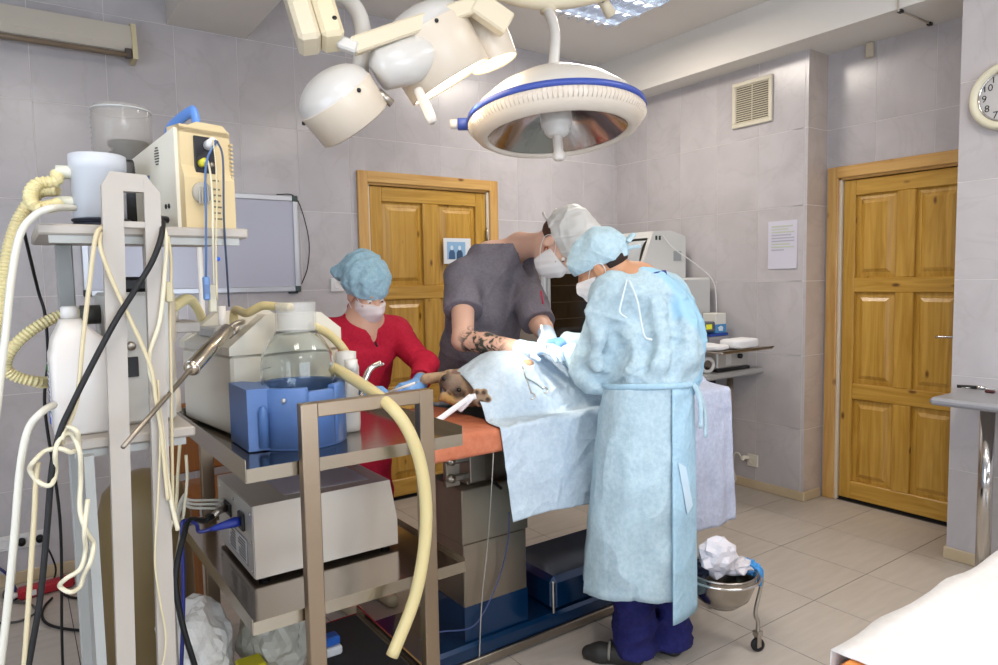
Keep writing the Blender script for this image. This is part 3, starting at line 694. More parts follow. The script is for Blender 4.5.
b = B(); b.box((-.34, -.30, .90), (.40, .30, oz0-.001), .008); tag(b.build('oven_stand_top', M('bench_grey'))if False else b.build('oven_shelf', M('bench_grey')), 'grey shelf board carrying the dry heat oven', 'shelf').location = (3.12, 3.78, 0)
for (x, y) in ((2.84, 3.54), (2.84, 4.03), (3.42, 3.54), (3.42, 4.03)):
    pass
# lower white cabinet and UV storage cabinet on it
t = thing('sterilizer_box', 'large white rectangular sterilizer box on the work bench', 'sterilizer', (3.74, 3.50, TBZ))
b = B(); b.box((-.21, -.37, .0), (.30, .42, .605), .014); b.build('case', M('machine_white', '#c6c5c2', .4), t)
b = B(); b.box((-.214, -.30, .55), (-.2095, -.1, .585)); b.build('badge', M('teal_badge', '#2f7f86', .4), t)
b = B(); b.box((-.216, -.2, .1), (-.2095, .35, .5), .003); b.build('door', M('machine_white2', '#bcbcba', .4), t)
t = thing('uv_cabinet', 'white ultraviolet instrument cabinet with curved clear lid', 'cabinet', (3.74, 3.66, TBZ+.606))
um = M('cabinet_white', '#cfcfcc', .35)
prof = [(-.20, .0), (.26, .0), (.26, .30), (.10, .335), (-.08, .325), (-.20, .06)]
for yy in (-.335, .30):
    b = B(); b.prism(prof, 'y', yy, yy+.03); b.build('end_panel', um, t)
b = B(); b.box((-.20, -.305, 0), (.26, .30, .04), .004); b.build('base', um, t)
b = B(); b.box((.10, -.305, .04), (.26, .30, .30)); b.build('back_panel', um, t)
b = B(); b.prism([(-.10, .28), (-.075, .326), (.10, .334), (.10, .30)], 'y', -.305, .30); b.build('hood', um, t)
b = B(); b.box((-.0, -.304, .041), (.10, .30, .28)); b.build('interior', M('cab_interior', '#6f6a5e', .5), t)
rows = []
for i in range(9):
    a = i/8*PI*.5; rows.append([(-.19+.10*(1-math.cos(a))*.9, -.30+.6*j/4, .045+.22*math.sin(a)) for j in range(5)])
b = B(); b.grid(rows); solidify(b.build('lid', M('clear_lid', '#e8ecee', .1, alpha=.45), t), .003)
for k in range(2):
    b = B(); b.box((-.06+.035*k, -.339, .265), (-.04+.035*k, -.3345, .295), .002); b.build('button', M('green_button', '#1d3a2c', .4), t)
b = B(); b.prism([(.13, .12), (.21, .12), (.21, .19), (.13, .19)], 'y', -.338, -.3345); b.build('badge', M('grey_badge', '#9aa0a2', .4), t)
cable('cabinet_cable', [(3.74, 3.315, 1.75), (3.80, 3.27, 1.66), (3.93, 3.19, 1.55), (4.03, 3.12, 1.44), (4.055, 3.10, 1.30), (4.06, 3.10, 1.0), (4.06, 3.10, .86)], .004, M('cord_white', '#d5d5d3', .5), 'thin white cord hanging from the instrument cabinet', 'cord')
# glove box, device, folder, small machine with tray
def atr(px, py, x): return PX(px, py, x)
t = thing('small_machine', 'small grey electric machine with knob on the work bench', 'machine', (3.80, 2.87, TBZ))
b = B(); b.box((-.16, -.10, .02), (.16, .10, .135), .008); b.build('case', M('machine_grey', '#b5b2ac', .35, .3), t)
b = B(); b.box((-.17, -.11, .0), (.17, .11, .02), .006); b.build('base', m_dark, t)
b = B(); b.cyl((.06, -.10, .09), (.06, -.12, .09), .016, n=16); b.build('knob', m_dark, t)
b = B(); b.box((-.08, -.102, .04), (-.02, -.1005, .11)); b.build('label_plate', M('plate_pale', '#c9c6c0', .5), t)
t = thing('instrument_tray', 'flat steel tray overhanging the small machine', 'tray', (3.74, 2.83, TBZ+.137))
b = B(); b.box((-.26, -.22, 0), (.26, .14, .012), .004); b.build('plate', m_steel, t)
b = B(); b.box((-.262, -.225, .0125), (.262, -.215, .02), .002); b.build('rim', M('tray_rim', '#7a6a55', .4, .6), t)
m_cloth = M('white_cloth', '#e4e4e6', .85, bump=.2, bscale=25)
def cushion(name, lo, hi, mat, label, cat, seed=0, amp=.006):
    b = B(); n = 10; x0, y0, z0 = lo; x1, y1, z1 = hi; bm = bmesh.new(); bmesh.ops.create_cube(bm, size=1)
    bmesh.ops.subdivide_edges(bm, edges=bm.edges, cuts=7, use_grid_fill=True)
    for v in bm.verts:
        p = v.co; e = 5.; q = Vector((abs(p.x)*2, abs(p.y)*2, abs(p.z)*2)); l = (q.x**e+q.y**e+q.z**e)**(1/e); k = 1/max(l, 1e-6)*max(q)
        v.co = Vector((x0+x1, y0+y1, z0+z1))*.5+Vector((p.x*(x1-x0), p.y*(y1-y0), p.z*(z1-z0)))*k
        nn = mnoise.noise(v.co*14+Vector((seed, 0, 0)))*amp
        v.co += Vector((0, 0, nn if p.z > -.4 else 0))
    me = bpy.data.meshes.new(name); bm.to_mesh(me); bm.free(); return tag(link(name, me, mat, None, True), label, cat)
c0 = Vector((3.74, 2.83, TBZ+.1505))
cushion('folded_towel', (c0.x-.08, c0.y-.19, c0.z), (c0.x+.17, c0.y-.04, c0.z+.062), m_cloth, 'thick folded white towel on the steel tray', 'towel', 1)
cushion('gauze_pad', (c0.x-.25, c0.y-.16, c0.z), (c0.x-.09, c0.y+.10, c0.z+.035), m_cloth, 'flat white gauze pad on the steel tray', 'gauze', 2)
t = thing('pulse_device', 'small dark grey device with yellow display beside the glove box', 'device', (3.86, 3.02, TBZ))
b = B(); b.box((-.10, -.035, .235), (.04, .09, .305), .008); b.build('case', M('device_grey', '#5d5f63', .4), t)
b = B(); b.box((-.06, -.0375, .255), (.0, -.0355, .288)); b.build('display', M('yellow_display', '#c8c832', .4, emit='#d6d23a', estr=.25), t)
b = B(); b.box((-.02, -.035, 0), (.20, .09, .2), .004); tag(b.build('storage_box', M('grey_box', '#a6a4ac', .5)), 'plain grey storage box under the glove box', 'box').location = (3.86, 3.02, TBZ)
t = thing('glove_box', 'white and blue printed glove box on the work bench', 'box', (3.96, 3.04, TBZ+.001))
gb0 = .222
b = B(); b.box((-.05, -.05, gb0+.06), (.06, .06, gb0+.135), .003); b.build('carton', M('carton_white', '#dcd9d0', .55), t)
b = B(); b.box((-.052, -.052, gb0), (.062, .062, gb0+.06), .003); b.build('carton_band', M('carton_blue', '#4f8fc4', .5), t)
b = B(); b.prism([(-.02, gb0+.015), (.02, gb0+.015), (.025, gb0+.04), (.0, gb0+.05), (-.03, gb0+.04)], 'y', -.0535, -.0525); b.build('print', M('carton_print', '#d6e4ee', .5), t)
b = B(); b.box((-.115, -.054, .203), (.08, .065, gb0-.001), .002); tag(b.build('blue_folder', M('folder_blue', '#2d4fa8', .5)), 'flat dark blue folder under the glove box', 'folder').location = (3.96, 3.04, TBZ)
t = thing('coiled_handset', 'white plastic handle standing beside the small machine', 'handle', (3.58, 2.80, TBZ))
b = B(); b.torus((0, 0, .05), (.35, 1, 0), .042, .012, 24, 8); b.build('ring', m_white, t)
# ================================================================ equipment rack (left)
m_rack = M('rack_paint', '#a8a096', .38)
m_rack_d = M('rack_paint_grey', '#9fa09c', .4)
RZ1, RZ2 = 1.58, 1.14
rx0, rx1, ry0, ry1 = .067, .430, 1.635, 2.045
t = thing('equipment_rack', 'tall pale metal equipment rack with slotted front panel', 'rack', (0, 0, 0))
# slotted front panel (inverted U, chamfered top corners), slightly wider at the top
pa = [(.152, 0), (.152, 1.655), (.172, 1.682), (.242, 1.672), (.262, 1.648), (.238, 0)]
def panel(poly, y0, y1, mat, name):
    b = B(); b.prism(poly, 'y', y0, y1); return b.build(name, mat, t)
panel([(.118, 0), (.150, 0), (.196, 1.645), (.196, 1.655), (.174, 1.683), (.158, 1.655)], 1.588, 1.612, m_rack, 'front_strip')
panel([(.196, 0), (.234, 0), (.264, 1.645), (.244, 1.672), (.234, 1.674), (.234, 1.645)], 1.588, 1.612, m_rack, 'front_strip')
panel([(.174, 1.683), (.196, 1.645), (.234, 1.645), (.244, 1.672), (.240, 1.680)], 1.589, 1.611, m_rack, 'top_bridge')
b = B(); b.box((.185, 1.590, 1.572), (.248, 1.61, 1.585), .001); b.build('cross_bar', m_rack, t)
b = B(); b.prism([(1.612, 0), (1.80, 0), (1.70, RZ2-.03), (1.612, RZ2-.03)], 'x', .10, .118); b.build('side_cheek', m_rack_d, t)
for (nm, z, x0, x1) in (('top_shelf', RZ1, .046, .452), ('lower_shelf', RZ2, rx0, .318)):
    b = B(); b.box((x0, ry0, z-.022), (x1, ry1, z), .004); sh = b.build(nm, m_rack, t)
    b = B(); b.box((x0+.02, ry0+.004, z-.038), (x1-.02, ry0+.02, z-.0225)); b.build('shelf_lip', m_rack_d, sh)
for (x0, x1, yy) in ((.092, .128, 1.99), (.285, .315, 1.99)):
    b = B(); b.box((x0, yy, 0), (x1, yy+.03, RZ1-.022), .003); b.build('rear_upright', m_rack_d if x0 < .2 else m_rack, t)
b = B(); b.box((.09, 1.985, .05), (.32, 2.02, .09), .003); b.build('base_rail', m_rack_d, t)
b = B(); b.box((.26, 1.86, 1.335), (.385, 2.03, 1.362), .003); b.build('mid_shelf', m_rack, t)
p_ = PY(201, 280, 2.74)
tv = thing('drip_stand', 'thin white drip stand pole behind the trolley', 'stand', (p_.x, 2.74, 0))
b = B(); b.cyl((0, 0, .03), (0, 0, 1.62), .010, n=12); b.build('pole', m_white, tv)
b = B(); b.lathe([(0, 0), (.06, 0), (.06, .012), (.02, .03), (0, .03)], None, 24); b.build('base', m_white, tv)
b = B(); b.tube(crom([(-.05, 0, 1.60), (-.045, 0, 1.622), (0, 0, 1.615), (.045, 0, 1.622), (.05, 0, 1.60)], 4), .004, 6); b.build('hook', m_steel, tv)
# piston of the ventilator: device box between the shelves
t = thing('ventilator_unit', 'pale grey ventilator box on the lower rack shelf', 'ventilator', (0, 0, 0))
vm2 = M('device_pale', '#b9b6ae', .42)
b = B(); b.box((.165, 1.74, RZ2+.001), (.30, 1.97, RZ2+.30), .008); b.build('case', vm2, t)
b = B(); b.box((.195, 1.735, RZ2+.11), (.225, 1.7395, RZ2+.155), .001); b.build('socket_panel', m_dark, t)
b = B(); b.cyl((.212, 1.73, RZ2+.18), (.212, 1.74, RZ2+.18), .010, n=14); b.build('knob', m_steel, t)
b = B(); b.cyl((.165, 1.84, RZ2+.25), (.125, 1.84, RZ2+.25), .022, n=16); b.build('inlet_port', M('port_dark', '#4a4842', .5), t)
b = B(); b.box((.20, 1.78, RZ2+.30), (.27, 1.90, RZ2+.335), .008); b.build('top_block', m_dark, t)
# jerrycan
t = thing('jerrycan', 'white plastic five litre jerrycan with printed label', 'jerrycan', (.112, 1.762, RZ2+.001))
m_can = M('white_hdpe', '#d5d0ca', .38, sss=.1)
b = B()
prof = []
secs = [(0, .052, .070, .012), (.006, .056, .074, .014), (.17, .056, .074, .016), (.178, .053, .071, .016), (.20, .050, .068, .016), (.235, .022, .052, .012), (.245, .020, .030, .010)]
rows = []
for (z, hx, hy, r) in secs:
    ring = []
    for q, (sx, sy) in enumerate(((1, 1), (-1, 1), (-1, -1), (1, -1))):
        for k in range(5):
            a = q*PI/2+k*PI/8; ring.append((sx*(hx-r)+r*math.cos(a) - (.012 if z > .21 else 0), sy*(hy-r)+r*math.sin(a), z))
    rows.append(ring)
b.grid(rows, True, True); b.f.append(tuple(range(len(b.v)-20, len(b.v)))); b.sm.append(False); b.mi.append(0); b.f.append(tuple(range(20))[::-1]); b.sm.append(False); b.mi.append(0)
bd = b.build('body', m_can, t)
b = B(); b.lathe([(0, .243), (.017, .243), (.017, .268), (.014, .272), (0, .272)], Matrix.Translation((-.012, 0, 0)), 20); b.build('cap', M('can_cap', '#dedad4', .4), t)
b = B(); b.box((-.0578, -.045, .03), (-.0565, .045, .15)); lb = b.build('label_sheet', M('can_label', '#c9c8d0', .5), t)
for k in range(9):
    b = B(); z = .135-k*.011; b.box((-.0588, -.036, z-.0018), (-.0576, .036-.02*(k % 3 == 2), z+.0018)); b.build('text_line', M('label_green', '#5f8a5a', .6) if k in (0, 8) else M('label_text', '#6e6f7a', .6), lb)
b = B(); b.box((-.0588, -.02, .138), (-.0576, .03, .147)); b.build('text_line', MATS['label_green'], lb)
b = B(); b.box((.0, .0, .0), (.012, .03, .05), .003); o = tag(b.build('blue_bottle', M('bright_blue', '#2a55b5', .4)), 'tiny bright blue bottle behind the jerrycan', 'bottle'); o.location = (.055, 1.86, RZ2+.001)
# translucent container and its coil of cable
t = thing('plastic_container', 'translucent frosted plastic container on the top rack shelf', 'container', (.170, 1.76, RZ1+.02))
b = B(); b.lathe([(0, 0), (.048, 0), (.052, .004), (.053, .105), (.056, .108), (.056, .138), (.052, .140), (.049, .008), (0, .005)], None, 32); b.build('tub', M('frosted_plastic', '#dfe3ea', .45, alpha=.6), t)
b = B(); b.lathe([(.030, .004), (.032, .10), (.040, .12), (.012, .126), (0, .126)], None, 20); b.build('inner_cup', M('frosted_inner', '#d8d6cc', .5), t)
for z in (.035, .10):
    b = B(); b.cyl((-.035, 0, z), (-.078, .004, z), .014, n=14); b.build('spigot', M('spigot_pale', '#cdcdbd', .4), t)
b = B()
for k in range(5): b.torus((.172, 1.76, RZ1+.004+.0035*k), (0, 0, 1), .052+.004*math.sin(k*2.1), .003, 28, 6)
tag(b.build('cable_coil', M('navy_rubber', '#1e2230', .5)), 'coiled dark cable under the frosted container', 'cable')
# bellows jar
t = thing('bellows_jar', 'clear cylindrical bellows jar with black piston on top rack shelf', 'jar', (.243, 1.925, RZ1))
m_clear = M('clear_plastic', '#b3aea6', .05, alpha=.22)
b = B(); b.lathe([(.066, .17), (.0665, .29), (.062, .305), (.058, .308), (0, .308)], None, 40); solidify(b.build('jar', m_clear, t), .002)
b = B(); b.torus((0, 0, .297), (0, 0, 1), .0655, .0022, 40, 6); b.build('rim_bead', M('clear_rim', '#c9ccca', .2, alpha=.6), t)
b = B(); b.lathe([(0, .0), (.074, 0), (.074, .165), (.0675, .172), (0, .172)], None, 40); b.build('base', m_dark, t)
b = B()
pr_ = []
for k in range(3): pr_ += [(.034, .173+k*.016), (.045, .181+k*.016)]
pr_ += [(.046, .224), (0, .224)]
b.lathe(pr_, Matrix.Translation((.012, 0, 0)), 32); b.build('bellows', M('bellows_black', '#141413', .5), t)
for k in range(9):
    b = B(); b.box((-.0672, -.006, .18+.012*k), (-.0655, .006, .182+.012*k)); b.build('scale_mark', M('scale_grey', '#8d908d', .6), t)
# patient monitor
TM = Matrix.Translation((.318, 1.662, RZ1+.001)) @ Matrix.Rotation(math.radians(16), 4, 'Z') @ Matrix.Diagonal((1, 1, 1.1, 1))
t = thing('patient_monitor', 'cream patient monitor with blue handle on the top rack shelf', 'monitor', TM.translation, math.radians(16)); t.scale = (1, 1, 1.1)
m_mon_f = M('monitor_beige', '#cdb98f', .45); m_mon_s = M('monitor_cream', '#d8d3c4', .42)
W = .118
b = B(); b.prism([(.004, .0), (.25, .0), (.25, .15), (.004, .198)], 'x', -.008, W-.002); b.build('case', m_mon_s, t)
b = B(); b.prism([(-.018, 0), (.012, 0), (.012, .205), (-.0, .205), (-.006, .20), (-.006, .125), (-.018, .10)], 'x', .0, W); b.build('front_bezel', m_mon_f, t)
b = B(); b.prism([(.0, .205), (.02, .205), (.04, .214), (W-.016, .214), (W-.002, .20), (W, .19), (0, .19)], 'y', -.006, .05); b.build('top_hump', m_mon_f, t)
for k in range(20):
    b = B(); b.box((W-.004, -.017, .012+k*.0085), (W+.0015, -.004, .016+k*.0085)); b.build('grip_rib', m_mon_f, t)
b = B(); b.box((.030, -.0125, .105), (.078, -.0062, .185), .001); fp = b.build('connector_panel', M('panel_black', '#26262a', .4), t)
b = B(); b.cyl((.060, -.012, .168), (.060, -.04, .172), .010, n=16); b.build('connector', M('conn_white', '#d5d5d3', .35), fp)
b = B(); b.cyl((.043, -.012, .130), (.043, -.03, .132), .008, n=16); b.build('connector', M('conn_yellow', '#c8c23a', .4), fp)
b = B(); b.cyl((.068, -.0125, .130), (.068, -.016, .130), .005, n=12); b.build('connector', m_steel, fp)
b = B(); b.cyl((.036, -.012, .07), (.036, -.030, .07), .021, n=24); wt = b.build('water_trap', M('trap_clear', '#b8b4aa', .15, alpha=.75), t)
for k in range(4):
    b = B(); b.box((.024+k*.0065, -.0335, .046), (.0275+k*.0065, -.030, .082), .001); b.build('rib', MATS['trap_clear'], wt)
m_ink = M('ink_grey', '#6d6654', .6)
for k in range(6):
    b = B(); b.box((.066, -.0192, .018+k*.012), (.084-.003*(k % 2), -.0178, .0215+k*.012)); b.build('printed_mark', m_ink, t)
b = B(); b.box((.062, -.0192, .096), (.080, -.0178, .099)); b.build('printed_mark', m_ink, t)
# blue handle, vents and plate on the side
b = B(); b.tube(crom([(.055, .02, .198), (.055, .028, .235), (.055, .05, .243), (.055, .14, .225), (.055, .155, .205), (.055, .158, .16)], 5), .0085, 8, flat=1.5); b.build('carry_handle', M('handle_blue', '#5b86c8', .35), t)
for k in range(7):
    for (yy, zz) in ((.085, .150), (.205, .128)):
        b = B(); w = .010*math.sqrt(max(.05, 1-((k-3)/3.6)**2)); b.box((-.0095, yy-w, zz+(k-3)*.0055-.0012), (-.0078, yy+w, zz+(k-3)*.0055+.0012)); b.build('vent_slot', M('slot_dark', '#4f4b42', .7), t)
b = B(); b.box((-.0095, .125, .085), (-.0078, .158, .115)); b.build('rating_plate', M('plate_blue', '#5b6c86', .4), t)
for yy in (.04, .054):
    b = B(); b.cyl((-.0095, yy, .045), (-.0078, yy, .045), .005, n=10); b.build('port', m_dark, t)
b = B(); b.tube(crom([(-.008, .05, .018), (-.03, .04, .018), (-.06, .01, .014)], 4), .007, 8); tag(b.build('power_plug', m_dark), 'black plug pushed into the side of the patient monitor', 'plug').matrix_world = TM
for (x, y) in ((.01, .01), (W-.02, .01), (.01, .22), (W-.02, .22)):
    pass
# humidifier and pink-lidded pot seen to the right of the panel
t = thing('humidifier', 'cream cylindrical humidifier head behind the rack panel', 'humidifier', (.275, 1.83, RZ2+.002))
b = B(); b.lathe([(0, .0), (.026, 0), (.026, .055), (.019, .062), (.018, .17), (.024, .18), (.024, .29), (.018, .305), (0, .305)], Matrix.Translation((.03, .03, 0)), 24); b.build('body', M('humid_cream', '#c9bda8', .45), t)
t = thing('specimen_pot', 'small clear pot with pink lid on the lower rack shelf', 'pot', (.318, 1.93, 1.363))
b = B(); b.lathe([(0, 0), (.03, 0), (.03, .03), (0, .03)], None, 24); b.build('pot', M('pot_pale', '#bdb9ae', .4), t)
b = B(); b.lathe([(0, .031), (.032, .031), (.032, .04), (.026, .043), (0, .043)], None, 24); b.build('lid', M('lid_pink', '#b06a8a', .4), t)
# corrugated hoses
m_corr = M('corrugated_hose', '#d3c796', .4, sss=.1)
def corrugated(pts, r, label, name='breathing_hose', pitch=.0085):
    C_ = crom(pts, 30); L = [0]
    for i in range(1, len(C_)): L.append(L[-1]+(C_[i]-C_[i-1]).length)
    n = int(L[-1]/(pitch/2)); P = []; R = []; j = 0
    for k in range(n+1):
        s = L[-1]*k/n
        while j < len(L)-2 and L[j+1] < s: j += 1
        f_ = (s-L[j])/max(1e-9, L[j+1]-L[j]); P.append(C_[j].lerp(C_[j+1], f_)); R.append(r*(1.04 if k % 2 else .80))
    b = B(); b.tube(P, R, 12); b.sm = [False]*len(b.sm); return tag(b.build(name, m_corr), label, 'hose')
corrugated([(.095, 1.764, RZ1+.118), PD(55, 181, 1.46), PD(38, 184, 1.44), PD(30, 195, 1.42), PD(36, 207, 1.42), PD(52, 206, 1.45), (.095, 1.764, RZ1+.053)], .0135, 'cream corrugated hose looped between the frosted container spigots')
corrugated([PD(58, 190, 1.62), PD(40, 192, 1.62), PD(28, 205, 1.60), PD(18, 222, 1.58), PD(10, 245, 1.56), PD(5, 275, 1.55), PD(1, 310, 1.54), PD(-12, 360, 1.54), PD(-25, 420, 1.55)], .0145, 'cream corrugated hose falling past the left end of the rack')
corrugated([(.122, 1.84, RZ2+.25), PD(70, 312, 1.62), PD(40, 325, 1.58), PD(15, 345, 1.55), PD(5, 365, 1.55), PD(15, 376, 1.57), PD(38, 382, 1.60), PD(52, 382, 1.66)], .0135, 'cream corrugated hose bowing out beside the white jerrycan')
corrugated([(.325, 1.86, RZ2+.262), PY(188, 299, 2.05), PY(197, 308, 2.35), PY(203, 325, 2.52), PY(204, 360, 2.55), PY(204, 420, 2.56)], .0135, 'short cream corrugated hose arching down behind the aspirator')
# ---------------------------------------------------------------- cables round the rack
m_cw = M('cable_white', '#cfccbf', .45); m_cb = M('cable_beige2', '#c4b795', .5); m_cc = M('cable_cream', '#d2cab0', .45)
yf = 1.565
def PYs(L, y): return [PY(p[0], p[1], p[2] if len(p) > 2 else y) for p in L]
cable('white_tube', PYs([(74, 208, 1.70), (52, 208), (34, 216), (20, 235), (12, 275), (6, 330), (-2, 400), (-12, 480)], 1.62), .0072, m_cw, 'thick white tube dropping from the top shelf past the rack', 'tube')
cable('white_tube', PYs([(54, 405, 1.66), (42, 412), (28, 430), (20, 470), (14, 540), (6, 620), (-4, 700), (-10, 760)], 1.60), .0075, m_cw, 'thick white tube hanging from the lower shelf beside the jerrycan', 'tube')
cable('black_power_cable', PYs([(163, 222, 1.61), (161, 238), (152, 262), (135, 290), (115, 322), (92, 365), (72, 405), (60, 432), (52, 470), (47, 530), (40, 600), (28, 670), (18, 740)], yf), .0058, m_black, 'thick black power cable slanting across the rack front panel')
cable('beige_cable', PYs([(104, 226, 1.61), (96, 236), (90, 280), (83, 340), (77, 400), (66, 430), (62, 445)], 1.572), .0045, m_cb, 'beige cable hanging from the rack shoulder to the knot')
cable('beige_cable', PYs([(102, 226, 1.607), (100, 246), (112, 280), (128, 315), (142, 345), (152, 372), (156, 400), (161, 430), (165, 470), (168, 500)], 1.57), .0042, m_cb, 'beige cable crossing both strips of the rack panel')
cable('cream_cable', PYs([(161, 222, 1.61), (166, 238), (165, 270), (160, 320), (150, 352), (150, 372), (156, 392), (162, 430), (166, 470), (172, 505), (178, 530)], 1.578), .0048, m_cc, 'cream cable running down the right strip of the rack')
cable('cream_cable', PYs([(168, 236), (171, 262), (170, 310), (171, 380), (172, 450), (173, 520)], 1.60), .0035, m_cb, 'thin twin cable hanging straight beside the rack panel')
b = B(); b.box((-.008, -.006, -.022), (.008, .006, .022), .003); o = tag(b.build('inline_switch', M('switch_cream', '#b9b090', .5)), 'cream inline switch on the twin cable beside the rack', 'switch'); o.location = PY(169, 292, 1.588)
cable('cream_cable', PYs([(158, 380), (160, 440), (158, 500), (155, 560), (160, 600), (166, 640), (160, 680)], 1.572), .0022, m_cb, 'very thin beige wire drooping below the rack panel')
# knotted pair
kn = PYs([(62, 440), (66, 428), (76, 430), (79, 445), (72, 452), (60, 448), (46, 452), (34, 460), (30, 470), (38, 482), (50, 484), (56, 474), (55, 455), (58, 442), (70, 434), (79, 450), (81, 480), (80, 510), (86, 530), (94, 545), (90, 560), (84, 575), (80, 588), (70, 590), (60, 588), (66, 578), (80, 568), (86, 552), (84, 530), (88, 500)], 1.56)
for i, p in enumerate(kn): p.y += .012*math.sin(i*2.4); 
cable('knotted_cable', kn, .0046, m_cc, 'cream cable tied in loose knots at the rack corner', 'cable', steps=6)
cable('beige_cable', PYs([(38, 462), (36, 480), (34, 520), (30, 580), (26, 640), (22, 690)], 1.566), .0048, m_cb, 'beige cable falling from the knot to the floor')
# monitor leads
def mon(p): return TM @ Vector(p)
m_lead = M('lead_blue', '#4a6690', .4)
pc = mon((.060, -.042, .172))
cable('monitor_lead', [pc, pc+Vector((.0, -.012, -.004)), PY(206, 165, 1.615), PY(206, 220, 1.612), PY(206, 262, 1.62), PY(206, 280, 1.63)], .0026, m_lead, 'blue sensor lead hanging from the white monitor connector', 'lead')
cable('monitor_lead', [pc+Vector((.004, .0, 0)), PY(218, 143, 1.61), PY(223, 160, 1.612), PY(224, 220, 1.62), PY(227, 270, 1.66), PY(229, 306, 1.75)], .0024, M('lead_dark', '#3d4a60', .4), 'dark blue lead looping over the front of the monitor', 'lead')
pc2 = mon((.043, -.031, .132))
cable('monitor_lead', [pc2, pc2+Vector((.004, -.012, -.006)), PY(212, 190, 1.61), PY(213, 235, 1.61), PY(214, 290, 1.64)], .0024, m_cc, 'cream lead hanging from the yellow monitor connector', 'lead')
cable('monitor_lead', PYs([(213, 140, 1.628), (216, 165), (217, 200), (216, 245), (217, 300)], 1.606), .002, m_cb, 'thin beige lead beside the printed marks of the monitor', 'lead')
t = thing('sensor_clip', 'blue finger sensor clip hanging below the monitor', 'sensor', PY(206, 280, 1.63))
b = B(); b.box((-.007, -.006, -.045), (.007, .006, .008), .003); b.build('shell', M('clip_blue', '#5f7fae', .4), t)
b = B(); b.box((-.006, -.0075, -.03), (.006, -.0058, -.01)); b.build('grip', m_lead, t)
t = thing('sensor_adapter', 'cream translucent sensor adapter hanging below the monitor', 'sensor', PY(212, 290, 1.64))
b = B(); b.box((-.009, -.006, -.05), (.009, .006, .012), .003); b.build('shell', M('adapter_cream', '#c3bda6', .35, alpha=.85), t)
b = B(); b.ball(PY(218, 259, 1.62), .005, 12); tag(b.build('blue_bead', M('bead_blue', '#1f5fd0', .3)), 'bright blue bead on a lead below the monitor', 'bead')
cable('black_cable', PYs([(24, 229, 2.035), (26, 240, 2.05), (38, 290, 2.2), (45, 315, 2.2), (48, 360, 2.2), (45, 410, 2.2), (60, 520, 2.25), (62, 640, 2.4), (66, 760, 2.6)], 2.2), .004, m_black, 'thin black cable hanging behind the rack above the jerrycan')
# ================================================================ floor cables and red power strip
t = thing('power_strip', 'red multi-socket power strip on the floor by the back wall', 'power strip', (.055, 3.88, 0), math.radians(8))
b = B(); b.box((-.115, -.03, .004), (.115, .03, .058), .012); b.build('body', M('strip_red', '#a3202c', .4), t)
b = B(); b.box((-.075, -.0312, .018), (-.045, -.0298, .045)); b.build('sticker', M('strip_sticker', '#c9c3c0', .5), t)
b = B(); b.cyl((-.115, 0, .03), (-.15, 0, .03), .012, n=12); b.build('cord_grip', m_white, t)
def floor_cable(name, px, r, mat, label, y0=None):
    cable(name, [PZ(x, y, r+.002) for (x, y) in px], r, mat, label)
floor_cable('floor_cable', [(62, 594), (75, 598), (95, 597), (130, 600), (170, 598)], .006, m_black, 'black cable running right from the red power strip')
floor_cable('floor_cable', [(52, 598), (45, 606), (42, 616), (50, 625), (75, 630), (120, 632)], .006, m_black, 'black cable looping in front of the red power strip')
floor_cable('floor_cable', [(20, 592), (6, 590), (4, 598), (15, 602), (30, 604), (36, 612), (20, 621), (0, 623), (-25, 624)], .005, M('cable_grey', '#4d4a47', .5), 'grey cable curling left of the red power strip')
cable('socket_cable', [(.045, YB-.045, .212), (.06, YB-.07, .20), (.085, YB-.09, .14), (.10, YB-.10, .06), (.07, YB-.14, .012), (-.03, YB-.2, .008), (-.08, YB-.24, .007)], .0045, m_black, 'black cord dropping from the socket strip to the floor')
cable('socket_cable', [(-.16, YB-.05, .17), (-.14, YB-.06, .13), (-.10, YB-.08, .09), (-.06, YB-.15, .012)], .007, M('cord_navy', '#1c1f5c', .4), 'navy blue cord leaving the socket strip')
# ================================================================ khaki bin and brown chair behind the rack
p = PY(146, 540, 2.84)
t = thing('pedal_bin', 'tall khaki rounded bin with dark base behind the rack', 'bin', (p.x, 2.84, 0))
b = B(); b.lathe([(0, .06), (.15, .06), (.16, .09), (.155, .62), (.135, .70), (.09, .75), (.04, .77), (0, .775)], None, 36); b.build('body', M('khaki', '#7d6a45', .45), t)
b = B(); b.lathe([(0, 0), (.165, 0), (.165, .06), (0, .06)], None, 36); b.build('base', M('bin_base', '#2a211a', .6), t)
t = thing('wooden_chair', 'brown wooden chair against the back wall behind the cart', 'chair', (.80, 3.60, 0), .1)
m_br = wood('brown_wood', '#7d4a22', '#94602e', '#4a2a12', 'Z')
b = B(); b.box((-.2, -.2, .43), (.2, .2, .46), .008); b.build('seat', m_br, t)
b = B(); b.box((-.2, .17, .5), (.2, .19, .86), .01); b.build('backrest', m_br, t)
for (x, y) in ((-.18, -.18), (.18, -.18), (-.18, .18), (.18, .18)):
    b = B(); b.box((x-.018, y-.018, 0), (x+.018, y+.018, .86 if y > 0 else .43), .003); b.build('leg', m_br, t)
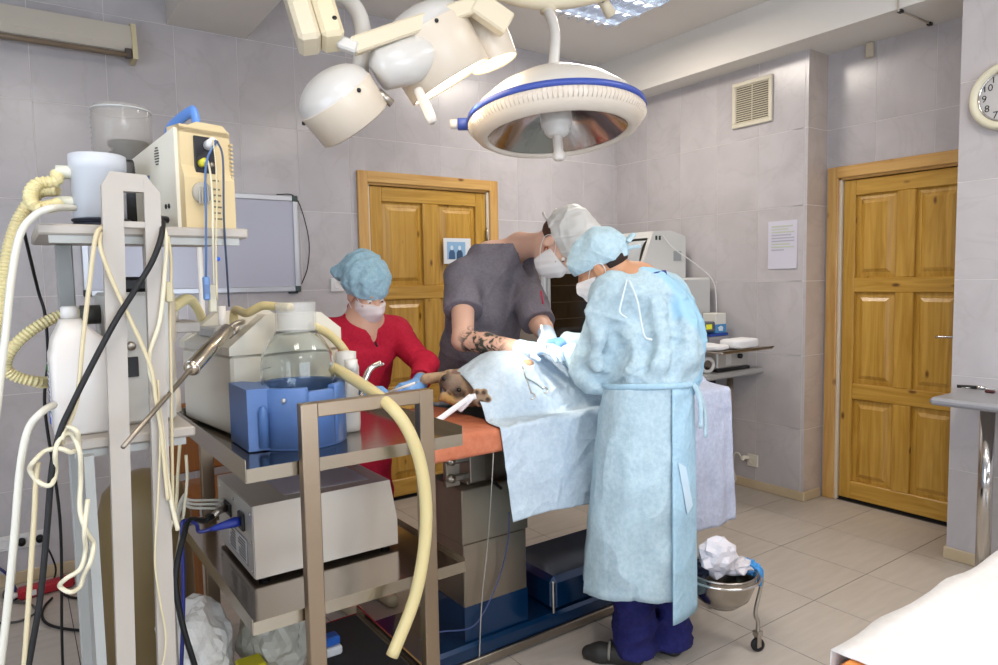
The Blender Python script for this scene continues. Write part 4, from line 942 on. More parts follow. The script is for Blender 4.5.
# ================================================================ steel trolley
t = thing('steel_trolley', 'stainless steel two-shelf trolley carrying the suction unit', 'trolley', (0, 0, 0))
cx0, cx1, cy0, cy1 = .428, 1.028, 1.655, 2.52
def shelf(z, lip, near, nm):
    b = B(); b.box((cx0, cy0, z-.004), (cx1, cy1, z)); s = b.build(nm, M('shelf_steel', '#a59c92', .16, 1., bump=.02, bscale=40), t)
    m_l = M('lip_steel', '#b2a998', .25, 1.)
    for (lo, hi) in (((cx0-.002, cy0, z-.028), (cx0, cy1, z+lip)), ((cx1, cy0, z-.028), (cx1+.002, cy1, z+lip)), ((cx0, cy1, z-.028), (cx1, cy1+.002, z+lip)), ((cx0, cy0-.002, z-.028), (cx1, cy0, z+near))):
        b = B(); b.box(lo, hi); b.build('lip', m_l, s)
shelf(1.012, .028, .006, 'upper_shelf'); shelf(.640, .012, .004, 'lower_shelf')
b = B(); b.box((cx0+.02, 1.70, .212), (.985, 2.36, .224), .003); bs = b.build('bottom_shelf', MATS['shelf_steel'], t)
b = B(); b.box((.985, 1.70, .20), (.992, 2.36, .25)); b.build('lip', MATS['lip_steel'], bs)
b = B(); b.box((.74, 1.74, .2245), (.97, 2.33, .236), .004); b.build('ribbed_mat', M('mat_black', '#1f1e20', .7, bump=.6, bscale=90, bstretch=(1, 8, 1)), bs)
m_post = M('post_steel', '#a2907a', .36, 1., bump=.04, bscale=80, bstretch=(1, 1, 12))
for (y, xs) in ((1.612, (.550, .872)), (2.534, (.505, .872))):
    for x in xs:
        b = B(); b.box((x, y, .09), (x+.042, y+.032, 1.163), .002); lg = b.build('post', m_post, t)
        b = B(); b.cyl((x+.01, y+.016, .04), (x+.03, y+.016, .04), .04, n=18); b.build('caster', m_black, lg)
    b = B(); b.box((xs[0]+.042, y+.0005, 1.128), (xs[1], y+.0315, 1.163), .002); b.build('handle_bar', m_post, t)
# ---------------------------------------------------------------- suction unit
AZ = 1.013
AP = Vector((.497, 2.03, 0)); AR = math.radians(6.5)
t = thing('suction_unit', 'cream suction unit with sloped lid on the steel trolley', 'suction unit', (AP.x, AP.y, AZ), AR)
m_asp = M('aspirator_cream', '#d8d2c2', .4)
ax0, ax1, ay0, ay1 = .0, .34, .0, .43
b = B(); b.box((ax0, ay0, .006), (ax1, ay1, .238), .008); b.build('body', m_asp, t)
lidp = [(ax0-.006, .239), (ax1+.006, .239), (ax1+.006, .30), (ax1-.06, .352), (ax0+.105, .352), (ax0-.006, .262)]
b = B(); b.prism(lidp, 'y', ay0-.006, ay0+.05); b.build('lid_side', m_asp, t)
b = B(); b.prism(lidp, 'y', ay1-.05, ay1+.006); b.build('lid_side', m_asp, t)
b = B(); b.prism([(ax0-.006, .239), (ax1+.006, .239), (ax1+.006, .28), (ax0+.03, .28), (ax0-.006, .262)], 'y', ay0+.05, ay1-.05); b.build('lid', M('aspirator_inner', '#c6c1b4', .45), t)
b = B(); b.box((ax0+.02, ay0+.18, .28), (ax0+.16, ay1-.09, .31), .006); b.build('control_bar', M('asp_grey', '#a5a4a0', .4), t)
b = B(); b.cyl((ax0+.10, ay0+.33, .28), (ax0+.10, ay0+.33, .372), .012, n=14); b.build('regulator', m_white, t)
b = B(); b.cyl((ax0+.05, ay0+.10, .27), (ax0+.05, ay0+.10, .32), .014, n=14); b.build('spigot', m_steel, t)
for (x, y) in ((ax0+.04, ay0+.04), (ax1-.04, ay0+.04), (ax0+.04, ay1-.04), (ax1-.04, ay1-.04)):
    b = B(); b.cyl((x, y, 0), (x, y, .008), .015, n=12); b.build('foot', m_black, t)
# blue bottle holder with open front slot
bx_, by_ = .642, 1.895
t = thing('bottle_holder', 'blue plastic bottle holder in front of the cream suction unit', 'holder', (bx_, by_, AZ))
m_bl = M('holder_blue', '#5778b0', .42, var='#4f70a8', vscale=4)
ring = []
def slot_ring(r0, r1, a0, a1, z0, z1, n=28):
    b = B(); rows = []
    prof = [(r0, z0), (r1, z0), (r1, z1-.004), (r1-.004, z1), (r0+.004, z1), (r0, z1-.004), (r0, z0)]
    b.lathe(prof, None, n, a0, a1)
    b.f.append(tuple(i*(n+1) for i in range(6))); b.sm.append(False); b.mi.append(0); b.f.append(tuple(i*(n+1)+n for i in range(6))[::-1]); b.sm.append(False); b.mi.append(0)
    return b
slot_ring(.106, .128, math.radians(-62), math.radians(262), .006, .165, 44).build('cup', m_bl, t)
slot_ring(.106, .128, math.radians(262), math.radians(298), .006, .155, 10).build('cup_front', m_bl, t)
b = B(); b.lathe([(0, .0), (.126, .0), (.126, .012), (0, .012)], None, 40); b.build('cup_base', m_bl, t)
b = B(); b.prism([(-.158, -.06), (-.10, -.07), (-.08, .05), (-.12, .12), (-.158, .12)], 'z', .002, .166); b.build('side_wing', m_bl, t)
b = B(); b.lathe([(0, 0), (.013, 0), (.013, .09), (.009, .105), (0, .11)], zT((-.122, -.075, .012), (0, 0, 1)), 12); b.build('groove', M('holder_blue_dark', '#4a6ea6', .45), t)
b = B(); b.cyl((-.075, -.104, .135), (-.079, -.110, .135), .006, n=12); b.build('screw', M('screw_pale', '#c5c9cc', .3, .5), t)
# glass bottle
t = thing('suction_bottle', 'clear glass suction bottle with wide frosted neck', 'bottle', (bx_, by_, AZ+.013))
m_glass = M('bottle_glass', '#f4f8f8', .02, trans=1., ior=1.3)
b = B(); b.lathe([(0, .004), (.09, .004), (.098, .012), (.099, .21), (.094, .235), (.075, .27), (.060, .287), (.056, .296)], None, 40); solidify(b.build('body', m_glass, t), .003)
b = B(); b.lathe([(.056, .296), (.055, .30), (.055, .372), (.052, .376), (.050, .372), (.050, .30)], None, 40); b.build('neck', M('frosted_glass', '#dfe0dc', .45, alpha=.24), t)
b = B(); b.lathe([(.0, .29), (.048, .29), (.049, .35), (.0, .352)], None, 30); b.build('stopper', M('stopper_pale', '#d6d3c8', .5, alpha=.2), t)
for k in range(3):
    b = B(); b.torus((0, 0, .12+k*.035), (0, 0, 1), .0995, .0011, 20, 5, -2.6, -1.9); b.build('graduation', M('grad_grey', '#8b8f8c', .5), t)
# second steel canister behind with tube
t = thing('suction_canister', 'small pale canister with chrome lever behind the bottle', 'canister', (.80, 1.93, AZ+.001))
b = B(); b.lathe([(0, 0), (.035, 0), (.037, .02), (.037, .19), (.030, .21), (.030, .235), (0, .24)], None, 24); b.build('body', M('canister_pale', '#c3c0ba', .3), t)
b = B(); b.tube(crom([(.02, -.05, .11), (.03, -.06, .15), (.05, -.06, .185), (.085, -.06, .20)], 6), .009, 10); b.build('lever', m_chrome, t)
b = B(); b.lathe([(0, .12), (.018, .12), (.018, .155), (0, .155)], Matrix.Translation((-.0, -.038, .06)), 16); b.build('cap', M('cap_pale', '#cfcdc8', .4), t)
# hoses of the suction unit
m_hose = M('silicone_hose', '#cbbb88', .35, sss=.15)
hp0 = Vector((AP.x, AP.y, AZ))+Matrix.Rotation(AR, 3, 'Z') @ Vector((ax0+.05, ay0+.10, .32))
b = B(); b.tube(crom([hp0, hp0+Vector((.004, -.01, .045)), PY(247, 313, 2.03), PY(262, 306, 1.99), PY(280, 307, 1.95), (bx_-.01, by_+.01, AZ+.375)], 8), .0125, 12); tag(b.build('suction_hose', m_hose), 'short yellow silicone hose from the suction unit to the bottle neck', 'hose')
b = B(); b.tube(crom([PY(311, 325, 1.98), PY(330, 335, 2.0), PY(345, 352, 2.0), PY(354, 375, 1.98), PY(347, 392, 1.95), PY(335, 402, 1.9)], 8), .0135, 12); tag(b.build('suction_hose', m_hose), 'yellow silicone hose arching behind the bottle to the shelf', 'hose')
b = B(); b.tube(crom([PY(334, 368, 1.90), PY(348, 376, 1.82), PY(370, 390, 1.70), PY(392, 408, 1.59), PY(408, 430, 1.565), PY(420, 462, 1.56), PY(426, 505, 1.56), PY(424, 550, 1.56), PY(414, 600, 1.56), PY(392, 656, 1.56)], 10), .0165, 14); tag(b.build('suction_hose', m_hose), 'long yellow silicone hose hanging over the trolley handle bar', 'hose')
# suction handpiece
t = thing('suction_handpiece', 'steel suction handpiece with long thin tip resting on the suction unit', 'handpiece', (0, 0, 0))
h0 = PY(228, 329, 1.90); h1 = PY(190, 370, 1.70); tip = PY(123, 447, 1.42)
b = B(); b.tube([h0, h0.lerp(h1, .03), h0.lerp(h1, .97), h1], [.012, .0175, .0175, .009], 16); b.build('grip', M('handpiece_steel', '#c2b8a8', .25, 1.), t)
b = B(); b.tube([h1, tip], [.0055, .0045], 10); b.build('tip', m_brushed, t)
b = B(); b.tube(crom([h0, PY(235, 324, 1.94), PY(243, 322, 1.98), hp0+Vector((.0, .01, .0))], 6), .0075, 10); b.build('bent_tube', m_steel, t)
b = B(); b.torus(h0.lerp(h1, .96), h1-h0, .0175, .002, 18, 6); b.build('collar', m_chrome, t)
# ---------------------------------------------------------------- electrosurgical generator on the lower shelf
EZ = .641
t = thing('surgical_generator', 'grey metal electrosurgical generator with vented top on lower trolley shelf', 'generator', (0, 0, EZ))
ex0, ex1, ey0, ey1 = .498, .925, 1.875, 2.262; eh = .203
m_gen = M('generator_paint', '#b7b3ac', .32, .35)
b = B(); b.prism([(ex0, .012), (ex1, .012), (ex1, .09), (ex1-.022, .012+eh), (ex0, .012+eh)], 'y', ey0, ey1); b.build('case', M('generator_case', '#cdc4b7', .36, .4), t)
b = B(); b.box((ex0-.003, ey0+.004, .014), (ex0-.0005, ey1-.004, .010+eh), .0); rp = b.build('rear_panel', m_gen, t)
for k in range(28):
    b = B(); y = ey0+.05+k*(ey1-ey0-.1)/27; b.box((ex0+.10, y-.0022, .0125+eh), (ex1-.07, y+.0022, .0145+eh)); b.build('vent_fin', M('vent_fin', '#a69ba0', .4, .3), t)
b = B(); b.box((ex0-.012, ey0+.075, .125), (ex0-.003, ey0+.125, .175), .003); b.build('power_inlet', m_dark, rp)
b = B(); b.box((ex0-.008, ey0+.22, .125), (ex0-.003, ey0+.30, .165), .003); b.build('output_socket', m_dark, rp)
b = B(); b.box((ex0-.0042, ey0+.06, .03), (ex0-.0032, ey0+.27, .105)); lp = b.build('rating_label', M('rating_label', '#77757a', .5), rp)
b = B(); b.box((ex0-.0048, ey0+.065, .034), (ex0-.0043, ey0+.265, .101)); b.build('label_field', M('label_field', '#c9c6c2', .5), lp)
random.seed(5)
for k in range(7):
    b = B(); z = .04+k*.0085; y = ey0+.075; b.box((ex0-.0054, y, z), (ex0-.0049, y+.05+.03*random.random(), z+.004)); b.build('text_line', M('label_ink', '#3a393b', .6), lp)
    b = B(); y = ey0+.18; b.box((ex0-.0054, y, z), (ex0-.0049, y+.04+.03*random.random(), z+.004)); b.build('text_line', MATS['label_ink'], lp)
for (yy, zz) in ((.02, .19), (.02, .03), (.36, .19), (.36, .03), (.19, .19), (.02, .11), (.36, .11)):
    b = B(); b.cyl((ex0-.003, ey0+yy, zz), (ex0-.0055, ey0+yy, zz), .004, n=8); b.build('screw', m_chrome, rp)
for (x, y) in ((ex0+.03, ey0+.03), (ex1-.03, ey0+.03), (ex0+.03, ey1-.03), (ex1-.03, ey1-.03)):
    b = B(); b.cyl((x, y, 0), (x, y, .013), .014, n=12); b.build('foot', m_black, t)
m_pb = M('plug_blue', '#22348c', .4)
q0 = Vector((ex0-.012, ey0+.10, EZ+.15))
t = thing('power_plug', 'blue moulded power plug in the back of the generator', 'plug', q0)
b = B(); b.tube([(0, 0, 0), (-.012, 0, 0), (-.035, 0, -.002), (-.06, .004, -.006), (-.075, .006, -.008)], [.013, .015, .012, .009, .006], 12); b.build('body', m_pb, t)
q1 = q0+Vector((-.075, .006, -.008))
cable('generator_cable', [q1, q1+Vector((-.03, .0, .0)), PY(196, 524, 2.0), PY(184, 521, 1.98), PY(182, 530, 1.97), PY(183, 570, 1.96), PY(183, 620, 1.96), PY(180, 700, 1.98)], .0055, M('cord_indigo', '#232a6e', .4), 'indigo power cord bending down from the blue plug')
q2 = Vector((ex0-.008, ey0+.26, EZ+.145))
t = thing('output_plug', 'grey metal cable plug beside the blue power plug', 'plug', q2)
b = B(); b.tube([(0, 0, 0), (-.02, -.004, -.002), (-.045, -.02, -.01)], [.011, .0115, .010], 12); b.build('sleeve', m_steel, t)
b = B(); b.tube([(-.045, -.02, -.01), (-.07, -.035, -.016)], [.010, .006], 12); b.build('boot', m_black, t)
q3 = q2+Vector((-.07, -.035, -.016))
cable('output_cable', [q3, PY(190, 520, 2.0), PY(184, 535, 1.94), PY(177, 565, 1.90), PY(176, 590, 1.88), PY(184, 630, 1.86), PY(196, 670, 1.85), PY(205, 710, 1.85)], .0075, m_black, 'thick black cable hanging from the generator plug')
for k, (dx, dz) in enumerate(((0, .0), (.006, .014), (-.002, .026))):
    cable('white_lead', [q2+Vector((.004, .03, -.01+dz)), PY(194-2*k, 508-4*k, 2.1), PY(184, 505-5*k, 2.08), PY(179-k, 515, 2.05), PY(181+3*k, 524, 2.03)], .004, m_cw, ('lowest', 'middle', 'topmost')[k]+' of three white leads curling out behind the generator')
cable('cream_cable', PYs([(186, 455), (187, 480), (184, 510), (181, 530), (176, 560)], 2.02), .0045, m_cc, 'cream cable hanging between the trolley and the rack')
cable('cream_cable', PYs([(180, 440), (178, 470), (176, 505), (170, 530), (163, 545)], 1.98), .0045, m_cb, 'beige cable hanging beside the trolley corner')
# ---------------------------------------------------------------- waste bag below the trolley
def soft_bag(name, c, r, mat, label, cat, seed=0):
    bm = bmesh.new(); bmesh.ops.create_icosphere(bm, subdivisions=4, radius=1)
    for v in bm.verts:
        p = v.co.copy(); n1 = mnoise.noise(p*1.7+Vector((seed, 0, 0))); n2 = abs(mnoise.noise(p*4.5+Vector((0, seed, 0)))); n3 = abs(mnoise.noise(p*9+Vector((0, 0, seed))))
        k = 1+.22*n1+.16*n2+.06*n3; z = p.z*k
        v.co = Vector((p.x*r[0]*k, p.y*r[1]*k, max(-.92, z)*r[2]))
    me = bpy.data.meshes.new(name); bm.to_mesh(me); bm.free(); o = link(name, me, mat, None, False); o.location = c; return tag(o, label, cat)
m_film = M('bag_film', '#e2e0da', .25, alpha=.78, bump=.8, bscale=22)
soft_bag('waste_bag', (.395, 2.20, .352), (.105, .15, .135), m_film, 'crumpled translucent waste bag spilling over the left of the trolley bottom shelf', 'bag', 3)
soft_bag('waste_bag', (.625, 2.17, .345), (.10, .14, .125), M('bag_film2', '#c3c0b2', .25, alpha=.85, bump=.5, bscale=14), 'full greyish waste bag beside the black mat on the bottom shelf', 'bag', 9)
t = thing('sharps_box', 'bright yellow sharps box between the two waste bags', 'box', (.515, 2.04, .2245))
b = B(); b.box((-.035, -.035, 0), (.035, .035, .105), .008); b.build('body', M('sharps_yellow', '#d8cf1a', .45), t)
b = B(); b.box((-.037, -.037, .105), (.037, .037, .118), .005); b.build('lid', M('sharps_lid', '#cbbf20', .45), t)
p = PZ(331, 652, .24)
t = thing('wipes_pack', 'small blue and white pack on the trolley bottom shelf mat', 'pack', (p.x, p.y, .2365))
b = B(); b.box((-.03, -.03, 0), (.03, .03, .03), .006); b.build('wrap', M('pack_white', '#d6d6d6', .5), t)
b = B(); b.box((-.025, -.02, .0305), (.028, .028, .06), .006); b.build('flap', M('pack_blue', '#2c62b8', .45), t)
# ================================================================ operating table
OT0, OT1, OTY0, OTY1, OTZ = 1.13, 2.60, 1.985, 2.50, .925
t = thing('operating_table', 'stainless steel veterinary operating table on square column', 'operating table', (0, 0, 0))
m_ot = M('table_steel', '#aaa192', .36, 1., var='#978d7e', vscale=3, bump=.04, bscale=90, bstretch=(1, 1, 14))
m_film = M('blue_film', '#0b3156', .12, .35, coat=.5)
b = B(); b.box((1.315, 2.125, .10), (1.608, 2.36, .475), .004); b.build('lower_column', m_ot, t)
b = B(); b.box((1.3135, 2.1235, .101), (1.6095, 2.3615, .235)); b.build('film_wrap', m_film, t)
b = B(); b.box((1.309, 2.119, .476), (1.614, 2.366, .685), .004); b.build('column_sleeve', m_ot, t)
b = B(); b.box((1.36, 2.16, .685), (1.56, 2.33, .84), .004); b.build('column_head', m_brushed, t)
b = B(); b.box((1.02, 2.10, .035), (2.50, 2.50, .10), .012); b.build('base_plate', m_film, t)
b = B(); b.box((1.00, 2.085, .012), (2.52, 2.0995, .045), .003); b.build('base_trim', m_brushed, t)
b = B(); b.box((1.72, 2.10, .101), (2.30, 2.46, .245), .022); mh = b.build('motor_housing', m_film, t)
b = B(); b.box((1.716, 2.094, .102), (1.728, 2.106, .235), .003); b.build('corner_strip', m_chrome, mh)
b = B(); b.box((1.05, 2.12, 0), (2.48, 2.48, .035)); b.build('underside', m_black, t)
# mechanism bracket under the head end
b = B(); b.box((1.255, 2.135, .70), (1.315, 2.16, .855), .003); br = b.build('tilt_bracket', m_brushed, t)
for z in (.735, .80):
    b = B(); b.cyl((1.27, 2.115, z), (1.27, 2.16, z), .016, n=16); b.cyl((1.27, 2.11, z), (1.27, 2.118, z), .008, n=12); b.build('bolt', m_steel, br)
    b = B(); b.box((1.27, 2.118, z-.012), (1.345, 2.134, z+.012), .004); b.build('link_arm', m_steel, br)
b = B(); b.box((1.35, 2.12, .705), (1.42, 2.16, .84), .003); b.build('tilt_bracket', m_brushed, t)
b = B(); b.tube([(1.44, 2.11, .70), (1.475, 2.10, .665)], .006, 8); b.build('lock_lever', m_black, t)
b = B(); b.box((OT0, OTY0, OTZ-.038), (OT1, OTY1, OTZ), .006); tp = b.build('tabletop', m_steel, t)
for yy in (OTY0-.022, OTY1+.008):
    b = B(); b.box((OT0+.01, yy, OTZ-.055), (OT1, yy+.014, OTZ-.028), .002); b.build('side_rail', m_steel, tp)
b = B(); b.box((OT0+.05, 2.10, OTZ-.075), (OT1-.1, 2.40, OTZ-.038), .004); b.build('sub_frame', m_brushed, t)
b = B(); b.box((1.05, 1.97, .10), (1.30, 2.085, .135), .01); o = tag(b.build('foot_pedal', m_black), 'flat black foot pedal on the floor beside the table base', 'pedal'); o.location = (-.12, -.14, -.098)
cable('hanging_wire', [PY(494, 440, 1.96), PY(492, 480, 1.97), PY(488, 540, 2.09), PY(482, 600, 2.10), PY(480, 640, 2.095), PY(478, 700, 2.07)], .0022, M('wire_pale', '#a8a49c', .5), 'thin pale wire hanging from the table edge', 'wire')
cable('hanging_wire', [PY(509, 512, 2.05), PY(508, 540, 2.08), PY(500, 575, 2.11), PY(485, 610, 2.11), PY(470, 628, 2.10), PY(440, 632, 2.10), PY(420, 640, 2.13)], .0026, M('wire_blue', '#3c4a78', .4), 'thin blue wire trailing over the table base', 'wire')
# ---------------------------------------------------------------- sheets
def sheet(name, mat, label, cat, fn, nu, nv, thick=.0015, par=None):
    b = B(); b.grid([[fn(i/nu, j/nv) for j in range(nv+1)] for i in range(nu+1)]); o = b.build(name, mat, par); solidify(o, thick, 1)
    if label: tag(o, label, cat)
    return o
def nz(x, y, z=0): return mnoise.noise(Vector((x, y, z)))
m_orange = cloth('orange_sheet', '#bb6c4e', '#c47858', 8, .010, .6, 30, rough=.6)
def f_orange(u, v):
    x = 1.10+.32*u; s = -.075+.62*v
    if s < 0: y, z = OTY0-.026-.006*min(1, -s*20), OTZ+.006+s
    elif s > .50: y, z = OTY1+.026, OTZ+.006-(s-.50)
    else: y, z = OTY0-.026+s*1.06, OTZ+.006
    e = .005*nz(x*9, s*12)+.003*nz(x*22, s*20, 3)
    if 0 <= s <= .5: z += abs(e)+.001
    else: y += -abs(e)-.002 if s < 0 else abs(e)
    if u < .06: z -= 0
    return (x, y, z)
sheet('orange_pad', m_orange, 'terracotta orange waterproof sheet under the dog', 'sheet', f_orange, 46, 60)
# blue surgical drape: over the dog, hanging on both long sides
m_drape = cloth('drape_blue', '#b3c4d2', '#c3d1dc')
def body_h(x, y):
    """height of the dog below the drape"""
    a = max(0., 1-((y-2.255)/.20)**2); ch = .235*a**.62
    prof = 1.0 if x < 2.05 else max(.25, 1-(x-2.05)/.6)
    head = min(1., max(0., (x-1.36)/.20)); 
    return ch*prof*(.55+.45*head)
def crease(a, c):
    """crisp fold lines of a freshly unfolded drape"""
    q = 0
    for k, (dx, dy, ph) in enumerate(((7., 2.5, .3), (-5., 6., 1.7), (2., 9., .9), (11., -4., 2.2))):
        w = math.sin(a*dx+c*dy+ph+.5*nz(a*3, c*3, k)); q += .006*math.exp(-(w/.09)**2)*max(0, nz(a*2.2, c*2.2, 5+k)+.35)
    return q
def f_drape(u, v):
    # v: 0 near hem -> 1 far hem ; u: along the table
    s = -.34+1.12*v
    x0 = 1.365+.05*max(0, min(1, (s)/.4)); x1 = 2.50; x = x0+(x1-x0)*u
    W_ = OTY1-OTY0
    if s < 0:
        y = OTY0-.042; z = OTZ+.012+s
        k = -s/.34; y -= .012*k+.02*k*nz(x*5.5, 2.)+.006*nz(x*12, s*9, 5)+1.2*crease(x, s+.5); x += .012*k*nz(s*6, x*4, 8)+.035*k*(1-u)*1.0
        z += .012*nz(x*3, 0, 4)*k
    elif s > W_:
        k = (s-W_)/.26; y = OTY1+.034+.02*k+.02*k*nz(x*6, 4.); z = OTZ+.012-(s-W_)
    else:
        y = OTY0-.04+s*(W_+.066)/W_; z = OTZ+.014+body_h(x, y)+.012*nz(x*6, y*7, 1)+.006*nz(x*14, y*16, 2)+crease(x, y)
    if u > .985: z -= .0
    return (x, y, z)
sheet('surgical_drape', m_drape, 'pale blue surgical drape over the dog and the table side', 'drape', f_drape, 180, 150)
m_drape2 = cloth('drape_lilac', '#b4bad0', '#c4cadc')
def f_end(u, v):
    # second drape over the foot end, hanging low on the near side
    s = -.60+1.30*v; x = 2.36+.265*u; W_ = OTY1-OTY0
    if s < 0:
        k = -s/.60; y = OTY0-.058-.03*k*nz(x*9, 3.)-.012*nz(x*16, s*7, 2)-.02*k; z = OTZ+.022+s*1.0; x += .03*k*(u-.3)+.01*nz(s*5, u*3, 6)
    elif s > W_: k = (s-W_)/.2; y = OTY1+.05+.01*k; z = OTZ+.022-(s-W_)
    else: y = OTY0-.056+s*(W_+.09)/W_; z = OTZ+.024+body_h(x, y)+.010*nz(x*7, y*8, 4)+.012
    return (x, y, z)
sheet('foot_drape', m_drape2, 'pale lilac drape hanging over the foot end of the table', 'drape', f_end, 34, 90)
# operation opening: folded swab and pale skin mound in the drape
# ================================================================ surgical lamps
m_lampw = M('lamp_white', '#cfccc6', .3, coat=.3); m_lampc = M('lamp_cream', '#d8ccb2', .35)
m_lampblue = M('lamp_blue', '#3a4f9e', .4)
L1 = PD(556, 117, 2.5); ax = Vector((.02, .12, 1)).normalized()
T1 = zT(L1, ax, (0, 1, 0))
t = thing('operating_lamp', 'white domed operating lamp with blue rim band above the table', 'operating lamp', (0, 0, 0))
R = .322
b = B(); b.lathe([(0, .165), (.05, .163), (.13, .145), (.22, .098), (.285, .045), (R-.012, .012)], T1, 64); b.build('dome', m_lampw, t)
b = B(); b.lathe([(R-.012, .0125), (R-.001, .0115), (R+.001, -.0075), (R-.006, -.009)], T1, 64); b.build('rim_band', m_lampblue, t)
b = B(); b.lathe([(R-.006, -.009), (R-.004, -.025), (R-.03, -.058), (R-.055, -.072), (R-.066, -.070), (R-.07, -.058)], T1, 64); b.build('lower_ring', M('lamp_ring', '#d8ccbc', .35), t)
b = B()
for k in range(120):
    a = 2*PI*k/120; c = Vector((math.cos(a), math.sin(a), 0)); b.tube([T1 @ (c*(R-.003)+Vector((0, 0, -.011))), T1 @ (c*(R-.002)+Vector((0, 0, -.024))), T1 @ (c*(R-.017)+Vector((0, 0, -.042)))], .0016, 4)
b.build('grip_ribs', M('lamp_ribs', '#e0d4c4', .45), t)['kind'] = 'stuff'
b = B(); b.lathe([(R-.07, -.056), (.19, .01), (.12, .055), (.05, .075), (0, .078)], T1, 64); b.build('reflector', M('lamp_reflector', '#b9aaa2', .16, 1., bump=.25, bscale=14, bstretch=(1, 1, .2)), t)
b = B(); b.lathe([(.04, .07), (.056, .06), (.058, -.025), (.056, -.036), (.048, -.042), (.046, -.055), (.036, -.068), (.02, -.072), (0, -.072)], T1, 28); b.build('lamp_core', m_lampw, t)
b = B(); b.lathe([(0, -.07), (.018, -.072), (.0175, -.125), (.021, -.13), (.021, -.152), (.016, -.158), (0, -.158)], T1, 18); b.build('handle', M('lamp_handle', '#e2dad0', .4), t)
a_ = math.radians(215); kd = (T1.to_3x3() @ Vector((1, 0, 0)))
kd = (-Vector((.818, -.575, 0))).normalized()
b = B(); b.cyl(L1+kd*(R-.012)-ax*.02, L1+kd*(R+.035)-ax*.02, .022, n=18); kb = b.build('side_knob', m_lampblue, t)
b = B(); b.cyl(L1+kd*(R+.034)-ax*.02, L1+kd*(R+.062)-ax*.02, .017, n=18); b.build('knob_cap', m_lampw, kb)
b = B(); b.tube(crom([T1 @ Vector((0, 0, .155)), PD(555, 40, 2.53), PD(553, 24, 2.55), PD(549, 12, 2.57), PD(548, 4, 2.58)], 6), [.020]*9+[.019]*12+[.018]*4, 16); b.build('stem', m_lampw, t)
hub = PD(548, 6, 2.58)
b = B(); b.cyl(hub-Vector((0, 0, .025)), hub+Vector((0, 0, .03)), .03, n=20); b.build('hinge', m_lampc, t)
ar = [PD(548, -2, 2.58), PD(505, -6, 2.5), PD(590, -8, 2.62)]
arm_end = PD(618, 18, 2.9)
b = B(); b.tube(crom([PD(480, -14, 2.45), PD(520, -1, 2.52), PD(548, 2, 2.57), PD(580, -1, 2.62), PD(620, -14, 2.7), PD(700, -60, 2.8)], 8), .028, 14); b.build('swing_arm', m_lampc, t)
b = B(); b.tube([PD(598, -6, 2.72), PD(612, 16, 2.74)], [.020, .022], 12); b.build('arm_joint', m_lampc, t)
b = B(); b.cyl(PD(603, 1, 2.69), PD(603, 1, 2.71), .006, n=10); b.build('screw', m_dark, t)
hang = PD(700, -60, 2.8)
b = B(); b.cyl(hang-Vector((0, 0, .06)), (hang.x, hang.y, CEIL-.001), .035, n=18); b.build('ceiling_post', m_lampc, t)
# multi-head satellite lamp
t = thing('satellite_lamp', 'cream three-headed surgical lamp with arm and box', 'operating lamp', (0, 0, 0))
dL = (CR*.50+CD*.70+FWD*.50).normalized()
def lamp_head(c, r, l, dome, power, dL=dL, name='lamp_head'):
    T = zT(c, -dL, (0, 0, 1))
    b = B(); pr_ = [(0, l*.5+dome)]+[(r*math.sin(i/8*PI/2), l*.5+dome*math.cos(i/8*PI/2)) for i in range(1, 9)]
    b.lathe(pr_+[(r+.0015, l*.5-.001)], T, 40); h = b.build(name, M('lamp_dome', '#d0cdc8', .28, coat=.4), t)
    b = B(); b.lathe([(r+.002, l*.5-.001), (r+.003, l*.5-.004), (r*.985, -l*.5), (r*.95, -l*.5-.004), (r*.93, -l*.5+.003)], T, 40); b.build('skirt', M('lamp_skirt', '#d4c8b6', .35), h)
    b = B(); b.lathe([(r*.94, -l*.5+.002), (0, -l*.5+.012)], T, 32); b.build('lens', M('lamp_lens', '#fff2dc', .3, emit='#ffe9c4', estr=5.), h)
    for k in (0, 2.1, 4.2):
        q = T @ Vector((math.cos(k)*(r+.004), math.sin(k)*(r+.004), l*.5-.012)); b = B(); b.ball(q, .007, 8); b.build('screw', m_dark, h)
    l_ = bpy.data.lights.new('surgical_spot', 'SPOT'); l_.energy = power; l_.color = (1, .93, .82); l_.spot_size = math.radians(26); l_.spot_blend = .85; l_.shadow_soft_size = .06
    o = bpy.data.objects.new('surgical_spot', l_); COL.objects.link(o); o.location = T @ Vector((0, 0, -l*.5-.02)); o.rotation_euler = (Vector((1.80, 2.10, 1.12))-o.location).to_track_quat('-Z', 'Y').to_euler()
    return h
SPOT = 48
lamp_head(PD(345, 110, 2.10), .120, .10, .075, SPOT)
lamp_head(PD(437, 58, 2.28), .150, .17, .085, SPOT, (CR*.48+CD*.78+FWD*.22).normalized())
lamp_head(PD(486, 42, 2.36), .085, .15, .05, SPOT*.7, (CR*.35+CD*.85+FWD*.1).normalized())
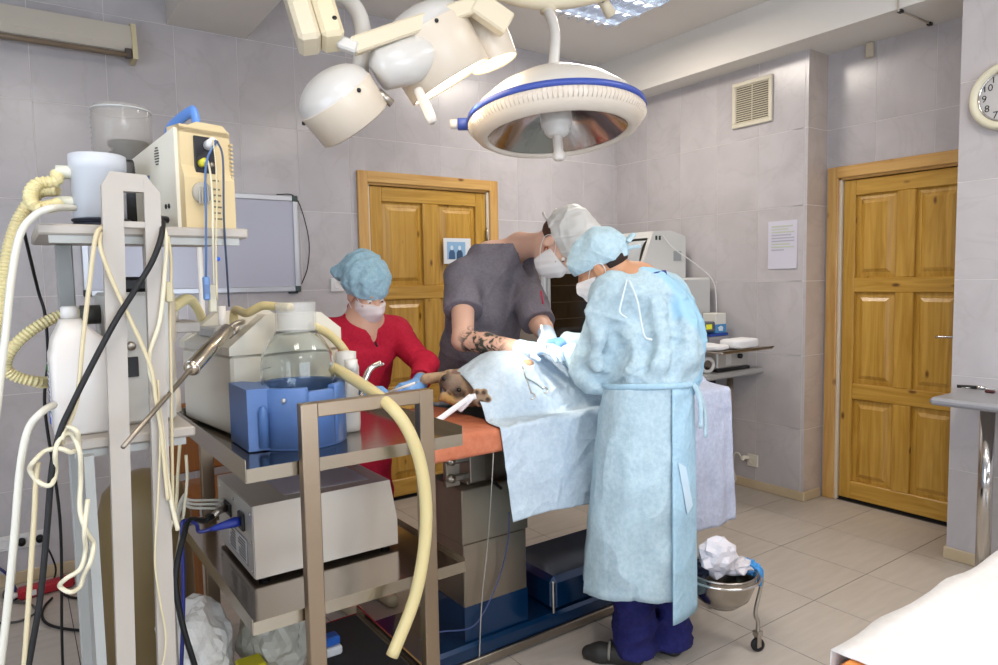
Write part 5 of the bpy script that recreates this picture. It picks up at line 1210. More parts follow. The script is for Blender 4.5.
# nose housing of the middle head, hub, bars, box and handle
b = B(); b.tube([PD(375, 74, 2.12), PD(380, 70, 2.12), PD(405, 62, 2.16), PD(440, 48, 2.22)], [.03, .062, .072, .07], 20); b.build('hub', m_lampw, t)
b = B(); b.tube([PD(378, 92, 2.10), PD(392, 104, 2.12)], [.014, .012], 10); b.build('grip_bracket', m_steel, t)
b = B(); b.tube(crom([PD(418, 90, 2.16), PD(424, 102, 2.15), PD(433, 122, 2.13)], 4), [.015, .015, .0155, .016, .0165, .017, .0165, .016, .014], 14); b.build('aim_handle', M('lamp_handle'), t)
a0, a1 = PD(352, 47, 2.05), PD(484, 2, 2.22)
def bar(p, q, w, h, name, mat, bev=.006):
    d = q-p; T = zT(p, d, (0, 0, 1)); b = B(); b.box((-w/2, -h/2, 0), (w/2, h/2, d.length), bev, T=T); return b.build(name, mat, t)
bar(a0, a1, .045, .05, 'arm', m_lampc)
bar(PD(474, 2, 2.2), PD(508, 26, 2.24), .05, .075, 'arm_elbow', m_lampc)
bar(PD(338, 42, 2.04), PD(358, 49, 2.05), .04, .035, 'arm_bracket', m_lampw)
c = PD(312, 20, 2.02)
b = B(); T = zT(PD(322, 46, 2.02), PD(296, -40, 2.06)-PD(322, 46, 2.02), (.3, 1, 0)); b.box((-.065, -.05, 0), (.0, .05, .27), .012, T=T); b.build('counterweight_box', m_lampc, t)
b = B(); b.box((.002, -.05, 0), (.068, .05, .27), .012, T=T); cb = b.build('counterweight_box', M('lamp_cream2', '#dccfae', .35), t)
for z in (.05, .12):
    b = B(); b.cyl(T @ Vector((.05, -.051, z)), T @ Vector((.05, -.045, z)), .007, n=10); b.build('screw', m_dark, cb)
b = B(); b.tube(crom([PD(330, -10, 2.25), PD(352, 4, 2.24), PD(362, 26, 2.22), PD(361, 60, 2.2), PD(360, 78, 2.18)], 8), .027, 14); b.build('yoke_tube', m_lampw, t)
pt = PD(300, -50, 2.1)
b = B(); b.cyl((pt.x, pt.y, 2.42), (pt.x, pt.y, CEIL-.29), .035, n=18); b.build('ceiling_post', m_lampc, t)
# ================================================================ organic shapes: smooth distance fields turned into meshes
class SDF:
    def __init__(s, lo, hi, res):
        s.lo = np.array(lo, np.float32); s.res = res; s.n = np.ceil((np.array(hi)-np.array(lo))/res).astype(int)+1
        s.D = np.full(tuple(s.n), 1., np.float32)
        s.ax = [s.lo[i]+res*np.arange(s.n[i], dtype=np.float32) for i in range(3)]
    def reg(s, lo, hi):
        i0 = np.clip(np.floor((np.array(lo)-s.lo)/s.res).astype(int), 0, s.n); i1 = np.clip(np.ceil((np.array(hi)-s.lo)/s.res).astype(int)+1, 0, s.n)
        sl = tuple(slice(int(a), int(b)) for a, b in zip(i0, i1))
        return sl, s.ax[0][sl[0]][:, None, None], s.ax[1][sl[1]][None, :, None], s.ax[2][sl[2]][None, None, :]
    def put(s, sl, d, k, op):
        A = s.D[sl]
        if A.size == 0: return
        if op == 'add':
            if k > 0:
                h = np.clip(.5+.5*(A-d)/k, 0, 1); s.D[sl] = A*(1-h)+d*h-k*h*(1-h)
            else: s.D[sl] = np.minimum(A, d)
        elif op == 'sub':
            h = np.clip(.5-.5*(A+d)/max(k, 1e-5), 0, 1); s.D[sl] = A*(1-h)-d*h+k*h*(1-h)
    def cap(s, a, b, ra, rb, k=.02, op='add', flat=None):
        a = np.array(a, np.float32); b = np.array(b, np.float32); r = max(ra, rb)+k+3*s.res
        sl, x, y, z = s.reg(np.minimum(a, b)-r, np.maximum(a, b)+r)
        ba = b-a; L = float(ba@ba)+1e-12
        px, py, pz = x-a[0], y-a[1], z-a[2]
        t = np.clip((px*ba[0]+py*ba[1]+pz*ba[2])/L, 0, 1)
        qx, qy, qz = px-t*ba[0], py-t*ba[1], pz-t*ba[2]
        d2 = qx*qx+qy*qy+qz*qz
        if flat is not None:
            n = np.array(flat[0], np.float32); n = n/np.linalg.norm(n); f = flat[1]
            c = qx*n[0]+qy*n[1]+qz*n[2]; d2 = d2+(f*f-1)*c*c
        s.put(sl, np.sqrt(d2)-(ra+(rb-ra)*t), k, op)
    def ell(s, c, r, axes=None, k=.02, op='add'):
        c = np.array(c, np.float32); m = max(r)+k+3*s.res; sl, x, y, z = s.reg(c-m, c+m)
        px, py, pz = x-c[0], y-c[1], z-c[2]
        A = np.array(axes, np.float32) if axes is not None else np.eye(3, dtype=np.float32)
        q = [(px*A[i][0]+py*A[i][1]+pz*A[i][2]) for i in range(3)]
        k0 = np.sqrt(sum((q[i]/r[i])**2 for i in range(3)))+1e-9; k1 = np.sqrt(sum((q[i]/(r[i]*r[i]))**2 for i in range(3)))+1e-9
        s.put(sl, (k0*(k0-1)/k1).astype(np.float32), k, op)
    def cut(s, n, p):
        """keep the side the normal points away from"""
        n = np.array(n, np.float32); n = n/np.linalg.norm(n); x, y, z = s.ax[0][:, None, None], s.ax[1][None, :, None], s.ax[2][None, None, :]
        s.D = np.maximum(s.D, (x-p[0])*n[0]+(y-p[1])*n[1]+(z-p[2])*n[2])
    def folds(s, amp, wl, seed=0, n=6, stretch=(1, 1, 1), band=.05, sharp=False):
        rng = np.random.RandomState(seed); x, y, z = s.ax[0][:, None, None], s.ax[1][None, :, None], s.ax[2][None, None, :]
        w = np.zeros_like(s.D)
        for i in range(n if not sharp else 0):
            v = rng.normal(size=3); v = v/np.linalg.norm(v)*2*np.pi/wl*rng.uniform(.6, 1.5)*np.array(stretch); v2 = rng.normal(size=3)*6; ph = rng.uniform(0, 6.28, 2)
            w += np.sin(x*v[0]+y*v[1]+z*v[2]+ph[0]+1.4*np.sin(x*v2[0]+y*v2[1]+z*v2[2]+ph[1]))
        for i in range(n if sharp else 0):      # crisp creases: a few narrow ridges per direction
            v = rng.normal(size=3); v = v/np.linalg.norm(v)*2*np.pi/wl*rng.uniform(.6, 1.5)*np.array(stretch); v2 = rng.normal(size=3)*5; v3 = rng.normal(size=3)*7; ph = rng.uniform(0, 6.28, 3)
            q = np.sin(.5*(x*v[0]+y*v[1]+z*v[2])+ph[0]+1.1*np.sin(x*v2[0]+y*v2[1]+z*v2[2]+ph[1])); g = np.clip(.5+.9*np.sin(x*v3[0]+y*v3[1]+z*v3[2]+ph[2]), 0, 1)
            w -= 2.2*g*np.exp(-(q/.16)**2)-.35
        s.D += np.where(np.abs(s.D) < band, amp*w/np.sqrt(n), 0).astype(np.float32)
    def val(s, p):
        i = np.clip(np.round((np.array(p)-s.lo)/s.res).astype(int), 0, s.n-1); return float(s.D[i[0], i[1], i[2]])
    def hit(s, px, py, t0=1.5, t1=4.):
        t = t0
        while t < t1:
            p = PD(px, py, t); q = (np.array(p)-s.lo)/s.res
            if (q > 0).all() and (q < s.n-1).all() and s.val(p) < 0: return p
            t += .004
        return PD(px, py, 2.8)
    def mesh(s, name):
        D = s.D; S = D < 0; a = S[:-1, :-1, :-1]; anyv = a.copy(); allv = a.copy()
        sh = [(i, j, k) for i in (0, 1) for j in (0, 1) for k in (0, 1)]; e = [(-1, None)]
        def sub(A, o): return A[o[0]:A.shape[0]-1+o[0], o[1]:A.shape[1]-1+o[1], o[2]:A.shape[2]-1+o[2]]
        for o in sh[1:]: q = sub(S, o); anyv |= q; allv &= q
        act = anyv & ~allv; idx = np.argwhere(act); m = len(idx)
        ID = np.full(act.shape, -1, np.int32); ID[act] = np.arange(m)
        C = {o: D[idx[:, 0]+o[0], idx[:, 1]+o[1], idx[:, 2]+o[2]] for o in sh}
        acc = np.zeros((m, 3)); cnt = np.zeros(m)
        for o in sh:
            for ax in range(3):
                if o[ax]: continue
                o2 = list(o); o2[ax] = 1; o2 = tuple(o2); v0, v1 = C[o], C[o2]; cr = (v0 < 0) != (v1 < 0)
                t = np.where(cr, v0/(v0-v1+1e-20), 0); p = np.tile(np.array(o, float), (m, 1)); p[:, ax] = t
                acc[cr] += p[cr]; cnt[cr] += 1
        P = s.lo+(idx+acc/cnt[:, None])*s.res
        F = []
        for ax in range(3):
            u, v = (ax+1) % 3, (ax+2) % 3
            s0 = [slice(None)]*3; s1 = [slice(None)]*3; s0[ax] = slice(0, -1); s1[ax] = slice(1, None)
            d = S[tuple(s0)].astype(np.int8)-S[tuple(s1)].astype(np.int8); e = np.argwhere(d != 0)
            e = e[(e[:, u] > 0) & (e[:, v] > 0) & (e[:, u] < D.shape[u]-1) & (e[:, v] < D.shape[v]-1)]
            sg = d[e[:, 0], e[:, 1], e[:, 2]]
            def g(du, dv):
                q = e.copy(); q[:, u] -= du; q[:, v] -= dv; return ID[q[:, 0], q[:, 1], q[:, 2]]
            f = np.stack([g(1, 1), g(0, 1), g(0, 0), g(1, 0)], 1)
            f[sg < 0] = f[sg < 0][:, ::-1]; F.append(f)
        F = np.concatenate(F); F = F[(F >= 0).all(1)]
        me = bpy.data.meshes.new(name); me.vertices.add(m); me.vertices.foreach_set('co', P.astype(np.float32).ravel())
        me.loops.add(len(F)*4); me.loops.foreach_set('vertex_index', F.astype(np.int32).ravel())
        me.polygons.add(len(F)); me.polygons.foreach_set('loop_start', np.arange(0, len(F)*4, 4, dtype=np.int32)); me.polygons.foreach_set('use_smooth', np.ones(len(F), bool))
        me.update(calc_edges=True); me.validate(); return me
def paint(me, name, fn):
    at = me.color_attributes.new(name, 'FLOAT_COLOR', 'POINT'); n = len(me.vertices); co = np.empty(n*3, np.float32); me.vertices.foreach_get('co', co)
    col = fn(co.reshape(-1, 3)); at.data.foreach_set('color', np.concatenate([col, np.ones((n, 1))], 1).astype(np.float32).ravel())
def nrm(v): v = Vector(v); return v.normalized()
class Head:
    """local frame: x right, y face forward, z top of head; origin between the ears at eye height"""
    def __init__(s, c, f, u, sc=1.):
        s.c = Vector(c); s.f = nrm(f); s.r = s.f.cross(Vector(u)).normalized(); s.u = s.r.cross(s.f).normalized(); s.s = sc
        s.A = [s.r, s.f, s.u]
    def p(s, x, y, z): return s.c+(s.r*x+s.f*y+s.u*z)*s.s
    def R(s, *r): return [q*s.s for q in r]
    def prims(s, S, grow=0., ears=True, face=True):
        g = grow
        S.ell(s.p(0, -.018, .035), s.R(.074+g, .094+g, .088+g), s.A, .02); S.ell(s.p(0, .022, -.03), s.R(.062+g, .066+g, .085+g), s.A, .02)
        S.ell(s.p(0, .042, -.088), s.R(.040+g, .042+g, .032+g), s.A, .025); S.ell(s.p(0, .068, .028), s.R(.052+g, .022+g, .016+g), s.A, .02)
        S.cap(s.p(0, .088, .008), s.p(0, .108, -.032), .009+g, .014+g, .012)
        for q in (-1, 1): S.ell(s.p(q*.038, .062, -.028), s.R(.026+g, .022+g, .022+g), s.A, .02)
        if face:
            for q in (-1, 1): S.ell(s.p(q*.032, .095, .004), s.R(.017, .012, .011), s.A, .012, 'sub')
            S.ell(s.p(0, .09, -.062), s.R(.024, .010, .006), s.A, .008); S.ell(s.p(0, .087, -.074), s.R(.021, .010, .007), s.A, .008)
        if ears:
            for q in (-1, 1):
                S.ell(s.p(q*.077, -.012, -.012), s.R(.010, .022, .032), s.A, .008); S.ell(s.p(q*.087, -.006, -.012), s.R(.006, .012, .019), s.A, .006, 'sub')
def mk(S, name, mat, parent): me = S.mesh(name); return link(name, me, mat, parent)
def hand_prims(S, w, d, n, curl=(.5, .6, .4), thumb=1, sc=1., k=.008, spread=.12, fat=1.):
    """w wrist, d towards the fingers, n back of the hand; thumb = +1 on the side d x n, -1 on the other"""
    d = nrm(d); n = Vector(n); n = (n-d*n.dot(d)).normalized(); s = d.cross(n).normalized()*thumb
    S.cap(w-d*.03*sc, w+d*.02*sc, .027*sc*fat, .028*sc*fat, .02, flat=(n, 1.35))
    for q in (-.026, -.009, .009, .026):
        S.cap(w+d*.015*sc+s*q*.7*sc, w+d*.085*sc+s*q*sc, .016*sc*fat, .0125*sc*fat, .02)
    out = []
    for i, (off, L) in enumerate(((.030, .072), (.010, .082), (-.010, .077), (-.030, .060))):
        b = w+d*.088*sc+s*off*sc; dd = (d+s*off*spread*20).normalized(); a = 0
        P = [b]; seg = (.46, .31, .23); p = b
        for j in range(3):
            a += curl[j]*(1+.12*i); v = dd*math.cos(a)-n*math.sin(a); p = p+v*L*seg[j]*sc; P.append(p)
        rr = (.0102, .0092, .0085, .0072)
        for j in range(3): S.cap(P[j], P[j+1], rr[j]*sc*fat, rr[j+1]*sc*fat, k*.6)
        out.append(p)
    b = w+d*.028*sc+s*.026*sc; v = (d*.62+s*.72-n*.35).normalized(); m_ = b+v*.040*sc; v2 = (d*.9+s*.15-n*.45).normalized(); S.cap(b, m_, .0145*sc*fat, .0115*sc*fat, .014); S.cap(m_, m_+v2*.034*sc, .0112*sc*fat, .0085*sc*fat, k)
    return out
def skin_mat(name, base, rough=.5, ink=False):
    if name in MATS: return MATS[name]
    m = M(name, base, rough, sss=.12, var=None)
    if ink:
        nt = m.node_tree; N = nt.nodes; L = nt.links; b_ = N['Principled BSDF']
        at = N.new('ShaderNodeAttribute'); at.attribute_name = 'ink'; g = N.new('ShaderNodeTexCoord')
        n1 = N.new('ShaderNodeTexNoise'); n1.inputs['Scale'].default_value = 26; n1.inputs['Detail'].default_value = 3; n1.inputs['Distortion'].default_value = 1.5; L.new(g.outputs['Object'], n1.inputs['Vector'])
        r = N.new('ShaderNodeValToRGB'); e = r.color_ramp.elements; e[0].position = .44; e[0].color = (1, 1, 1, 1); e[1].position = .56; e[1].color = (0, 0, 0, 1); L.new(n1.outputs['Fac'], r.inputs['Fac'])
        mu = N.new('ShaderNodeMath'); mu.operation = 'MULTIPLY'; L.new(at.outputs['Fac'], mu.inputs[0]); L.new(r.outputs['Color'], mu.inputs[1])
        mx = N.new('ShaderNodeMixRGB'); mx.inputs['Color1'].default_value = (*srgb(base), 1); mx.inputs['Color2'].default_value = (*srgb('#3a3a34'), 1); L.new(mu.outputs[0], mx.inputs['Fac']); L.new(mx.outputs['Color'], b_.inputs['Base Color'])
    return m
m_skin = skin_mat('skin_fair', '#d2a48c'); m_skin_ink = skin_mat('skin_fair_tattoo', '#d6ab95', ink=True); m_skin2 = skin_mat('skin_tan', '#c4916f')
m_glove = M('glove_pale', '#b9cfe6', .42, sss=.1); m_glove_b = M('glove_nitrile', '#6f9fd6', .45)
m_mask = M('mask_white', '#e2dfe0', .8); m_hair = M('hair_dark', '#2a1c16', .6); m_eye = M('eye_white', '#e4e0dc', .2); m_iris = M('iris_dark', '#2b1d14', .15)
m_capb = cloth('cap_blue', '#a4bfcb', '#b5ccd5', 14, .006)
m_navy = cloth('navy_trousers', '#22235e', '#1b1b50', 6, .015, .7, 60)
def ribbon(pts, w, t, name, mat, parent, up=(0, 0, 1)):
    b = B(); b.tube(crom(pts, 6), w, 8, up=up, flat=t); return b.build(name, mat, parent)
def eyes(h, body_parent):
    for q in (-1, 1):
        b = B(); b.ball(h.p(q*.031, .071, .001), .0120*h.s, 14); e = b.build('eye', m_eye, body_parent)
        b = B(); b.ball(h.p(q*.031, .0785, -.002), .0062*h.s, 10); b.build('iris', m_iris, e)
def mask_mesh(h, parent, mat, res=.003):
    c = h.p(0, .06, -.04); S = SDF(c-Vector((.13, .13, .13)), c+Vector((.13, .13, .13)), res)
    S.ell(h.p(0, .022, -.03), h.R(.070, .074, .092), h.A, .02); S.ell(h.p(0, .060, -.050), h.R(.050, .056, .055), h.A, .04); S.ell(h.p(0, .048, -.088), h.R(.046, .05, .036), h.A, .03); S.cap(h.p(0, .098, -.018), h.p(0, .112, -.040), .012, .014, .03)
    S.folds(.0012, .02, 3, 3, (.2, .2, 1))
    S.cut(h.u-h.f*.15, h.p(0, .06, -.014)); S.cut(-h.f+h.u*.0, h.p(0, .012, 0)); S.cut(-h.u*.9-h.f*.35, h.p(0, .03, -.118))
    for q in (-1, 1): S.cut(h.r*q*.9-h.f*.25, h.p(q*.066, .02, 0))
    o = mk(S, 'face_mask', mat, parent)
    for q in (-1, 1):
        ribbon([h.p(q*.060, .045, -.018), h.p(q*.078, .01, .012), h.p(q*.083, -.03, .012), h.p(q*.082, -.036, -.02), h.p(q*.074, .0, -.06), h.p(q*.058, .04, -.085)], .0016, .9, 'ear_loop', mat, o)
    return o
# ================================================================ surgeon in the blue gown (near side of the table)
t = thing('person', 'person in pale blue surgical gown and cap bending over the table', 'person', (1.93, 1.74, 0))
P2 = t
def child_space(o, root):   # meshes are made in room coordinates; keep them there under the root at its foot point
    o.matrix_parent_inverse = Matrix.Translation(-root.location); return o
F2 = nrm((-.17, .985, 0)); R2 = Vector((F2.y, -F2.x, 0))
hip = Vector((1.905, 1.755, .93)); chest = Vector((1.945, 1.80, 1.26)); shc = Vector((1.94, 1.835, 1.385)); Ls = shc-R2*.165; Rs = shc+R2*.165
Le = PD(594, 368, 2.56); Lw = Vector((1.80, 2.06, 1.165)); Re = Vector((2.13, 2.02, 1.12)); Rw = Vector((1.88, 2.16, 1.19))
hc = PD(601, 268, 2.60); H2 = Head(hc, -CR*.78+CD*.44+FWD*.46, -CR*.38-CD*.88)
nb = PD(640, 283, 2.57)
S = SDF((1.5, 1.45, 0), (2.4, 2.35, 1.72), .008)
H2.prims(S); S.cap(H2.p(0, -.035, -.045), nb, .055, .062, .03); S.cap(nb, chest, .07, .12, .05, flat=(F2, 1.2)); S.cap(Ls, Rs, .048, .048, .05); S.cap(chest, hip, .12, .125, .05, flat=(F2, 1.3))
for a, e, w in ((Ls, Le, Lw), (Rs, Re, Rw)): S.cap(a, e, .046, .038, .03); S.cap(e, w, .038, .026, .02); S.cap(w, w+(w-e).normalized()*.04, .024, .014, .02)
for q in (-1, 1):
    hp_ = hip+R2*.09*q; kn_ = Vector((1.915+.075*q, 1.775, .50)); an = Vector((1.92+.075*q, 1.745-.02*q, .09)); S.cap(hp_, kn_, .085, .055, .04); S.cap(kn_, an, .052, .036, .03); S.cap(an, an+F2*.10+Vector((0, 0, -.055)), .026, .018, .02)
child_space(mk(S, 'body', m_skin2, t), t)
m_gown = cloth('gown_blue', '#a3bcc8', '#b6cbd4', stretch=(1, 1, .6))
m_gown2 = cloth('gown_blue_deep', '#9dc0d3', '#abcadb')
S = SDF((1.48, 1.45, .90), (2.42, 2.30, 1.50), .0065)
S.cap(hip+Vector((0, 0, .07)), hip+Vector((.005, .01, .16)), .165, .185, .04, flat=(F2, 1.2)); S.cap(hip+Vector((.01, .0, .17)), chest+Vector((.03, -.02, .0)), .195, .20, .06, flat=(F2, 1.22))
S.cap(Ls+Vector((.02, 0, .005)), Rs+Vector((0, 0, .01)), .085, .085, .07); S.ell(PD(672, 345, 2.55), (.13, .12, .17), None, .07); S.ell(shc+Vector((.02, -.05, -.03)), (.15, .09, .10), None, .06)
S.cap(Ls, Le+Vector((0, 0, .0)), .088, .085, .05); S.cap(Le, Lw, .082, .052, .04); S.ell(Le+Vector((.01, -.01, -.015)), (.075, .075, .08), None, .04)
S.cap(Rs, Re, .088, .08, .05); S.cap(Re, Rw, .078, .05, .04)
S.cap(nb+Vector((0, 0, -.02)), nb+Vector((0, .0, -.06)), .085, .12, .05)
for pa_, rr_, kk_ in (([(613, 328), (618, 350), (612, 378)], .012, .05), ([(640, 318), (648, 345), (646, 372), (636, 388)], .012, .04), ([(582, 345), (600, 352), (612, 362)], .010, .035), ([(672, 300), (678, 340), (672, 375)], .010, .035), ([(585, 372), (602, 382), (618, 384)], .010, .035)):
    hp__ = [S.hit(x_, y_) for (x_, y_) in pa_]
    for a_, b_2 in zip(hp__[:-1], hp__[1:]): S.cap(a_, b_2, rr_, rr_, kk_, 'sub')
for pa_ in ([(656, 298), (662, 330), (660, 365)], [(690, 325), (690, 360)], [(590, 315), (598, 340), (596, 365)]):
    hp__ = [S.hit(x_, y_)+ray(x_, y_)*.004 for (x_, y_) in pa_]
    for a_, b_2 in zip(hp__[:-1], hp__[1:]): S.cap(a_, b_2, .012, .012, .05)
S.folds(.0065, .17, 4, 6, (1, 1, .7)); S.folds(.0055, .20, 5, 9, (1, 1, 1), sharp=True); S.folds(.003, .09, 8, 8, sharp=True)
S.cut((0, 0, -1), (0, 0, 1.03))
gt = child_space(mk(S, 'gown_top', m_gown, t), t)
m_gown_l = cloth('gown_layers', '#a3bcc8', '#b6cbd4', attr='layer', c3='#9ac3da')
gt.data.materials.clear(); gt.data.materials.append(m_gown_l)
def layerf(co):      # where the two back panels overlap the cloth is double and bluer
    q = (co-np.array(chest))@np.array(R2); z_ = co[:, 2]; bnd = -.05+.05*np.sin((z_-1.0)*9)+.03*np.sin(z_*23); back = (co-np.array(chest))@np.array(F2)
    m_ = np.clip((q-bnd)*60, 0, 1)*np.clip((.13-q)*30+.5, .2, 1)*np.clip((.05-back)*30, 0, 1); return np.stack([m_]*3, 1)
paint(gt.data, 'layer', layerf)
# skirt of the gown
def skirt(u, v):
    a = 2*PI*u; z = 1.075-v*.755; k = v
    hx = .180+.042*k+.012*math.sin(k*3); hy = .150+.050*k
    rip = 1+k*(.045*math.sin(4*a+1.2+k)+.035*math.sin(9*a+2*k+.4)-.03*max(0, math.sin(13*a+3*k))**4)+.02*k*nz(a*2.5, v*5, 9)
    p = Vector((1.895-.035*k, 1.752+.02*k, 0))+R2*math.cos(a)*hx*rip+F2*math.sin(a)*hy*rip; p.z = z+.012*k*math.sin(2*a+.5); p += Vector((.008*nz(a*3, v*9), .008*nz(v*8, a*4, 3), 0))
    return p
b = B(); b.grid([[tuple(skirt(i/72, j/40)) for i in range(72)] for j in range(41)], True, True); sk = b.build('gown_skirt', m_gown, t); solidify(sk, .0015); child_space(sk, t)
# overlapping back flap with a lower hem and the tape on it
def flap(u, v):
    a = math.radians(-112+84*u); z = 1.065-v*.815; k = v; hx = .188+.048*k; hy = .158+.058*k; rip = 1+k*(.02*math.sin(7*u+1)+.015*math.sin(13*u+2*k))+.012
    p = Vector((1.895-.035*k, 1.752+.02*k, 0))+R2*math.cos(a)*hx*rip+F2*math.sin(a)*hy*rip; p.z = z; return p
b = B(); b.grid([[tuple(flap(i/24, j/30)) for i in range(25)] for j in range(31)]); fl = b.build('gown_flap', m_gown2, t); solidify(fl, .0015); child_space(fl, t)
tp_ = [flap(.06, .31), flap(.20, .34), flap(.36, .52), flap(.22, .545)]
off = -F2*.006
b = B(); b.add([tuple(p+off) for p in tp_], [(0, 1, 2, 3)]); tpo = b.build('tape', M('tape_pale', '#c6dceb', .5), t); solidify(tpo, .001); child_space(tpo, t)
# belt
b = B(); pts = []
for i in range(48):
    a = 2*PI*i/48; p = Vector((1.905, 1.757, 0))+R2*math.cos(a)*.192+F2*math.sin(a)*.165; p.z = 1.072+.006*math.sin(a*2); pts.append(p)
b.tube(pts, .011, 8, closed=True, flat=.5); child_space(b.build('belt', m_gown2, t), t)
kn2 = Vector((1.905, 1.757, 1.072))-F2*.168+R2*.03
for (dx, dz) in ((.02, -.16), (.05, -.20)):
    child_space(ribbon([kn2, kn2+R2*dx*.5+Vector((0, -.012, -.03)), kn2+R2*dx+Vector((0, -.02, dz*.5)), kn2+R2*dx*1.2+Vector((0, -.02, dz))], .008, .35, 'tie', m_gown, t), t)
# neck ties and navy collar
nk = PD(627, 281, 2.46)
for pts in ([(627, 280), (622, 300), (620, 312), (627, 318)], [(629, 280), (637, 300), (641, 322), (645, 337), (652, 340)]):
    child_space(ribbon([PD(x, y, 2.415-.0012*(y-280)) for x, y in pts], .0042, .6, 'tie', M('tie_white', '#d7e2ea', .7), t), t)
S = SDF(nb-Vector((.14, .14, .12)), nb+Vector((.14, .14, .1)), .005); S.cap(nb+Vector((.02, -.02, -.03)), nb+Vector((.015, -.02, .02)), .088, .074, .01); S.cut((-.15, .25, 1), nb+Vector((0, 0, .020)))
child_space(mk(S, 'scrub_collar', M('navy_collar', '#2a2f7a', .7), t), t)
# trousers, shoes
S = SDF((1.65, 1.5, .03), (2.25, 2.05, .98), .009)
for q in (-1, 1):
    hp_ = hip+R2*.085*q; kn_ = Vector((1.915+.08*q, 1.775, .50)); an = Vector((1.925+.08*q, 1.75-.02*q, .07)); S.cap(hp_, kn_, .09, .085, .04); S.cap(kn_, an, .086, .082, .04)
S.folds(.006, .10, 9, 6, (1, 1, 1.4)); S.folds(.006, .12, 19, 6, (1, 1, 1.4), sharp=True); S.cut((0, 0, -1), (0, 0, .045)); S.cut((0, 0, 1), (0, 0, .80)); child_space(mk(S, 'trousers', m_navy, t), t)
for q in (-1, 1):
    an = Vector((1.92+.085*q, 1.745-.02*q, .0)); S = SDF(an-Vector((.15, .15, 0))-Vector((0, 0, .02)), an+Vector((.15, .26, .13)), .005); fd = nrm((-.45+.25*q, .9, 0))
    S.cap(an+Vector((0, 0, .04)), an+fd*.13+Vector((0, 0, .028)), .042, .036, .02); S.cap(an+fd*.13+Vector((0, 0, .028)), an+fd*.17+Vector((0, 0, .024)), .038, .028, .02); S.cut((0, 0, -1), (0, 0, .002))
    child_space(mk(S, 'shoe', M('shoe_dark', '#2a2826', .6), t), t)
    b = B(); b.torus(an+fd*.09+Vector((0, 0, .042)), fd, .036, .006, 20, 6); child_space(b.build('shoe_strap', M('shoe_strap', '#7a756c', .6), t), t)
# mask, cap, hair
child_space(mask_mesh(H2, t, m_mask), t)
def cap_mesh(h, parent, mat, puff, plane_n, plane_p, res=.004, seed=1, amp=.0035, extra=()):
    c = h.p(0, -.01, .06); S = SDF(c-Vector((.2, .2, .2)), c+Vector((.2, .2, .2)), res)
    S.ell(h.p(0, -.018, .040), h.R(.084, .106, .100), h.A, .02)
    for (p, r) in puff: S.ell(h.p(*p), h.R(*r), h.A, .05)
    S.folds(amp, .07, seed, 6); S.folds(.004, .10, seed+50, 7, sharp=True); S.cut(plane_n, plane_p)
    return mk(S, 'surgical_cap', mat, parent)
c2 = child_space(cap_mesh(H2, t, m_capb, [((0, -.04, .06), (.08, .085, .075)), ((0, .04, .055), (.078, .065, .062))], -H2.u*.95+H2.f*.12, H2.p(0, -.02, .004), seed=3), t)
nap = H2.p(0, -.125, .03)
for pts, w in (([H2.p(0, -.10, .02), H2.p(.03, -.135, .045), H2.p(.02, -.165, .05), H2.p(-.01, -.14, .035)], .010), ([H2.p(.085, -.03, .012), H2.p(.05, -.10, .015), H2.p(0, -.125, .015), H2.p(-.0, -.17, -.002)], .007), ([H2.p(.086, .03, .0), H2.p(.09, -.02, .012), H2.p(.07, -.08, .02), H2.p(.02, -.122, .025)], .008)):
    child_space(ribbon(pts, w, .5, 'cap_tie', m_capb, t), t)
S = SDF(H2.p(0, -.08, -.02)-Vector((.12, .12, .12)), H2.p(0, -.08, -.02)+Vector((.12, .12, .12)), .004); S.ell(H2.p(0, -.032, .012), H2.R(.077, .085, .055), H2.A); S.cut(H2.f, H2.p(0, -.045, 0)); S.cut(-H2.u*.8-H2.f*.5, H2.p(0, -.075, -.035))
child_space(mk(S, 'hair', m_hair, t), t)
for (w, e, nm) in ((Lw, Le, 1), (Rw, Re, -1)):
    S = SDF(w-Vector((.2, .2, .2)), w+Vector((.2, .2, .2)), .0035); d = nrm(w-e+Vector((0, 0, -.06))); hand_prims(S, w+d*.01, d, (0, 0, 1), (.45, .5, .3), nm, .95)
    S.cap(w-(w-e).normalized()*.05, w, .036, .032, .015); child_space(mk(S, 'glove', m_glove_b, t), t)
# ================================================================ tall surgeon in grey scrubs (far side)
t = thing('person', 'person in grey short-sleeved scrubs with tattooed forearm operating at the table', 'person', (1.90, 2.80, 0))
F1 = nrm((.08, -.99, 0)); R1 = Vector((F1.y, -F1.x, 0))          # his right points to -x
hip = Vector((1.84, 2.80, .98)); chest = Vector((1.86, 2.745, 1.32)); shc = Vector((1.865, 2.71, 1.53)); Rs = Vector((1.70, 2.70, 1.465)); Ls = Vector((2.00, 2.66, 1.47))
Re = PD(463, 340, 2.94); Rw = PD(530, 350, 2.76); Le = Vector((1.95, 2.45, 1.25)); Lw = Vector((1.85, 2.27, 1.215))
hc = PD(557, 246, 3.08); H1 = Head(hc, CR*.42+CD*.86-FWD*.22, CR*.80-CD*.52-FWD*.25, 1.03)
nb = PD(520, 246, 3.26)
S = SDF((1.38, 1.95, 0), (2.36, 3.05, 1.80), .008)
H1.prims(S); S.cap(H1.p(0, -.04, -.05), nb, .053, .06, .03); S.cap(nb, shc, .05, .07, .05); S.cap(shc, chest, .11, .125, .06, flat=(F1, 1.25)); S.cap(Rs, Ls, .055, .055, .05); S.cap(chest, hip, .125, .12, .05, flat=(F1, 1.25))
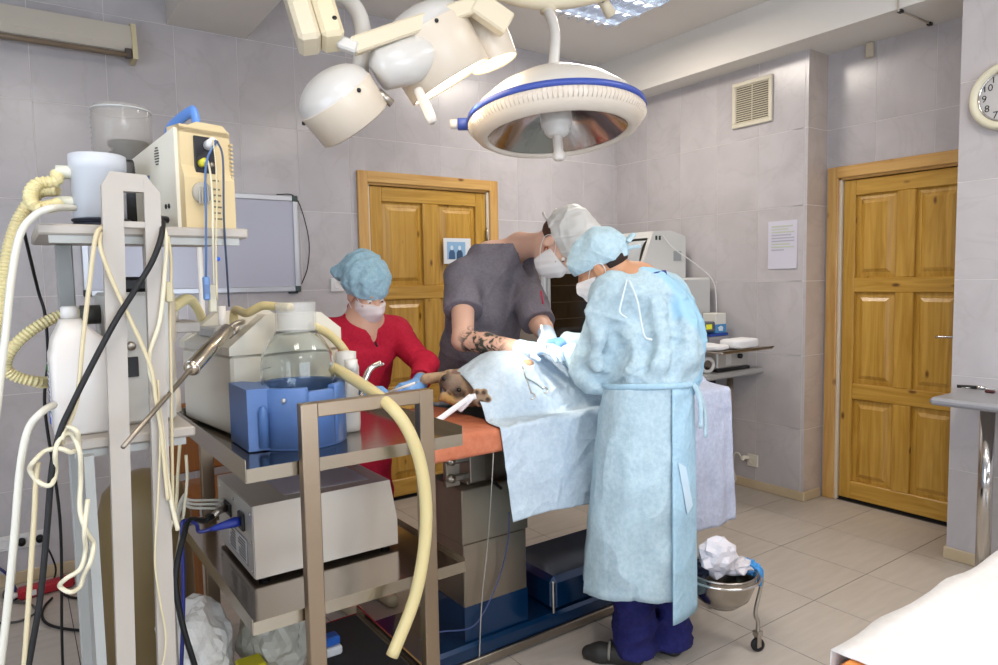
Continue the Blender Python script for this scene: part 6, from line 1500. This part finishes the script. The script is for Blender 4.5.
for a, e, w in ((Rs, Re, Rw), (Ls, Le, Lw)): S.cap(a, e, .058, .046, .03); S.cap(e, e.lerp(w, .35), .046, .044, .02); S.cap(e.lerp(w, .35), w, .044, .029, .02); S.cap(w, w+(w-e).normalized()*.04, .024, .014, .02)
for q in (-1, 1):
    hp_ = hip+R1*.09*q; kn_ = Vector((1.86-.09*q, 2.76, .50)); an = Vector((1.86-.10*q, 2.80, .09)); S.cap(hp_, kn_, .085, .058, .04); S.cap(kn_, an, .055, .038, .03); S.cap(an, an+F1*.13+Vector((0, 0, -.045)), .034, .028, .02)
bd = mk(S, 'body', m_skin_ink, t); child_space(bd, t)
ea, wa = np.array(Re), np.array(Rw)
def inkf(co):
    ba = wa-ea; tt = np.clip(((co-ea)@ba)/(ba@ba), -.3, 1.3); q = np.linalg.norm(co-ea-tt[:, None]*ba, axis=1)
    m_ = ((tt > .02) & (tt < .72) & (q < .07)).astype(float)*np.clip((tt-.0)*8, 0, 1)*np.clip((.75-tt)*6, 0, 1); return np.stack([m_]*3, 1)
paint(bd.data, 'ink', inkf)
m_scrub = cloth('scrubs_grey', '#6c6770', '#78737c', 6, .012, .6, 90)
S = SDF((1.45, 2.25, .80), (2.36, 3.02, 1.62), .0065)
S.cap(hip+Vector((0, 0, -.08)), hip+Vector((0, .0, .12)), .20, .20, .05, flat=(F1, 1.3)); S.cap(hip+Vector((0, 0, .10)), chest, .20, .20, .06, flat=(F1, 1.4)); S.cap(chest, shc+Vector((0, 0, -.03)), .19, .14, .06, flat=(F1, 1.35)); S.cap(Rs, Ls, .072, .072, .06)
S.cap(nb+Vector((-.01, .02, -.03)), shc, .082, .11, .05); S.cap(nb+Vector((-.03, .02, -.04)), Rs, .06, .07, .05); S.cap(nb+Vector((.03, .02, -.05)), Ls, .055, .07, .05)
for a, e, q in ((Rs, Re, .52), (Ls, Le, .9)): S.cap(a, a.lerp(e, q), .078, .086, .05)
S.folds(.005, .14, 12, 6, (1, 1, .8)); S.folds(.0045, .16, 13, 8, sharp=True)
for a, e, q in ((Rs, Re, .56), (Ls, Le, .96)):
    d = (e-a).normalized(); S2 = a.lerp(e, q); x, y, z = S.ax[0][:, None, None], S.ax[1][None, :, None], S.ax[2][None, None, :]
    pl = (x-S2.x)*d.x+(y-S2.y)*d.y+(z-S2.z)*d.z; near = (np.sqrt((x-S2.x)**2+(y-S2.y)**2+(z-S2.z)**2) < .14); S.D = np.where(near, np.maximum(S.D, pl), S.D)
S.cut((0, 0, -1), (0, 0, .84))
# V neck
vn = PD(531, 290, 3.03)
x, y, z = S.ax[0][:, None, None], S.ax[1][None, :, None], S.ax[2][None, None, :]
def neck_cut(S, nb, r0, tip, r1):
    a = np.array(nb, np.float32); b_ = np.array(tip, np.float32); S.cap(a, b_, r0, r1, .004, 'sub')
vn = S.hit(533, 279); nd = (H1.p(0, -.04, -.05)-nb).normalized(); neck_cut(S, nb+nd*.05+Vector((0, 0, .02)), .066, S.hit(527, 258), .034); neck_cut(S, S.hit(526, 262), .032, vn, .003)
child_space(mk(S, 'scrub_top', m_scrub, t), t)
pk = PD(541, 300, 2.985)
b = B(); b.tube([PD(541, 291, 3.0), PD(543, 304, 2.99)], .0045, 8); child_space(b.build('pocket_pen', M('pen_red', '#b0304a', .4), t), t)
S = SDF((1.55, 2.5, .03), (2.15, 3.05, .99), .010)
for q in (-1, 1):
    hp_ = hip+R1*.085*q; kn_ = Vector((1.86-.09*q, 2.77, .50)); an = Vector((1.86-.10*q, 2.80, .07)); S.cap(hp_, kn_, .112, .09, .04); S.cap(kn_, an, .088, .08, .04)
S.folds(.006, .10, 15, 6); S.cut((0, 0, -1), (0, 0, .045)); child_space(mk(S, 'trousers', m_scrub, t), t)
for q in (-1, 1):
    an = Vector((1.86-.10*q, 2.80, 0)); S = SDF(an-Vector((.12, .26, .02)), an+Vector((.12, .12, .13)), .006)
    S.cap(an+Vector((0, 0, .04)), an+F1*.14+Vector((0, 0, .028)), .042, .034, .02); S.cut((0, 0, -1), (0, 0, .002)); child_space(mk(S, 'shoe', M('shoe_dark'), t), t)
child_space(mask_mesh(H1, t, m_mask), t); 
eyes(H1, t)
for o in list(t.children):
    if o.name.startswith('eye'): child_space(o, t)
m_capw = cloth('cap_pale', '#aaccda', '#bbd7e2', 14, .006)
child_space(cap_mesh(H1, t, m_capw, [((0, -.03, .105), (.088, .106, .09)), ((0, .045, .11), (.084, .095, .09))], -H1.u*.97-H1.f*.06, H1.p(0, .02, .010), seed=6, amp=.002), t)
for pts, w in (([H1.p(-.0, -.115, .03), H1.p(-.02, -.135, .05), H1.p(-.01, -.15, .07), H1.p(.01, -.135, .05), H1.p(.0, -.118, .03)], .006), ([H1.p(0, -.115, .03), H1.p(.01, -.13, .015), H1.p(.0, -.165, .015)], .006)):
    child_space(ribbon(pts, w, .5, 'cap_tie', m_capw, t), t)
S = SDF(H1.p(0, -.08, -.0)-Vector((.12, .12, .12)), H1.p(0, -.08, -.0)+Vector((.12, .12, .12)), .004); S.ell(H1.p(0, -.03, .02), H1.R(.079, .090, .06), H1.A); S.cut(H1.f, H1.p(0, -.04, 0)); S.cut(-H1.u*.8-H1.f*.4, H1.p(0, -.075, -.025))
child_space(mk(S, 'hair', M('hair_auburn', '#4a2c1c', .6), t), t)
S = SDF(H1.p(-.06, .0, -.05)-Vector((.1, .1, .1)), H1.p(-.06, .0, -.05)+Vector((.1, .1, .1)), .004)
for q in (1, -1): S.ell(H1.p(q*.066, .016, -.045), H1.R(.008, .022, .04), H1.A)
child_space(mk(S, 'beard', M('beard_ginger', '#9a5a38', .7), t), t)
d = nrm(PD(556, 348, 2.66)-Rw); S = SDF(Rw-Vector((.14, .2, .14)), Rw+Vector((.22, .2, .14)), .0032)
hand_prims(S, Rw+d*.012, d, (-.15, -.25, 1), (.35, .45, .3), 1, 1.0); S.cap(Rw-(Rw-Re).normalized()*.045, Rw+d*.01, .037, .032, .015); child_space(mk(S, 'glove', m_glove, t), t)
d = nrm(Vector((1.72, 2.13, 1.17))-Lw); S = SDF(Lw-Vector((.26, .26, .14)), Lw+Vector((.2, .2, .14)), .0032)
hand_prims(S, Lw+d*.012, d, (.1, -.25, 1), (.4, .5, .35), -1, 1.0); S.cap(Lw-(Lw-Le).normalized()*.045, Lw+d*.01, .037, .032, .015); child_space(mk(S, 'glove', m_glove, t), t)
tc = thing('scalpel', 'thin white handled scalpel in the tall surgeon glove', 'scalpel', PD(546, 346, 2.63))
b = B(); v0 = PD(541, 325, 2.66)-PD(546, 346, 2.63); b.tube([(0, 0, 0), tuple(v0)], [.0035, .0045], 8); b.build('handle', m_white, tc)
b = B(); b.tube([(0, 0, 0), tuple(-v0*.35)], [.003, .0008], 6, flat=.3); b.build('blade', m_chrome, tc)
# ================================================================ nurse in the red tunic
t = thing('person', 'person in red tunic and tall blue cap holding the dog paw', 'person', (1.24, 2.86, 0))
F3 = nrm((.10, -.98, 0)); R3 = Vector((F3.y, -F3.x, 0))
hip = Vector((1.22, 2.90, .86)); chest = Vector((1.235, 2.84, 1.10)); shc = Vector((1.245, 2.80, 1.245)); Rs = Vector((1.095, 2.83, 1.235)); Ls = Vector((1.395, 2.78, 1.235))
Re = Vector((1.045, 2.68, 1.03)); Rw = PD(362, 392, 2.76); Le = PD(425, 366, 2.93); Lw = PD(419, 385, 2.76)
hc = PD(367, 293, 2.97); H3 = Head(hc, CR*.60-FWD*.58+CD*.50, -CD*.80+CR*.22-FWD*.40, .95)
nb = Vector((1.25, 2.80, 1.30))
S = SDF((.9, 2.2, 0), (1.62, 3.12, 1.66), .008)
H3.prims(S); S.cap(H3.p(0, -.035, -.05), nb, .048, .052, .03); S.cap(nb, shc, .058, .07, .05); S.cap(shc, chest, .095, .105, .06, flat=(F3, 1.25)); S.cap(Rs, Ls, .046, .046, .05); S.cap(chest, hip, .105, .12, .05, flat=(F3, 1.2))
for a, e, w in ((Rs, Re, Rw), (Ls, Le, Lw)): S.cap(a, e, .044, .036, .03); S.cap(e, w, .036, .024, .02); S.cap(w, w+(w-e).normalized()*.03, .020, .012, .02)
for q in (-1, 1):
    hp_ = hip+R3*.085*q; kn_ = Vector((1.22-.08*q, 2.86, .46)); an = Vector((1.22-.085*q, 2.88, .085)); S.cap(hp_, kn_, .08, .052, .04); S.cap(kn_, an, .05, .034, .03); S.cap(an, an+F3*.12+Vector((0, 0, -.045)), .032, .026, .02)
child_space(mk(S, 'body', m_skin, t), t)
m_red = cloth('tunic_red', '#ad1832', '#bb1e3a', 7, .010, .55, 80)
S = SDF((.88, 2.3, .70), (1.64, 3.12, 1.40), .0065)
S.cap(hip+Vector((0, 0, -.12)), chest, .16, .145, .06, flat=(F3, 1.2)); S.cap(chest, shc+Vector((0, 0, -.03)), .145, .115, .05, flat=(F3, 1.25)); S.cap(Rs, Ls, .060, .060, .05); S.cap(nb+Vector((0, 0, -.0)), shc, .066, .085, .05)
for q in (-1, 1): S.ell(chest+R3*.06*q+F3*.075+Vector((0, 0, .015)), (.055, .05, .055), None, .05)
for a, e, w in ((Rs, Re, Rw), (Ls, Le, Lw)): S.cap(a, e, .066, .056, .04); S.cap(e, w, .055, .043, .03)
S.folds(.0045, .12, 22, 6); S.folds(.004, .15, 23, 8, sharp=True); S.cut((0, 0, -1), (0, 0, .74))
vm = S.hit(371, 326); vt = S.hit(377, 349)
S.cap(nb+Vector((0, 0, .04)), vm, .055, .026, .004, 'sub'); S.cap(vm, vt, .026, .003, .004, 'sub')
bt = S.hit(383, 364)
S.cap(Rw, Rw+(Rw-Re).normalized()*.1, .07, .07, .002, 'sub'); S.cap(Lw, Lw+(Lw-Le).normalized()*.1, .07, .07, .002, 'sub')
tu = child_space(mk(S, 'tunic', m_red, t), t)
# stand collar, black undershirt, pin
S = SDF(nb-Vector((.12, .12, .1)), nb+Vector((.12, .12, .1)), .004); S.cap(nb+Vector((0, 0, -.02)), nb+Vector((-.005, .01, .045)), .068, .062, .01); S.cap(nb+Vector((0, 0, -.06)), nb+Vector((0, 0, .08)), .059, .057, .004, 'sub'); S.cut((.2, -.6, 1), nb+Vector((0, 0, .028))); S.cap(nb+Vector((.02, -.03, .02)), nb+Vector((.03, -.10, .0)), .03, .05, .004, 'sub')
child_space(mk(S, 'collar', m_red, t), t)
b = B(); c_ = vt+ray(375, 343)*.022+Vector((0, 0, .012)); b.ball(c_, (.022, .018, .03), 12); child_space(b.build('undershirt', M('shirt_black', '#17161a', .8), t), t)
b = B(); b.ball(bt, .006, 10); child_space(b.build('button', m_white, t), t)
S = SDF((1.0, 2.6, .03), (1.46, 3.1, .90), .010)
for q in (-1, 1):
    hp_ = hip+R3*.075*q; kn_ = Vector((1.22-.08*q, 2.865, .46)); an = Vector((1.22-.085*q, 2.88, .07)); S.cap(hp_, kn_, .105, .08, .04); S.cap(kn_, an, .078, .07, .04)
S.folds(.005, .10, 25, 6); S.cut((0, 0, -1), (0, 0, .045)); child_space(mk(S, 'trousers', m_red, t), t)
for q in (-1, 1):
    an = Vector((1.22-.085*q, 2.88, 0)); S = SDF(an-Vector((.12, .26, .02)), an+Vector((.12, .12, .13)), .006)
    S.cap(an+Vector((0, 0, .038)), an+F3*.13+Vector((0, 0, .026)), .040, .032, .02); S.cut((0, 0, -1), (0, 0, .002)); child_space(mk(S, 'shoe', M('shoe_beige', '#b3a689', .6), t), t)
child_space(mask_mesh(H3, t, M('mask_pinkish', '#e6d9d8', .8)), t)
eyes(H3, t)
for o in list(t.children):
    if o.name.startswith('eye'): child_space(o, t)
m_cap3 = cloth('cap_blue3', '#8fb4c6', '#a8c8d6', 12, .007)
c_ = H3.p(0, -.03, .08); S = SDF(c_-Vector((.22, .22, .22)), c_+Vector((.22, .22, .22)), .0045)
S.ell(H3.p(0, -.022, .035), H3.R(.098, .118, .095), H3.A, .03); S.ell(H3.p(0, -.05, .085), H3.R(.104, .12, .08), H3.A, .05); S.ell(PD(363, 267, 3.0), (.07, .07, .062), None, .05); S.ell(PD(341, 272, 3.02), (.05, .06, .035), None, .04)
S.folds(.004, .07, 31, 7); S.folds(.004, .12, 33, 7, sharp=True); S.cut(-H3.u*.98+H3.f*.14, H3.p(0, .0, -.002)); child_space(mk(S, 'surgical_cap', m_cap3, t), t)
S = SDF(H3.p(0, -.06, -.0)-Vector((.13, .13, .13)), H3.p(0, -.06, -.0)+Vector((.13, .13, .13)), .004); S.ell(H3.p(0, -.028, .01), H3.R(.081, .094, .062), H3.A); S.cut(H3.f, H3.p(0, -.005, 0)); S.cut(-H3.u*.8-H3.f*.3, H3.p(0, -.075, -.028))
child_space(mk(S, 'hair', m_hair, t), t)
for (w, e, tgt, th, nn) in ((Rw, Re, PD(388, 391, 2.68), 1, (-.2, -.3, 1)), (Lw, Le, PD(404, 389, 2.68), -1, (.2, -.4, .9))):
    d = nrm(tgt-w); S = SDF(w-Vector((.2, .2, .16)), w+Vector((.2, .2, .16)), .0032); hand_prims(S, w+d*.01, d, nn, (.55, .7, .5), th, .88); S.cap(w-(w-e).normalized()*.04, w+d*.01, .032, .029, .015); child_space(mk(S, 'glove', m_glove_b, t), t)
ts = thing('syringe', 'white syringe held across the dog paw by the red tunic person', 'syringe', PD(395, 390, 2.64))
v0 = PD(415, 383, 2.62)-PD(395, 390, 2.64); b = B(); b.tube([tuple(-v0*.3), tuple(v0)], .0055, 10); b.build('barrel', m_white, ts)
b = B(); b.tube([tuple(v0), tuple(v0*1.25)], [.002, .001], 6); b.build('nozzle', m_grey, ts)
b = B(); b.tube([tuple(-v0*.3), tuple(-v0*.5)], .003, 6); b.build('plunger', m_white, ts)
# ================================================================ dog on its back
t = thing('dog', 'brindle tan dog lying on its back under the blue drape', 'dog', (1.45, 2.25, OTZ))
S = SDF((1.12, 1.92, OTZ-.02), (2.55, 2.62, 1.26), .0055)
hd = PD(467, 389, 2.72); mz = PD(449, 382, 2.655); th_ = PD(488, 383, 2.74)
S.cap((1.72, 2.26, 1.04), (2.15, 2.26, 1.04), .095, .085, .06); S.cap((2.15, 2.26, 1.03), (2.42, 2.26, 1.01), .08, .06, .05); S.cap(th_, (1.72, 2.26, 1.05), .075, .095, .05); S.cap(hd+Vector((.02, 0, -.005)), th_, .064, .070, .04)
S.ell(hd, (.066, .060, .060), None, .03); S.cap(hd+Vector((-.01, -.01, .005)), mz, .048, .034, .03); S.ell(PD(446, 380, 2.645), (.018, .018, .016), None, .012)
S.cap(PD(451, 373, 2.70), PD(465, 378, 2.69), .019, .016, .008, flat=(CD, 1.25))                       # ear lobe turned up
S.cap(mz+Vector((.0, -.01, -.02)), PD(458, 394, 2.64), .018, .022, .008)                              # lip fold
for (x_, y_, q_) in ((444, 395, .016), (449, 400, .018), (455, 402, .018), (461, 401, .018), (441, 399, .012)):
    S.ell(PD(x_, y_, 2.63), (q_, q_, q_*.8), None, .012)
S.ell(PD(459, 390, 2.625), (.013, .013, .008), None, .006, 'sub')
pw = PD(480, 400, 2.56); S.cap((1.62, 2.16, 1.06), PD(497, 398, 2.62), .040, .026, .03); S.cap(PD(497, 398, 2.62), pw, .026, .027, .02)
fl0, fl1, fl2 = (1.66, 2.36, 1.08), PD(450, 376, 2.82), PD(426, 379, 2.74)
S.cap(fl0, fl1, .042, .022, .03); S.cap(fl1, fl2, .022, .022, .02)
for k in range(4):
    S.ell(fl2+Vector((-.012, -.008+.006*k, .010-.008*k)), (.012, .009, .009), None, .006)
toes = []
cr_, cd_ = CR, CD
for k, (a, q) in enumerate(((-8, -2), (-3, -8), (4, -8), (8, -1))):
    c_ = PD(480+a, 400+q, 2.545); toes.append(c_); S.ell(c_, (.014, .014, .014), None, .008)
for (x, y, q) in ((2.30, 2.16, -1), (2.30, 2.36, 1)): S.cap((2.34, 2.26+.06*q, 1.03), (2.40, y+.02*q, 1.06), .06, .04, .04); S.cap((2.40, y+.02*q, 1.06), (2.5, y, .99), .032, .022, .02)
dg = mk(S, 'body', None, t); child_space(dg, t)
def fur(co):
    base = np.tile(np.array(srgb('#b5987a')), (len(co), 1)); cream = np.array(srgb('#d3c2ac')); dark = np.array(srgb('#3a2c26')); gold = np.array(srgb('#b08a4e'))
    def w(c, r0, r1): return np.clip((r1-np.linalg.norm(co-np.array(c), axis=1))/(r1-r0), 0, 1)[:, None]
    def mixc(b_, c, k): return b_*(1-k)+c*k
    n = np.array([mnoise.noise(Vector(p*38)) for p in co])[:, None]; base = mixc(base, np.array(srgb('#8d745c')), np.clip(n*1.4, 0, 1))
    base = mixc(base, cream, w(th_, .05, .12)*.85); base = mixc(base, np.array(srgb('#6e5f55')), w(mz, .03, .06)*.85); base = mixc(base, dark, w(PD(446, 380, 2.645), .018, .03)*.95)
    base = mixc(base, np.array(srgb('#6d5048')), w(PD(456, 374, 2.69), .014, .028)*.9); base = mixc(base, dark, w(PD(457, 393, 2.63), .016, .034)*.9); base = mixc(base, gold, w(PD(447, 401, 2.62), .02, .04)*.9)
    base = mixc(base, dark*1.2, w(PD(488, 390, 2.63), .01, .024)*.8); base = mixc(base, np.array(srgb('#7d6c5c')), w(PD(480, 400, 2.55), .02, .04)*.7)
    for c in toes: base = mixc(base, dark*.8, w(np.array(c)-np.array(FWD)*.010, .006, .012)*.95)
    base = mixc(base, dark, w(np.array(PD(481, 403, 2.535)), .008, .016)*.95)
    return base
paint(dg.data, 'fur', fur)
mf = M('dog_fur', '#a98763', .8, bump=.5, bscale=130, bstretch=(1, 1, 1)); at = mf.node_tree.nodes.new('ShaderNodeAttribute'); at.attribute_name = 'fur'; mf.node_tree.links.new(at.outputs['Color'], mf.node_tree.nodes['Principled BSDF'].inputs['Base Color']); dg.data.materials.append(mf)
b = B(); b.ball(PD(459, 390, 2.632), .009, 10); child_space(b.build('eye', M('dog_eye', '#120d0b', .1), t), t)
b = B(); b.ball(PD(444.5, 379, 2.632), (.012, .012, .010), 12); child_space(b.build('nose', M('dog_nose', '#1c1513', .3), t), t)
# white gauze strap tying the paw
tg = thing('gauze_strap', 'white gauze strap tied round the dog paw', 'bandage', (0, 0, 0))
b = B(); b.tube(crom([PD(476, 396, 2.535), PD(468, 399, 2.53), PD(455, 408, 2.50), PD(444, 416, 2.46), PD(434, 423, 2.42)], 6), .011, 8, flat=.35); b.build('band', m_cloth, tg)
b = B(); b.tube(crom([PD(472, 396, 2.53), PD(464, 404, 2.53), PD(459, 411, 2.53)], 5), [.012, .014, .015, .015, .016, .016, .015, .014, .013, .012, .008], 8, flat=.3); b.build('tail', m_cloth, tg)
# towel clamp / haemostat lying on the drape
bpy.context.view_layer.update()
drp = bpy.data.objects['surgical_drape']
def on_drape(x, y, lift=.004):
    ok, loc, nn, _ = drp.ray_cast(EYEP, ray(x, y).normalized()); return (loc-ray(x, y).normalized()*lift) if ok else PD(x, y, 2.6)
tf = thing('haemostat', 'steel haemostat clamped to the drape beside the incision', 'forceps', on_drape(522, 366))
base_ = tf.location.copy(); pv = on_drape(526, 378)-base_
for q, rg in ((0, (532, 396)), (1, (545, 390))):
    e_ = on_drape(*rg)-base_; b = B(); mid_ = pv.lerp(e_, .5)+Vector((0, 0, .004)); dr_ = (e_-pv).normalized()
    b.tube(crom([pv, mid_, e_-dr_*.010], 5), .0024, 6); nrm_ = (EYEP-tf.location).normalized(); b.torus(e_, nrm_+Vector((0, 0, .3)), .012, .0022, 20, 6); b.build('arm', m_steel, tf)
    b = B(); b.tube([tuple(pv), (0, 0, .002*q)], [.003, .0016], 6); b.build('jaw', m_steel, tf)
b = B(); b.ball(pv, .0045, 8); b.build('pivot', m_steel, tf)
# shaved skin in the opening of the drape
b = B(); c_ = on_drape(527, 361, 0); S = SDF(c_-Vector((.1, .1, .06)), c_+Vector((.1, .1, .06)), .004); S.ell(c_+Vector((0, .02, -.016)), (.05, .035, .024)); op = mk(S, 'shaved_belly', M('belly_skin', '#d6a583', .5, sss=.1), t); child_space(op, t)
